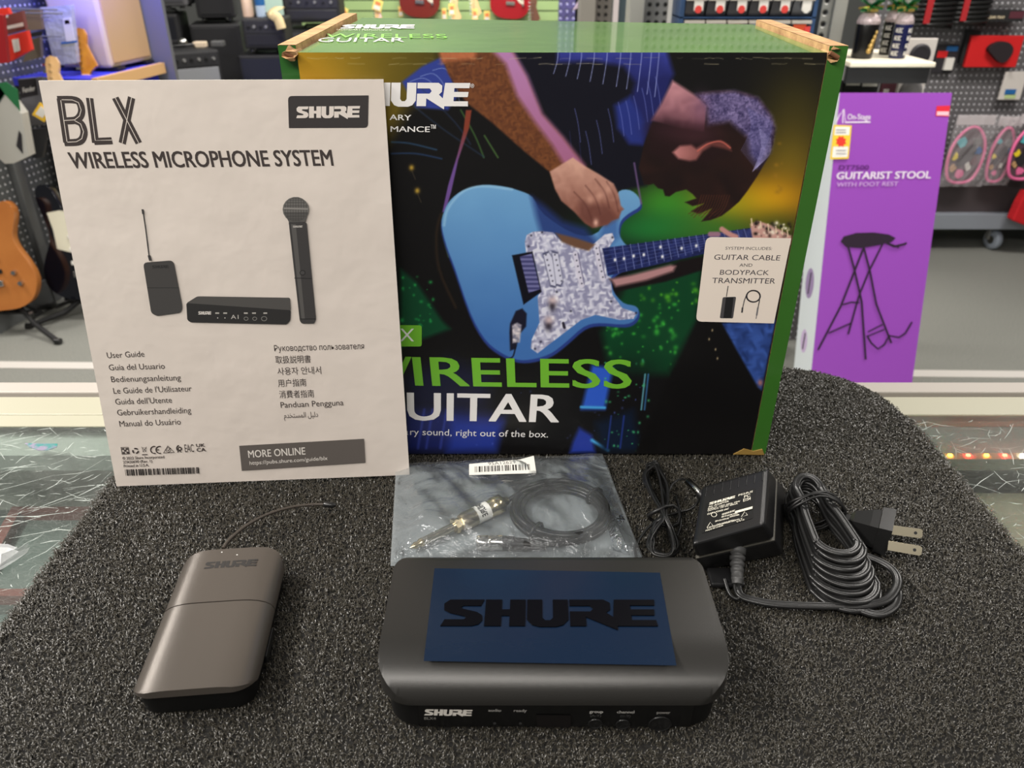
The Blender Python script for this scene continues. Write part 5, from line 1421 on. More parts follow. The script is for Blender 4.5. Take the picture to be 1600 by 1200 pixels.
def rect(x0, x1, y, mb, z0, z1, d0, d1, mi=0, ym=30):
    """upright slab at distance y whose front covers the pixel columns x0..x1 near pixel row ym"""
    a, b = py_(x0, ym, y), py_(x1, ym, y)
    return mb.box((a.x, y + d0, z0), (b.x, y + d1, z1), mi)


FX = 2.72
unit = root('peg_display_unit', (0.85, FX + 0.1, 0), 'grey perforated steel display unit behind the green carton, between its two uprights', 'display unit')
rect(1005, 1290, FX, MB(), 0.12, 1.75, 0.06, 0.08).build('peg_panel', m_peg, unit)
rect(983, 1006, FX, MB(), 0.0, 1.75, 0.0, 0.1).build('upright', m_post, unit, bevel=0.004)
rect(1300, 1321, FX, MB(), 0.0, 1.75, 0.0, 0.1).build('upright', m_post, unit, bevel=0.004)
rect(1283, 1300, FX, MB(), 0.0, 1.75, 0.012, 0.09).build('slotted_strip', m_slot, unit)
rect(975, 1321, FX, MB(), 0.0, 0.12, -0.02, 0.12).build('base_deck', m_post, unit)
rect(1047, 1058, FX, MB(), 1.15, 1.32, 0.052, 0.058).build('paper_card', M['white'], unit)
# blue small parts cabinet
PCY = FX - 0.09
m_blue = mat('blue_steel', rgb(58, 84, 122), 0.4, 0.2)
pcab = root('parts_cabinet', (py_(1175, 30, PCY).x, PCY + 0.07, 0.95), 'blue small-parts cabinet with clear drawers and red price flags above the carton', 'cabinet')
xa, xb = py_(1064, 10, PCY).x, py_(1278, 10, PCY).x
zt = lambda py: py_(1170, py, PCY).z
T = MB(); T.box((xa, PCY + 0.135, zt(130)), (xb, PCY + 0.145, 1.40)); T.box((xa, PCY, zt(130)), (xa + 0.012, PCY + 0.135, 1.40)); T.box((xb - 0.012, PCY, zt(130)), (xb, PCY + 0.135, 1.40))
T.box((xa, PCY, 1.40), (xb, PCY + 0.145, 1.41)); T.box((xa, PCY, zt(130) - 0.01), (xb, PCY + 0.145, zt(130)))
rows_z = [1.40]
ys = (-28, 0 + 26.5, 56, 86, 116)
for y_ in ys[1:]: T.box((xa, PCY, zt(y_) - 0.004), (xb, PCY + 0.135, zt(y_)))
T.build('cabinet_body', m_blue, pcab)
m_clear = mat('smoky_drawer', rgb(66, 66, 70), 0.2, spec=0.6)
fill = [(30, 150, 50), (110, 60, 120), (214, 190, 40), (150, 180, 200), (220, 110, 140), (226, 90, 50)]
fm = [mat('drawer_contents', rgb(*c), 0.5) for c in fill]
dk_ = mat('dark_picks', rgb(44, 44, 46), 0.5)
m_flag = mat('price_flag_red', rgb(214, 66, 60), 0.5)
for r in range(4):
    for c in range(6):
        w = (xb - xa - 0.024) / 6; x0 = xa + 0.012 + c * w + 0.003; x1 = x0 + w - 0.006
        z1 = (1.40 if r == 0 else zt(ys[r])) - 0.006; z0 = zt(ys[r + 1]) + 0.003
        z1 = min(z1, z0 + 0.055)
        dr = MB().hexa([Vector(p) for p in ((x0, PCY + 0.012, z0), (x1, PCY + 0.012, z0), (x1, PCY + 0.12, z0), (x0, PCY + 0.12, z0), (x0, PCY - 0.006, z1 - 0.012), (x1, PCY - 0.006, z1 - 0.012), (x1, PCY + 0.12, z1 - 0.012), (x0, PCY + 0.12, z1 - 0.012))]).build('drawer', m_clear, pcab)
        MB().box((x0, PCY - 0.014, z1 - 0.012), (x1, PCY + 0.004, z1 - 0.003)).build('drawer_lip', mat('pale_lip', rgb(182, 176, 166), 0.4), dr)
        if r == 1: MB().box((x0 + 0.008, PCY - 0.009, z0 + 0.006), (x1 - 0.014, PCY - 0.002, z1 - 0.014)).build('drawer_contents', fm[c], dr)
        fx = x0 + w * (0.38 if r == 0 else 0.62); fw = 0.026
        if r == 0:
            MB().box((fx - 0.002, PCY - 0.012, z1 - 0.040), (fx + fw, PCY - 0.009, z1 - 0.012)).build('price_card', M['white'], dr)
            MB().cyl((fx + fw * 0.45, PCY - 0.013, z1 - 0.036), (fx + fw * 0.45, PCY - 0.0095, z1 - 0.036), 0.011, n=14).build('price_flag', m_flag if c != 5 else M['white'], dr)
        elif r == 1:
            MB().box((fx, PCY - 0.012, z0 + 0.004), (fx + 0.018, PCY - 0.0095, z1 - 0.020)).build('price_card', M['white'] if c % 2 == 0 else m_flag, dr)

# posts between the slatwall and the near unit
FP = 3.4
frame = root('gondola_end', (py_(920, 30, FP).x, FP + 0.1, 0), 'dim grey slotted gondola end left of the near peg unit', 'display unit')
rect(905, 930, FP, MB(), 0, 1.9, 0, 0.1).build('upright', mat('taupe_upright', rgb(142, 138, 130), 0.45, 0.2), frame, bevel=0.004)
rect(930, 956, FP, MB(), 0, 1.9, 0.03, 0.06).build('peg_panel', peg_mat('taupe_pegboard', rgb(120, 116, 110), rgb(36, 36, 36), 0.028, 0.006), frame)
rect(957, 964, FP, MB(), 0, 1.9, -0.03, 0.0).build('pale_strip', mat('pale_strip', rgb(206, 196, 196), 0.4), frame)
rect(965, 980, FP, MB(), 0, 1.9, 0.02, 0.06).build('dark_panel', mat('dark_teal_panel', rgb(70, 84, 90), 0.5), frame)
rect(873, 898, FP + 0.3, MB(), 0, 1.9, 0, 0.05).build('slotted_strip', peg_mat('violet_lit_slotted', rgb(104, 100, 158), rgb(176, 176, 220), 0.028, 0.006), frame)  # violet light on this post is painted into its colour
rect(896, 906, FP + 0.3, MB(), 0, 1.9, 0.05, 0.08).build('dark_panel', M['matte_black'], frame)
a, b = py_(896, 16, FP + 0.25), py_(908, -4, FP + 0.25)
MB().hexa([a, a + Vector((0.02, 0, 0.008)), a + Vector((0.02, 0.04, 0.008)), a + Vector((0, 0.04, 0)), b, b + Vector((0.02, 0, 0.008)), b + Vector((0.02, 0.04, 0.008)), b + Vector((0, 0.04, 0))]).build('shelf_bracket', mat('pale_bracket', rgb(200, 180, 196), 0.4), frame, fix=True)
MB().box((py_(880, 30, FP).x, FP - 0.05, 0), (py_(975, 30, FP).x, FP + 0.45, 0.12)).build('base_deck', m_post, frame)

# shelf with wrapped tumblers right of the upright
SHY = 2.55
zs = py_(1400, 97, SHY).z
x0, x1 = py_(1326, 105, SHY).x, py_(1459, 105, SHY).x
shelf = root('counter_shelf', ((x0 + x1) / 2, SHY + 0.15, 0), 'white-topped black-edged shelf right of the carton, carrying three wrapped tumblers', 'shelf')
MB().box((x0, SHY - 0.01, zs - 0.014), (x1, SHY + 0.36, zs)).build('shelf_top', mat('cream_laminate', rgb(238, 230, 208), 0.4), shelf, bevel=0.003)
MB().box((x0, SHY, zs - 0.062), (x1 - 0.01, SHY + 0.02, zs - 0.0142)).build('shelf_edge', M['matte_black'], shelf)
MB().box((x0 + 0.01, SHY + 0.34, 0.0), (x1 - 0.02, SHY + 0.37, zs - 0.0142)).build('peg_panel', m_pegd, shelf)
MB().box((x0 + 0.01, SHY + 0.02, zs - 0.060), (x0 + 0.03, SHY + 0.34, zs - 0.0142)).build('shelf_bracket', m_post, shelf)
m_gold, m_navy, m_tblk = mat('gold_mark', (0.5, 0.33, 0.1), 0.35, 0.6), mat('navy_enamel', rgb(22, 26, 66), 0.25), mat('black_enamel', rgb(14, 13, 13), 0.25)
m_wrap = mat('crinkled_cellophane', rgb(176, 160, 162), 0.15, spec=0.8, bump=(60, 1.0, 0.01))
m_ribg, m_ribo = mat('green_foil', (0.03, 0.3, 0.10), 0.2, 0.9), mat('gold_foil', (0.8, 0.58, 0.16), 0.2, 0.9)
for (xc, xw, ytop, mt_, mark, lab) in ((1346, 46, 38, m_tblk, 'gold', 'black tumbler with a gold design, cellophane-wrapped, nearest the grey upright'), (1383, 36, 40, m_tblk, 'text', 'black tumbler with white lettering, cellophane-wrapped, in the middle of the shelf'), (1401, 40, 46, m_navy, 'white', 'navy tumbler with white lettering, cellophane-wrapped, third from the grey upright')):
    yy = SHY + (0.10 if mark != 'text' else 0.19)
    c = py_(xc, 88, yy); r = abs(py_(xc + xw / 2, 60, yy).x - c.x); hgt = max(0.10, py_(xc, ytop, yy).z - zs)
    t = root('gift_tumbler', (c.x, yy, zs), lab, 'tumbler', 'cellophane-wrapped tumblers')
    MB().lathe([(r * 0.86, 0.0003), (r * 0.9, 0.004), (r, hgt - 0.003), (r * 0.97, hgt)], (c.x, yy, zs), (0, 0, 1), 28).build('cup', mt_, t)
    pr = [(r * 0.99, 0), (r * 1.02, 0.008), (r * 0.85, 0.022), (r * 0.4, 0.040), (r * 0.25, 0.046), (r * 0.4, 0.058), (r * 0.95, 0.11), (r * 0.8, 0.125)]
    MB().lathe(pr, (c.x, yy, zs + hgt), (0, 0, 1), 14, smooth=False).build('cellophane_top', m_wrap, t)
    for k in range(9):
        an = k * 0.7 + 0.3; d_ = Vector((math.cos(an), math.sin(an), 0))
        o = Vector((c.x, yy, zs + hgt + 0.045)); tip = o + d_ * r * 0.95 + Vector((0, 0, 0.018 * math.sin(k * 2.0)))
        s_ = Vector((-d_.y, d_.x, 0)) * 0.012
        MB().hexa([o - s_, o + s_, tip + s_ * 1.3, tip - s_ * 1.3] + [p + Vector((0, 0, 0.006)) for p in (o - s_, o + s_, tip + s_ * 1.3, tip - s_ * 1.3)]).build('ribbon_loop', m_ribo if k % 3 == 0 else m_ribg, t, fix=True)
    T = MB()
    if mark == 'gold':
        for k in range(5):
            an = -1.45 + 0.12 * k; p = Vector((c.x + (r + 0.001) * math.cos(an), yy + (r + 0.001) * math.sin(an), zs + hgt * (0.25 + 0.13 * k)))
            T.lathe([(0.001, -0.002), (0.010 - 0.0012 * abs(k - 1), 0), (0.001, 0.002)], p, (math.cos(an), math.sin(an), 0), 12)
        T.build('gold_design', m_gold, t)
    else:
        for row in range(4):
            vs, fs = text2d('MUSIC', 0.02)
            for a0 in (-2.35, -0.95):
                zr = zs + hgt * (0.76 - 0.22 * row)
                P = []
                for x, y in vs:
                    an = a0 + (x - 0.5) * 0.72
                    P.append((c.x + (r * 0.985 + 0.001) * math.cos(an), yy + (r * 0.985 + 0.001) * math.sin(an), zr + y * hgt * 0.13))
                T.add(P, fs)
        T.build('lettering', M['white'], t)


# goods hanging on the peg panel under the shelf, and on the shelf
def carded(name, lab, cat, px, y, body, parts, depth=0.012, group=None):
    """a carded product: backing card over the pixel box px, plus coloured patches/discs in unit coordinates"""
    xa, ya, xb, yb = px
    p = [py_(xa, yb, y), py_(xb, yb, y), py_(xb, ya, y), py_(xa, ya, y)]
    x0, x1 = (p[0].x + p[3].x) / 2, (p[1].x + p[2].x) / 2; z0, z1 = p[0].z, p[2].z
    t = root(name, ((x0 + x1) / 2, y, z0), lab, cat, group)
    MB().box((x0, y, z0), (x1, y + depth, z1)).build('backing_card', body, t, bevel=0.002)
    W, H = x1 - x0, z1 - z0
    for nm, kind, a, m in parts:
        if kind == 'r':
            MB().box((x0 + a[0] * W, y - a[4] if len(a) > 4 else y - 0.002, z0 + a[1] * H), (x0 + a[2] * W, y - 0.0002, z0 + a[3] * H)).build(nm, m, t)
        elif kind == 'd':
            MB().lathe([(a[2] * W, 0.0002), (a[2] * W, a[3]), (a[2] * W * 0.8, a[3] + 0.003), (a[2] * W * 0.55, a[3] + 0.001)], (x0 + a[0] * W, y, z0 + a[1] * H), (0, -1, 0), 22).build(nm, m, t)
    zc = z1 - 0.012
    return t


m_cardw, m_dark, m_grey = mat('pale_card', rgb(206, 200, 194), 0.5), mat('dark_print', rgb(42, 40, 44), 0.5), mat('grey_print', rgb(110, 108, 108), 0.4)
m_red, m_maroon, m_bluep = mat('red_print', rgb(206, 34, 36), 0.45), mat('maroon_print', rgb(88, 44, 54), 0.5), mat('blue_print', rgb(36, 100, 160), 0.5)
YP = SHY + 0.325
carded('string_pack', 'black and white string pack under the white-topped shelf, beside the green carton', 'string pack', (1318, 118, 1372, 158), YP, M['matte_black'], [('white_art', 'r', (.05, .62, .45, .95), M['white']), ('white_art', 'r', (.52, .58, .95, .98), M['white'])])
carded('string_pack', 'maroon blister pack with a small pale figure under the white-topped shelf', 'blister pack', (1376, 120, 1400, 158), YP, m_maroon, [('pale_insert', 'r', (.2, .1, .55, .5), m_cardw)])
carded('cable_pack', 'white card with a dark oval coil under the white-topped shelf', 'cable pack', (1402, 120, 1444, 158), YP, m_cardw, [('header', 'r', (.15, .78, .95, .98), m_maroon), ('coil', 'd', (.5, .40, .42, .006), m_grey)])
YS = SHY + 0.27
t_ = carded('coil_pack', 'white card with a round black coil standing at the right end of the shelf', 'cable pack', (1409, 60, 1462, 97), YS, m_cardw, [('coil', 'd', (.55, .32, .30, .008), m_dark), ('red_sticker', 'r', (.02, .02, .22, .30), m_red)])

# ================================================================== rolling pegboard gondola at the right
GY = 4.0
gon = root('rolling_gondola', (2.3, GY, 0), 'long grey pegboard gondola on caster wheels at the right, hung with small goods', 'display unit')
gx0, gx1 = py_(1330, 200, GY).x, 4.2
MB().box((gx0, GY, 0.2), (gx1, GY + 0.03, 1.7)).build('peg_panel', m_pegd, gon)
zb = py_(1520, 332, GY - 0.02).z; zb2 = py_(1520, 356, GY - 0.02).z
MB().box((gx0, GY - 0.05, zb2), (gx1, GY + 0.5, zb)).build('base_deck', mat('pale_steel_deck', rgb(150, 156, 166), 0.4, 0.2), gon, bevel=0.004)
MB().box((gx0, GY - 0.012, zb), (gx1, GY - 0.001, zb + 0.16)).build('kick_panel', mat('dark_kick', rgb(74, 66, 68), 0.6), gon)
wx = py_(1556, 372, GY).x
def caster(x, y):
    c = MB().lathe([(0.030, -0.016), (0.050, -0.016), (0.053, -0.008), (0.053, 0.008), (0.050, 0.016), (0.030, 0.016)], (x, y, 0.053), (1, 0.25, 0), 24).build('caster_wheel', mat('grey_rubber_wheel', rgb(150, 158, 170), 0.5), gon)
    MB().lathe([(0.022, -0.018), (0.022, 0.018)], (x, y, 0.053), (1, 0.25, 0), 14).build('wheel_hub', M['chrome'], c)
    MB().box((x - 0.03, y + 0.006, 0.05), (x + 0.0, y + 0.03, zb2)).build('caster_fork', M['steel'], c)
caster(wx, GY + 0.02); caster(gx0 + 0.12, GY + 0.05); caster(wx + 0.12, GY + 0.42)
ARM = py_(1585, 372, GY)
# hanging products on the big pegboard
YG = GY - 0.05
hook_m = M['steel']
def hook(px, pyy): 
    p = py_(px, pyy, GY); MB().tube([p + Vector((0, 0.004, 0)), p + Vector((0, -0.09, 0)), p + Vector((0, -0.1, 0.012))], 0.0025, 6).build('peg_hook', hook_m, gon)


def hank(cx, rx, y0, y1, lab, turns=9):
    c = py_(cx, (y0 + y1) / 2, YG - 0.03); top_ = py_(cx, y0, YG - 0.03).z; bot_ = py_(cx, y1, YG - 0.03).z
    R = abs(py_(cx + rx, y1, YG - 0.03).x - c.x)
    t = root('coiled_cable', (c.x, YG - 0.03, bot_), lab, 'cable', 'coiled cables on the pegboard')
    n = turns * 16; pts = []
    for k in range(n):
        an = 6.2832 * k / 16; f = k / n
        pts.append((c.x + R * math.cos(an), YG - 0.055 + 0.035 * math.sin(an), bot_ + 0.01 + (top_ - bot_) * f))
    MB().tube(pts, 0.0085, 7).build('coil', M['rubber'], t)
    MB().box((c.x - R * 0.75, YG - 0.108, bot_ + 0.03), (c.x - R * 0.45, YG - 0.102, top_ + 0.05)).build('red_strap', mat('red_strap', rgb(170, 34, 40), 0.6), t)
    return t
hank(1459, 22, -25, 46, 'black curly cable with a red strap, nearest the wrapped tumblers')
hank(1514, 20, -25, 42, 'black curly cable with a red strap, beside the black boxed product at the right edge')
for a, b in ((1460, 2), (1512, 0), (1562, 12), (1555, 50), (1475, 68), (1570, 108)): hook(a, b - 4)
bxp = carded('gear_box', 'flat black box lettered in white, hanging above the red package', 'box', (1542, 16, 1600, 34), YG - 0.05, M['matte_black'], [('maroon_corner', 'r', (.6, .3, .98, .9), m_maroon)], 0.09)
K = Ink(Surf((0, YG - 0.0535, 0), (1, 0, 0), (0, 0, 1)), 0.0, 0.0001)
K.text('GEAR TRAY', (1544, 29), (1570, 29), (1544, 25), (205, 190, 160), 0.02); K.build('box_lettering', M['ink'], bxp)
t = carded('red_package', 'large red blister package with a black heart-shaped pouch at the right edge', 'blister pack', (1513, 56, 1594, 105), YG - 0.02, m_red, [], 0.02)
S3 = Surf((0, YG - 0.021, 0), (1, 0, 0), (0, 0, 1))
ht = smooth_path([(x, y, 0) for x, y in ((1540, 77), (1545, 70), (1553, 66), (1562, 64), (1572, 66), (1578, 74), (1576, 84), (1568, 94), (1560, 97), (1553, 93), (1545, 84))], 3, True)
hp = [S3.px(p.x, p.y) for p in ht]
MB().prism(hp, lambda u, v: S3.at((u, v), 0), lambda u, v: S3.at((u * 1.0, v), 0.03)).build('black_pouch', mat('black_pouch', rgb(38, 30, 34), 0.6), t, fix=True, bevel=0.008)
carded('dark_side_pack', 'narrow black carton hanging left of the red package', 'box', (1506, 48, 1526, 100), YG + 0.005, M['matte_black'], [('white_mark', 'r', (.3, .1, .5, .35), m_grey)], 0.03)
carded('accessory_pack', 'small black pack with blue label and white tube, left of the red package', 'blister pack', (1462, 70, 1494, 114), YG + 0.02, m_dark, [('blue_label', 'r', (.4, .78, .95, .95), m_bluep), ('red_label', 'r', (.02, .55, .5, .78), m_red), ('white_tube', 'r', (.45, .12, .85, .55, .015), M['white'])])
carded('tuner_pack', 'white and green carded product at the right edge below the red package', 'blister pack', (1566, 112, 1600, 156), YG, m_cardw, [('blue_item', 'r', (.2, .18, .7, .38), m_bluep), ('green_item', 'r', (.25, .05, .75, .2), mat('pale_green', rgb(180, 200, 140), 0.5))])
# bagged pink children's straps
m_pink, m_tealp, m_yel = mat('pink_trim', rgb(232, 110, 160), 0.35), mat('teal_patch', rgb(90, 180, 190), 0.4), mat('yellow_patch', rgb(236, 210, 50), 0.4)
m_bagc = bpy.data.materials.new('bag_film'); m_bagc.use_nodes = True
b_ = m_bagc.node_tree.nodes['Principled BSDF']; b_.inputs['Base Color'].default_value = (0.8, 0.75, 0.78, 1); b_.inputs['Roughness'].default_value = 0.15; b_.inputs['Alpha'].default_value = 0.22; b_.inputs['Specular IOR Level'].default_value = 0.8
for (xa, xb, ya, yb, lab, yd) in ((1480, 1544, 180, 290, 'bagged pink-trimmed toy guitar pack, nearest the purple stool carton', 0.0), (1546, 1586, 182, 288, 'bagged pink-trimmed toy guitar pack, second from the purple stool carton', 0.02), (1578, 1640, 178, 284, 'pink-edged toy guitar pack with teal and yellow patches at the right edge', -0.05)):
    y = YG - 0.06 + yd
    ymd = (ya + yb) / 2; a, b = py_(xa, ymd, y), py_(xb, ymd, y); cx, w, z0, z1 = (a.x + b.x) / 2, abs(b.x - a.x), py_(xa, yb, y).z, py_(xa, ya, y).z; h = z1 - z0
    t = root('bagged_toy_pack', (cx, y, z0), lab, 'toy pack', 'bagged pink packs on the gondola')
    ol = [(cx + w * u, z0 + h * v) for u, v in ((-.30, .10), (.0, .04), (.30, .10), (.42, .35), (.38, .6), (.2, .78), (0, .84), (-.2, .78), (-.38, .6), (-.42, .35))]
    ring = smooth_path([(u, y, v) for u, v in ol], 4, True)
    MB().tube(ring, 0.008, 7, True).build('pink_trim', m_pink, t)
    MB().prism(ol, lambda u, v: (cx + (u - cx) * 0.98, y + 0.02, v), lambda u, v: (u, y + 0.002, v)).build('pack_body', mat('dark_pack', rgb(86, 66, 74), 0.5), t, fix=True)
    rd = random.Random(xa + 5)
    for nm, u, v, r_, m in (('dark_patch', 0.02, .5, .24, m_dark), ('teal_patch', -.2, .64, .13, m_tealp), ('yellow_patch', -.26, .42, .09, m_yel), ('dark_patch', -.1, .34, .17, m_dark), ('dark_patch', .15, .62, .15, m_grey), ('white_patch', .1, .28, .10, M['white']), ('blue_patch', .27, .5, .1, m_bluep), ('pink_patch', -.05, .17, .12, m_pink), ('brown_patch', -.24, .26, .1, m_kraft), ('maroon_patch', .22, .36, .12, m_maroon)):
        pl = [(cx + u * w + r_ * w * rd.uniform(.45, 1.15) * math.cos(k * .785), z0 + v * h + r_ * w * rd.uniform(.5, 1.3) * math.sin(k * .785)) for k in range(8)]
        MB().prism(pl, lambda a_, b_2: (a_, y + 0.0018, b_2), lambda a_, b_2: (a_, y - 0.003 - 0.006 * r_, b_2)).build(nm, m, t, fix=True)
    if yd >= 0:
        rd = random.Random(xa); T = MB(); g = 9
        vs = [(cx + (i / g - .5) * w * 1.05, y - 0.012 - 0.012 * rd.random(), z0 + (j / g) * h * 1.02) for j in range(g + 1) for i in range(g + 1)]
        T.add(vs, [(j * (g + 1) + i, j * (g + 1) + i + 1, (j + 1) * (g + 1) + i + 1, (j + 1) * (g + 1) + i) for j in range(g) for i in range(g)])
        T.build('clear_bag', m_bagc, t)
    MB().box((cx - w * .45, y - 0.006, z1 - h * 0.13), (cx + w * .45, y + 0.004, z1)).build('header_flap', mat('milky_header', rgb(196, 188, 190), 0.25), t)
    hook((xa + xb) / 2, ya + 4)
p = [py_(x, y, GY - 0.16) for x, y in ((1582, 345), (1600, 352), (1640, 360), (1640, 300), (1604, 300), (1594, 318))]
o = MB().prism([(v.x, v.z) for v in p], lambda u, v: (u, GY - 0.10, v), lambda u, v: (u, GY - 0.16, v)).build('red_cloth_bag', mat('red_cloth', rgb(196, 22, 32), 0.8), None, fix=True, bevel=0.01)
tag(o, 'red cloth bag corner poking in at the right edge above the caster', 'bag')

# ================================================================== slatwall with hanging guitars (far middle)
WY = 6.9
slat = root('slatwall_display', (py_(680, 20, WY).x, WY, 0), 'pale green slatwall at the back of the shop, hung with guitars', 'slatwall')
sxa, sxb = py_(470, 20, WY).x, py_(900, 20, WY).x
zz = 0.30; k = 0
T = MB()
while zz < 1.9:
    T.box((sxa, WY, zz), (sxb, WY + 0.018, zz + 0.068)); zz += 0.078
T.box((sxa, WY + 0.012, 0.0), (sxb, WY + 0.05, 1.95), 1)
T.build('slat_panel', [m_slat, mat('slat_groove', rgb(64, 76, 52), 0.7)], slat)

BODY = [(0, 0), (.07, .005), (.125, .035), (.155, .09), (.158, .14), (.14, .20), (.118, .25), (.113, .29), (.125, .33), (.14, .37), (.142, .405), (.125, .43), (.10, .43), (.075, .40), (.055, .375), (.03, .37), (-.03, .37), (-.05, .39), (-.065, .43), (-.085, .47), (-.115, .485), (-.14, .47), (-.148, .43), (-.135, .37), (-.118, .31), (-.115, .27), (-.125, .23), (-.15, .17), (-.162, .11), (-.15, .055), (-.11, .018), (-.06, .002)]
HEADST = [(-.020, 0), (.012, 0), (.022, .012), (.050, .035), (.047, .045), (.030, .085), (.018, .12), (.022, .14), (.024, .16), (.014, .18), (-.004, .185), (-.022, .175), (-.028, .15), (-.026, .08)]
PGD = [(.02, .37), (.075, .385), (.10, .40), (.09, .34), (.075, .27), (.10, .17), (.105, .11), (.07, .12), (.03, .17), (-.02, .20), (-.09, .22), (-.095, .30), (-.11, .37), (-.06, .38)]
m_maple, m_amber = mat('maple', rgb(226, 184, 128), 0.3, coat=0.3), mat('amber_maple', rgb(216, 150, 44), 0.25, coat=0.4, noise=(30, rgb(196, 122, 30), 0.25))


def guitar(name, lab, loc, rot, body_m, head_m, pg_m, group=None, fb_m=None, pick='pg', knobs=True):
    t = root(name, loc, lab, 'guitar', group, rot)
    bo = smooth_path([(u, v, 0) for u, v in BODY], 3, True)
    MB().prism([(p.x, p.y) for p in bo], lambda u, v: (u, 0.022, v), lambda u, v: (u, -0.022, v), smooth_side=True).build('body', body_m, t, world=False, bevel=0.006, fix=True)
    if pg_m: MB().prism(PGD, lambda u, v: (u, -0.0225, v), lambda u, v: (u, -0.025, v)).build('pickguard', pg_m, t, world=False)
    MB().hexa([(-.027, -.032, .33), (.027, -.032, .33), (.027, -.006, .33), (-.027, -.006, .33), (-.0205, -.030, .80), (.0205, -.030, .80), (.0205, -.010, .80), (-.0205, -.010, .80)]).build('neck', fb_m or head_m, t, world=False, bevel=0.003)
    MB().prism(HEADST, lambda u, v: (u, -.008, .80 + v), lambda u, v: (u, -.024, .80 + v)).build('headstock', head_m, t, world=False)
    for k in range(6):
        T = MB(); T.lathe([(.004, 0), (.004, .008), (.0025, .016)], (-.012 + .001 * k, -.024, .825 + .025 * k), (0, -1, 0), 8); T.box((-.042, -.02, .820 + .025 * k), (-.026, -.012, .830 + .025 * k)); T.build('tuning_peg', M['chrome'], t, world=False)
    MB().box((-.035, -.036, .10), (.035, -.0226, .125)).build('bridge', M['chrome'], t, world=False, bevel=0.002)
    for z in (.16, .215, .27): MB().box((-.04, -.030, z - .009), (.04, -.0226, z + .009)).build('pickup', M['black'] if pick == 'dark' else M['white'], t, world=False, bevel=0.003)
    if knobs:
        for x, z in ((.085, .15), (.10, .105)): MB().lathe([(.011, 0), (.009, .016)], (x, -.0226, z), (0, -1, 0), 12).build('knob', M['chrome'], t, world=False)
    for k in range(6): pass
    return t


m_wood = mat('natural_wood', rgb(196, 126, 62), 0.35, coat=0.3, noise=(6, rgb(166, 98, 44), 0.25))
m_gblk = mat('gloss_black', rgb(12, 14, 22), 0.12, coat=0.6)
m_pgw = mat('parchment', rgb(226, 222, 200), 0.35)
# three electric guitars standing at the left
gA = py_(8, 480, 2.95)
guitar('electric_guitar', 'natural wood electric guitar on a black stand at the left edge', (gA.x, 2.95, gA.z - 0.01), (math.radians(-12), math.radians(-3), math.radians(8)), m_wood, m_maple, None, 'electric guitars at the left', pick='dark')
gB = py_(136, 470, 3.1)
guitar('electric_guitar', 'gloss black electric guitar with pale headstock, partly behind the booklet', (gB.x, 3.12, gB.z), (math.radians(-13), math.radians(1.5), math.radians(4)), m_gblk, m_maple, m_pgw, 'electric guitars at the left')
zC = py_(136, 44, 3.62).z
gC = py_(140, 80, 3.62)
guitar('electric_guitar', 'amber-headed electric guitar standing behind the top left of the booklet', (gC.x - 0.01, 3.42, zC - 0.965), (math.radians(-12), 0, 0), mat('cream_body', rgb(220, 200, 150), 0.3), m_amber, m_pgw, 'electric guitars at the left', fb_m=m_maple)
# tubular stands
def stand(x, y, z, lab):
    t = root('guitar_stand', (x, y, 0), lab, 'guitar stand', 'guitar stands')
    f = Vector((x, y + 0.06, z - 0.03))
    for dx, dy in ((-0.22, -0.12), (0.24, -0.10), (0.02, 0.26)):
        e = Vector((x + dx, y + dy, 0.012)); MB().tube([f + Vector((0, 0, 0.05)), f.lerp(e, 0.5), e], 0.011, 8).build('leg', M['matte_black'], t)
        MB().lathe([(0.014, -0.012), (0.014, 0.012)], e, (1, 0, 0), 10).build('rubber_foot', M['rubber'], t)
    MB().tube([f, Vector((x, y + 0.16, z + 0.45)), Vector((x, y + 0.24, z + 0.74))], 0.010, 8).build('stem', M['matte_black'], t)
    MB().tube([Vector((x - .13, y - .045, z + .005)), Vector((x - .13, y - .04, z - .02)), Vector((x - .12, y + .04, z - .03)), Vector((x + .12, y + .04, z - .03)), Vector((x + .13, y - .04, z - .02)), Vector((x + .13, y - .045, z + .005))], 0.009, 8).build('cradle', M['rubber'], t)
stand(gA.x, 2.95, gA.z - 0.01, 'black tubular guitar stand under the natural wood guitar')
stand(gB.x, 3.12, gB.z, 'black tubular guitar stand under the gloss black guitar')
stand(gC.x, 3.42, zC - 0.965, 'black tubular guitar stand holding the amber-headed guitar')

# guitars on the slatwall: only the lowest part of each shows above the carton
for (px, y_low, col, lab) in ((656, 27, (110, 34, 22), 'dark red guitar with cream pickguard hanging on the slatwall above the carton'), (796, 29, (150, 14, 26), 'cherry red guitar with cream pickguard hanging on the slatwall right of the maple necks')):
    p = py_(px, y_low, WY - 0.06)
    guitar('wall_guitar', lab, (p.x, WY - 0.06, p.z), (0, math.radians(4), 0), mat('wall_guitar_finish', rgb(*col), 0.25, coat=0.4), m_maple, m_pgw, 'guitars on the slatwall')
for px, ytip, lab in ((709, -6, 'maple guitar neck rising before the slatwall, left of the yellow tagged one'), (741, -14, 'maple guitar neck with yellow tag before the slatwall, left of the cherry red guitar'), (588, 8, 'maple guitar neck before the slatwall, left of the dark red guitar'), (835, -4, 'dark wood guitar neck before the slatwall, right of the cherry red guitar')):
    p = py_(px, ytip, WY - 0.35)
    hm = m_maple if px != 835 else mat('walnut', rgb(96, 60, 40), 0.4)
    guitar('floor_guitar', lab, (p.x, WY - 0.35, p.z - 0.985), (math.radians(-6), 0, 0), mat('floor_guitar_finish', rgb(206, 120, 50), 0.3), hm, None, 'guitars standing before the slatwall', knobs=False)
m_tagy = mat('tag_pale_yellow', rgb(246, 220, 120), 0.5)
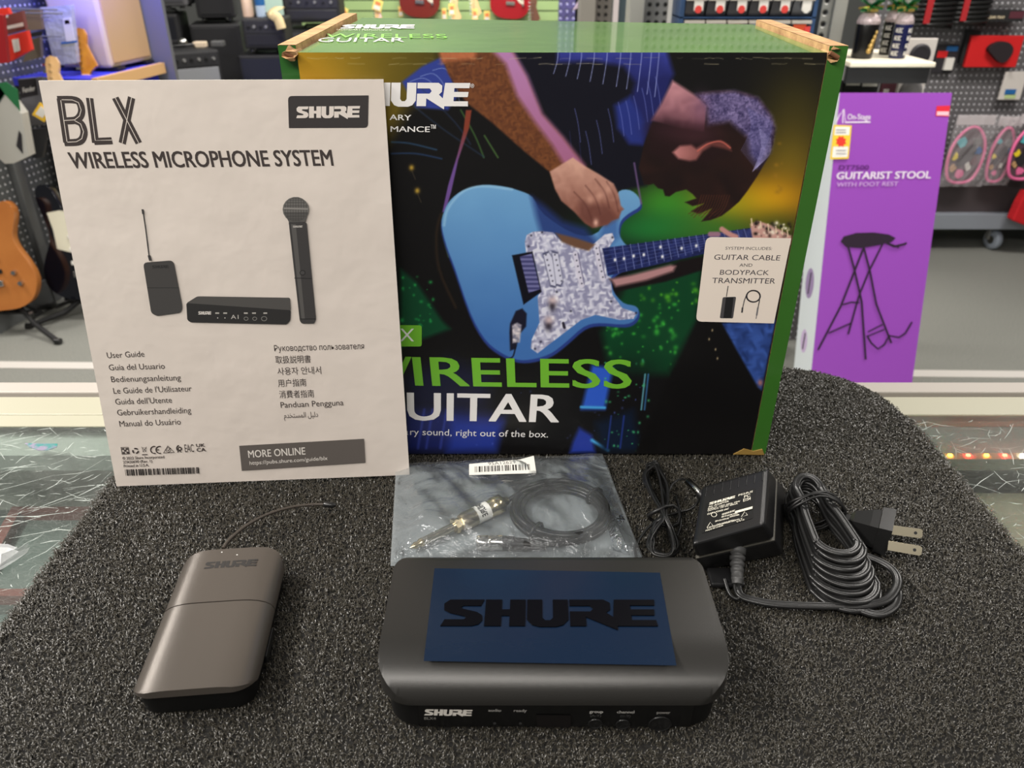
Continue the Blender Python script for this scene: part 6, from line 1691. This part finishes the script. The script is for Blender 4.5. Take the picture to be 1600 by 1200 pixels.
for px, py0, w, h, rt in ((590, 8, 16, 18, -20), (536, 22, 13, 22, -30), (626, 18, 8, 16, 0), (694, 22, 8, 18, 0), (706, 15, 11, 18, 0), (742, 24, 9, 20, 0), (761, 26, 10, 18, 0), (777, -4, 12, 14, 0)):
    yt = WY - 0.288 if px in (590, 706, 742) else WY - 0.0034
    p = py_(px, py0, yt); q_ = py_(px + w, py0 + h, yt)
    W, H = abs(q_.x - p.x) * 0.95, abs(q_.z - p.z)
    t = root('price_tag', p, 'yellow-edged price tag hanging before the slatwall', 'price tag', 'price tags before the slatwall', (0, math.radians(-rt), 0))
    MB().box((-W / 2, 0, -H / 2), (W / 2, 0.003, H / 2)).build('tag_card', m_tagy, t, world=False)
    MB().box((-W / 2 * .7, -0.002, -H / 2 * .8), (W / 2 * .7, -0.0002, -H / 2 * .1)).build('tag_print', M['white'], t, world=False)
    MB().box((-W / 2 * .6, -0.003, H * .02), (W / 2 * .6, -0.0002, H * .3)).build('tag_burst', mat('tag_orange', rgb(236, 130, 80), 0.5), t, world=False)
lbls = ('beside the black amplifier head', 'on the slanted card left of the first neck', 'alone left of the dark red guitar', 'right below the dark red guitar', 'on the left maple neck', 'on the yellow neck', 'between the maple neck and the cherry red guitar', 'at the top left of the cherry red guitar')
tgs = [o for o in bpy.data.objects if o.name.startswith('price_tag') and o.get('group')]
for o, s in zip(sorted(tgs, key=lambda o: o.name), (lbls[1], lbls[0], *lbls[2:])): o['label'] = 'yellow-edged price tag ' + s

# ================================================================== amplifiers and cabinets (far left middle)
plat = root('display_platform', (-1.9, 5.3, 0), 'low black carpeted platform under the stacked amplifiers', 'platform')
MB().box((-3.6, 4.6, 0), (-1.0, 6.6, 0.42)).build('platform_top', M['black_cloth'], plat)
m_grille, m_silver, m_panel = mat('grey_grille_cloth', rgb(74, 74, 78), 0.9, bump=(300, 0.5, 0.002)), mat('silver_grille', rgb(140, 142, 146), 0.6, bump=(300, 0.5, 0.002)), mat('control_panel', rgb(52, 52, 54), 0.3)


def amp(name, lab, x0, x1, ytop, y, zb, depth=0.3, grille=None, rot=0.0, panel=True, cat='amplifier', body=None, group='stacked amplifiers', zt_=None):
    a, b = py_(x0, ytop, y), py_(x1, ytop, y); W = abs(b.x - a.x); H = (a.z if zt_ is None else zt_) - zb
    t = root(name, ((a.x + b.x) / 2, y, zb), lab, cat, group, (0, 0, rot))
    MB().box((-W / 2, 0, 0.014), (W / 2, depth, H)).build('cabinet', body or M['black_vinyl'], t, world=False, bevel=0.012)
    ph = 0.09 if panel else 0.02
    MB().box((-W / 2 + .02, -.006, .035), (W / 2 - .02, .001, H - ph)).build('grille', grille or m_grille, t, world=False, bevel=0.003)
    if panel:
        MB().box((-W / 2 + .015, -.004, H - ph + .012), (W / 2 - .015, .001, H - .012)).build('control_panel', m_panel, t, world=False)
        for k in range(6): MB().lathe([(.010, 0), (.008, .014)], (-W / 2 + W * (k + 1) / 7, -.004, H - ph / 2), (0, -1, 0), 10).build('knob', M['steel'] if k % 2 else M['black'], t, world=False)
    MB().tube([(-.07, depth / 2, H), (-.06, depth / 2, H + .018), (.06, depth / 2, H + .018), (.07, depth / 2, H)], 0.008, 6).build('handle', M['rubber'], t, world=False)
    for sx in (-1, 1):
        for yy in (0.03, depth - 0.03): MB().lathe([(.016, 0), (.014, .0145)], (sx * (W / 2 - .035), yy, 0), (0, 0, 1), 8).build('foot', M['rubber'], t, world=False)
    return t, W, H


pl_z = 0.42
a1, W1, H1 = amp('combo_amplifier', 'small combo amplifier with silver grille and pale clutter on top, right of the blue display', 262, 342, 80, 4.75, pl_z, 0.34, m_silver, math.radians(38))
amp('speaker_cabinet', 'tall black speaker cabinet behind the silver-grilled combo', 297, 372, 38, 5.35, pl_z, 0.36, M['black_cloth'], math.radians(14), False, 'speaker cabinet')
zc2 = py_(330, 36, 5.35).z
o, _, _ = amp('covered_amplifier', 'black amplifier under a cloth cover on the tall speaker cabinet', 300, 358, -30, 5.38, zc2 + 0.012, 0.3, M['black_cloth'], math.radians(14), False, body=M['black_cloth'])
zc3 = py_(400, 86, 5.1).z
amp('speaker_cabinet', 'navy-black speaker cabinet low beside the left corner of the green carton', 371, 450, 86, 5.1, pl_z, 0.34, mat('navy_cloth', rgb(36, 38, 52), 0.9), math.radians(6), False, 'speaker cabinet')
_, _, H4 = amp('combo_amplifier', 'black combo amplifier with sloped panel standing on the navy-black cabinet', 377, 442, 29, 5.1, zc3 + 0.02, 0.3, mat('dark_cloth', rgb(38, 38, 46), 0.9), math.radians(6))
zc5 = py_(470, 44, 5.75).z
amp('speaker_cabinet', 'black speaker cabinet behind the top left corner of the green carton', 438, 528, 46, 5.75, pl_z, 0.36, None, 0.0, False, 'speaker cabinet')
amp('amplifier_head', 'black amplifier head with a grey control panel left of the slatwall', 440, 528, -8, 5.75, zc5 + 0.02, 0.3, m_panel, math.radians(4))
amp('speaker_cabinet', 'dark speaker cabinet beside the blue display, behind the silver-grilled combo', 226, 274, 22, 5.25, pl_z, 0.34, mat('midnight_cloth', rgb(24, 26, 34), 0.9), math.radians(10), False, 'speaker cabinet')
amp('covered_amplifier', 'grey canvas covered amplifier at the top beside the black cloth-covered one', 244, 282, -40, 5.28, py_(260, 20, 5.25).z + 0.02, 0.3, m_grille, math.radians(10), False, body=mat('grey_canvas', rgb(86, 86, 88), 0.9))
# things lying on the amplifiers
zt1 = pl_z + H1
p = py_(288, 78, 4.95)
mic = root('microphone', (p.x, 4.95, zt1), 'silver-headed microphone lying on the small combo amplifier', 'microphone')
MB().lathe([(.006, -.026), (.022, -.018), (.026, 0), (.022, .018), (.008, .026)], (p.x, 4.95, zt1 + 0.027), (1, -.3, .1), 16).build('grille_head', M['chrome'], mic)
MB().lathe([(.018, 0), (.012, .13)], (p.x - .02, 4.956, zt1 + 0.024), (-1, .3, -.05), 14).build('mic_handle', M['matte_black'], mic)
for k, (dx, dy, c, lab) in enumerate(((.10, .0, (226, 206, 180), 'cream pedal box on the small combo amplifier beside the microphone'), (.19, .05, (90, 90, 90), 'grey pedal box on the small combo amplifier, right of the cream one'))):
    o = MB().box((p.x + dx - .035, 4.95 + dy - .03, zt1 + .0005), (p.x + dx + .035, 4.95 + dy + .03, zt1 + .032)).build('effects_pedal', mat('pedal', rgb(*c), 0.4), None, bevel=0.006)
    tag(o, lab, 'pedal', 'pedals on the combo')
zb_ = zc3 + 0.02 + H4
for px, r_, h_, c, nm, lab, cat in ((389, .034, .22, (226, 196, 170), 'paper_roll', 'pale paper roll standing on the black combo amplifier', 'paper roll'), (409, .030, .21, (190, 210, 226), 'water_bottle', 'clear water bottle with blue label on the black combo amplifier', 'bottle')):
    q_ = py_(px, 26, 5.25)
    t = root(nm, (q_.x, 5.25, zb_), lab, cat)
    pr = [(r_ * .95, 0), (r_, .01), (r_, h_ * .7), (r_ * .9, h_ * .8), (r_ * .4, h_ * .92), (r_ * .4, h_)] if nm == 'water_bottle' else [(r_, 0), (r_, h_), (r_ * .4, h_), (r_ * .4, h_ - .01)]
    MB().lathe(pr, (q_.x, 5.25, zb_ + 0.001), (0, 0, 1), 18).build('bottle_body' if nm == 'water_bottle' else 'paper', mat(nm, rgb(*c), 0.3), t)
    if nm == 'water_bottle': MB().lathe([(r_ * 1.01, h_ * .3), (r_ * 1.01, h_ * .62)], (q_.x, 5.25, zb_), (0, 0, 1), 18).build('label_band', m_bluep, t)
a, b = py_(424, 20, 5.06), py_(440, 45, 5.04)
o = MB().tube(smooth_path([a + Vector((0, .2, .02)), a, a.lerp(b, .5) + Vector((.01, 0, .012)), b], 4), 0.016, 6, prof=[(-.028, -.002), (.028, -.002), (.028, .002), (-.028, .002)], up=(0, -1, .3)).build('cream_strap', mat('cream_strap', rgb(226, 204, 150), 0.6))
tag(o, 'cream strap draped over the black combo beside the carton corner', 'strap')
q_ = py_(425, 4, 6.3)
o = MB().box((q_.x - .09, 6.3, q_.z - .12), (q_.x + .10, 6.32, q_.z + .14)).build('framed_print', mat('pale_mint_card', rgb(196, 226, 210), 0.5), None, bevel=0.004)
tag(o, 'pale mint framed print at the top behind the water bottle', 'picture')

# ================================================================== left gondola: blue-lit bay and hanging goods
ang_ = math.radians(7.9)
GD = Vector((math.sin(ang_), math.cos(ang_), 0)); GN = Vector((math.cos(ang_), -math.sin(ang_), 0))      # along the face, out of the face
GP = Vector((-2.22, 2.7, 0))
lg_ = root('aisle_gondola', GP + GD * 0.9, 'grey perforated gondola running back along the left side, blue-lit at its far bay', 'display unit', None, (0, 0, math.pi / 2 - ang_))
L2W = Matrix.Translation(lg_.location) @ Matrix.Rotation(math.pi / 2 - ang_, 4, 'Z')
W2L = L2W.inverted()


def gl(px, py, off=0.0):
    """point on the gondola face (off metres out of it) seen at a pixel, in the gondola's own axes"""
    o = GP + GN * off; d = ray(px, py)
    p = EYE + d * ((o - EYE).dot(GN) / d.dot(GN))
    return W2L @ p, p


# own axes: +x along the face (away), -y out of the face, z up
fx0, fx1 = gl(-120, 200)[0].x, gl(262, 60, 0.41)[0].x
xm = gl(96, 60)[0].x
m_pegl = peg_mat('dark_pegboard_left', rgb(92, 94, 94), rgb(206, 206, 206), 0.030, 0.0048)
m_pegb = peg_mat('bluelit_pegboard', rgb(120, 120, 160), rgb(60, 60, 150), 0.030, 0.0045)  # grey board with the bay's blue light painted into its colour
m_deck = mat('grey_gondola_steel', rgb(110, 112, 112), 0.45, 0.2)
MB().box((fx0, 0, 0.1), (xm, 0.02, 1.75)).build('peg_panel', m_pegl, lg_, world=False)
MB().box((xm, 0, 0.1), (fx1, 0.02, 1.75)).build('bluelit_panel', m_pegb, lg_, world=False)
for xx in (gl(12, 240)[0].x, xm, fx1): MB().box((xx - .025, -.03, 0), (xx + .025, .05, 1.75)).build('upright', m_deck, lg_, world=False, bevel=0.004)
MB().box((fx0, -.02, 0.0), (fx1, 0.05, 0.11)).build('base_deck', m_deck, lg_, world=False)
MB().box((fx1 - .012, -.42, 0.0), (fx1 + .012, .05, 1.75)).build('end_panel', m_deck, lg_, world=False)
# shelf with pale wood front in the blue bay
zsh = gl(205, 108, 0.36)[0].z
xsf = gl(150, 120, 0.385)[0].x
MB().box((xsf, -.36, zsh - .035), (fx1 - .03, -.0, zsh - .004)).build('bay_shelf', mat('bluelit_shelf', rgb(60, 64, 190), 0.5), lg_, world=False)  # blue light falling on the shelf is painted into its colour
MB().box((xsf, -.385, zsh - .045), (fx1 - .03, -.361, zsh)).build('shelf_front', mat('pale_wood_edge', rgb(214, 170, 110), 0.5), lg_, world=False)
MB().box((xsf, -.34, 0.11), (fx1 - .03, -.33, zsh - .036)).build('bay_front', mat('bluelit_bay_front', rgb(50, 56, 210), 0.5), lg_, world=False)  # same blue light painted into the front under the shelf
# cream guitar amplifier on that shelf
xa_ = gl(172, 95, 0.32)[0].x; xb_ = gl(236, 78, 0.32)[0].x
ca_l = L2W @ Vector(((xa_ + xb_) / 2, -.32, zsh))
cam_amp = root('cream_amplifier', ca_l, 'cream cloth-fronted guitar amplifier on the blue-lit shelf at the left', 'amplifier', None, (0, 0, math.pi / 2 - ang_))
wA = abs(xb_ - xa_); hA = 0.54
MB().box((-wA / 2, 0, .012), (wA / 2, .24, hA)).build('cabinet', mat('cream_vinyl', rgb(206, 186, 150), 0.6), cam_amp, world=False, bevel=0.014)
MB().box((-wA / 2 + .02, -.006, .03), (wA / 2 - .02, .001, hA - .03)).build('grille', mat('cream_grille_cloth', rgb(190, 156, 100), 0.85, bump=(300, .5, .002)), cam_amp, world=False, bevel=0.004)
MB().box((-wA / 2 + .03, -.010, hA - .12), (-wA / 2 + .10, -.006, hA - .07)).build('badge', M['white'], cam_amp, world=False, bevel=0.002)
for sx in (-1, 1): MB().box((sx * (wA / 2 - .05) - .03, -.015, 0.0), (sx * (wA / 2 - .05) + .03, .2, .0125)).build('foot', M['rubber'], cam_amp, world=False)
MB().tube([(-.06, .12, hA), (-.05, .12, hA + .02), (.05, .12, hA + .02), (.06, .12, hA)], .008, 6).build('handle', M['rubber'], cam_amp, world=False)


def lhang(name, lab, cat, quad, off, thick, body, parts=(), group=None):
    """flat pack hung square to the aisle: its face towards the camera covers the pixel quad"""
    P = gl(*quad[0], off)[1]
    S = Surf((0, P.y, 0), (1, 0, 0), (0, 0, 1))
    t = root(name, P, lab, cat, group)
    T = MB().prism([S.px(*p) for p in quad], lambda u, v: S.at((u, v), -thick), lambda u, v: S.at((u, v), 0)); T.build('pack', body, t, fix=True)
    for nm, ql, m in parts:
        T = MB().prism([S.px(*p) for p in ql], lambda u, v: S.at((u, v), 0.0003), lambda u, v: S.at((u, v), 0.003)); T.build(nm, m, t, fix=True)
    h_ = [gl(quad[-1][0], quad[-1][1], 0.0)[0], W2L @ S.at(S.px(*quad[-1]), -thick / 2)]
    if len(quad) < 6: MB().tube([h_[0] + Vector((0, .004, 0)), h_[0] + Vector((0, h_[1].y - 0.01, .0))], .003, 6).build('peg_hook', M['steel'], lg_, world=False)
    return t, S


m_redb, m_redd = mat('red_carton', rgb(222, 54, 40), 0.45), mat('dark_red_carton', rgb(150, 24, 30), 0.5)
lhang('red_pack', 'bright red hanging pack with a pale oval window at the top left', 'package', [(16, 96), (49, 78), (42, 48), (12, 56)], .22, .02, m_redb, [('window', [(23, 82), (32, 79), (29, 60), (19, 62)], M['white'])], 'red packs at the top left')
lhang('red_pack', 'red and grey hanging pack with white lettering above the bright red pack', 'package', [(11, 54), (40, 46), (34, 17), (4, 26)], .20, .02, mat('grey_red_pack', rgb(120, 66, 62), 0.5), [('white_lettering', [(11, 46), (37, 41), (36, 35), (10, 41)], M['white']), ('white_mark', [(7, 28), (13, 27), (13, 24), (6, 25)], M['white'])], 'red packs at the top left')
lhang('red_pack', 'dark red pack at the very left edge, behind the bright red pack', 'package', [(-14, 100), (12, 98), (4, 24), (-14, 20)], .25, .02, m_redd, [], 'red packs at the top left')
lhang('red_pack', 'small bright red header pack at the top left corner', 'package', [(-12, 28), (15, 22), (11, 12), (-12, 14)], .27, .02, m_redb, [], 'red packs at the top left')
m_kr = mat('kraft_pouch', rgb(128, 108, 76), 0.7)
lhang('kraft_pouch', 'brown kraft pouch between the red packs and the clear pack', 'pouch', [(40, 48), (66, 46), (62, 14), (34, 18)], .10, .02, m_kr)
lhang('brown_pack', 'dull brown pack under the kraft pouch, left of the pale headstock', 'pouch', [(36, 97), (64, 90), (62, 58), (46, 62)], .08, .02, mat('dull_brown_pack', rgb(112, 100, 84), 0.6), [('dark_header', [(46, 58), (67, 55), (66, 48), (46, 52)], m_dark)])
m_cl = mat('milky_clear_pack', rgb(182, 184, 180), 0.25, spec=0.7, bump=(40, .5, .01))
lhang('clear_pack', 'milky clear hanging pack with a white price sticker behind the pale headstock', 'package', [(86, 103), (120, 98), (110, 8), (62, 12)], .16, .03, m_cl, [('price_sticker', [(104, 66), (118, 63), (111, 27), (98, 29)], M['white']), ('red_mark', [(102, 38), (110, 37), (108, 31), (101, 32)], m_red), ('blue_bar', [(96, 69), (121, 66), (121, 63), (96, 66)], m_bluep)])
t, S = lhang('string_set', 'black-topped grey pack with white script lettering left of the booklet', 'package', [(42, 197), (84, 194), (64, 120), (28, 124)], .12, .02, mat('grey_pack', rgb(112, 112, 118), 0.5), [('black_header', [(34, 153), (60, 148), (56, 122), (28, 125)], m_dark)])
K = Ink(S, 0.004, .0002); K.text('Fender', (37, 145), (56, 141), (36, 137), (226, 222, 216), 0.0); K.build('script_lettering', M['ink'], t)
lhang('white_carton', 'white pointed carton with green top at the left edge', 'box', [(8, 256), (22, 255), (45, 244), (33, 178), (9, 146), (-10, 176), (-10, 240)], .14, .05, mat('dull_white_card', rgb(184, 182, 174), 0.6), [('green_top', [(-10, 172), (8, 147), (32, 174), (28, 140), (10, 128), (-10, 132)], mat('green_card', rgb(40, 110, 66), 0.5)), ('light_green_corner', [(-10, 165), (0, 158), (8, 146), (-2, 132), (-10, 134)], mat('lime_card', rgb(96, 176, 50), 0.5)), ('picture', [(26, 228), (36, 240), (34, 210), (30, 204)], m_dark)])
t, S = lhang('price_tag', 'yellow diamond price tag poking out left of the booklet', 'price tag', [(50, 179), (69, 191), (80, 175), (62, 160)], .26, .004, mat('tag_gold', rgb(232, 186, 50), 0.5), [('tag_face', [(56, 178), (67, 184), (75, 174), (64, 166)], M['white'])])
lhang('grey_pack', 'dark grey long pack hanging below the script lettered one', 'package', [(50, 248), (66, 246), (74, 200), (48, 202)], .09, .02, mat('long_grey_pack', rgb(70, 72, 76), 0.5))
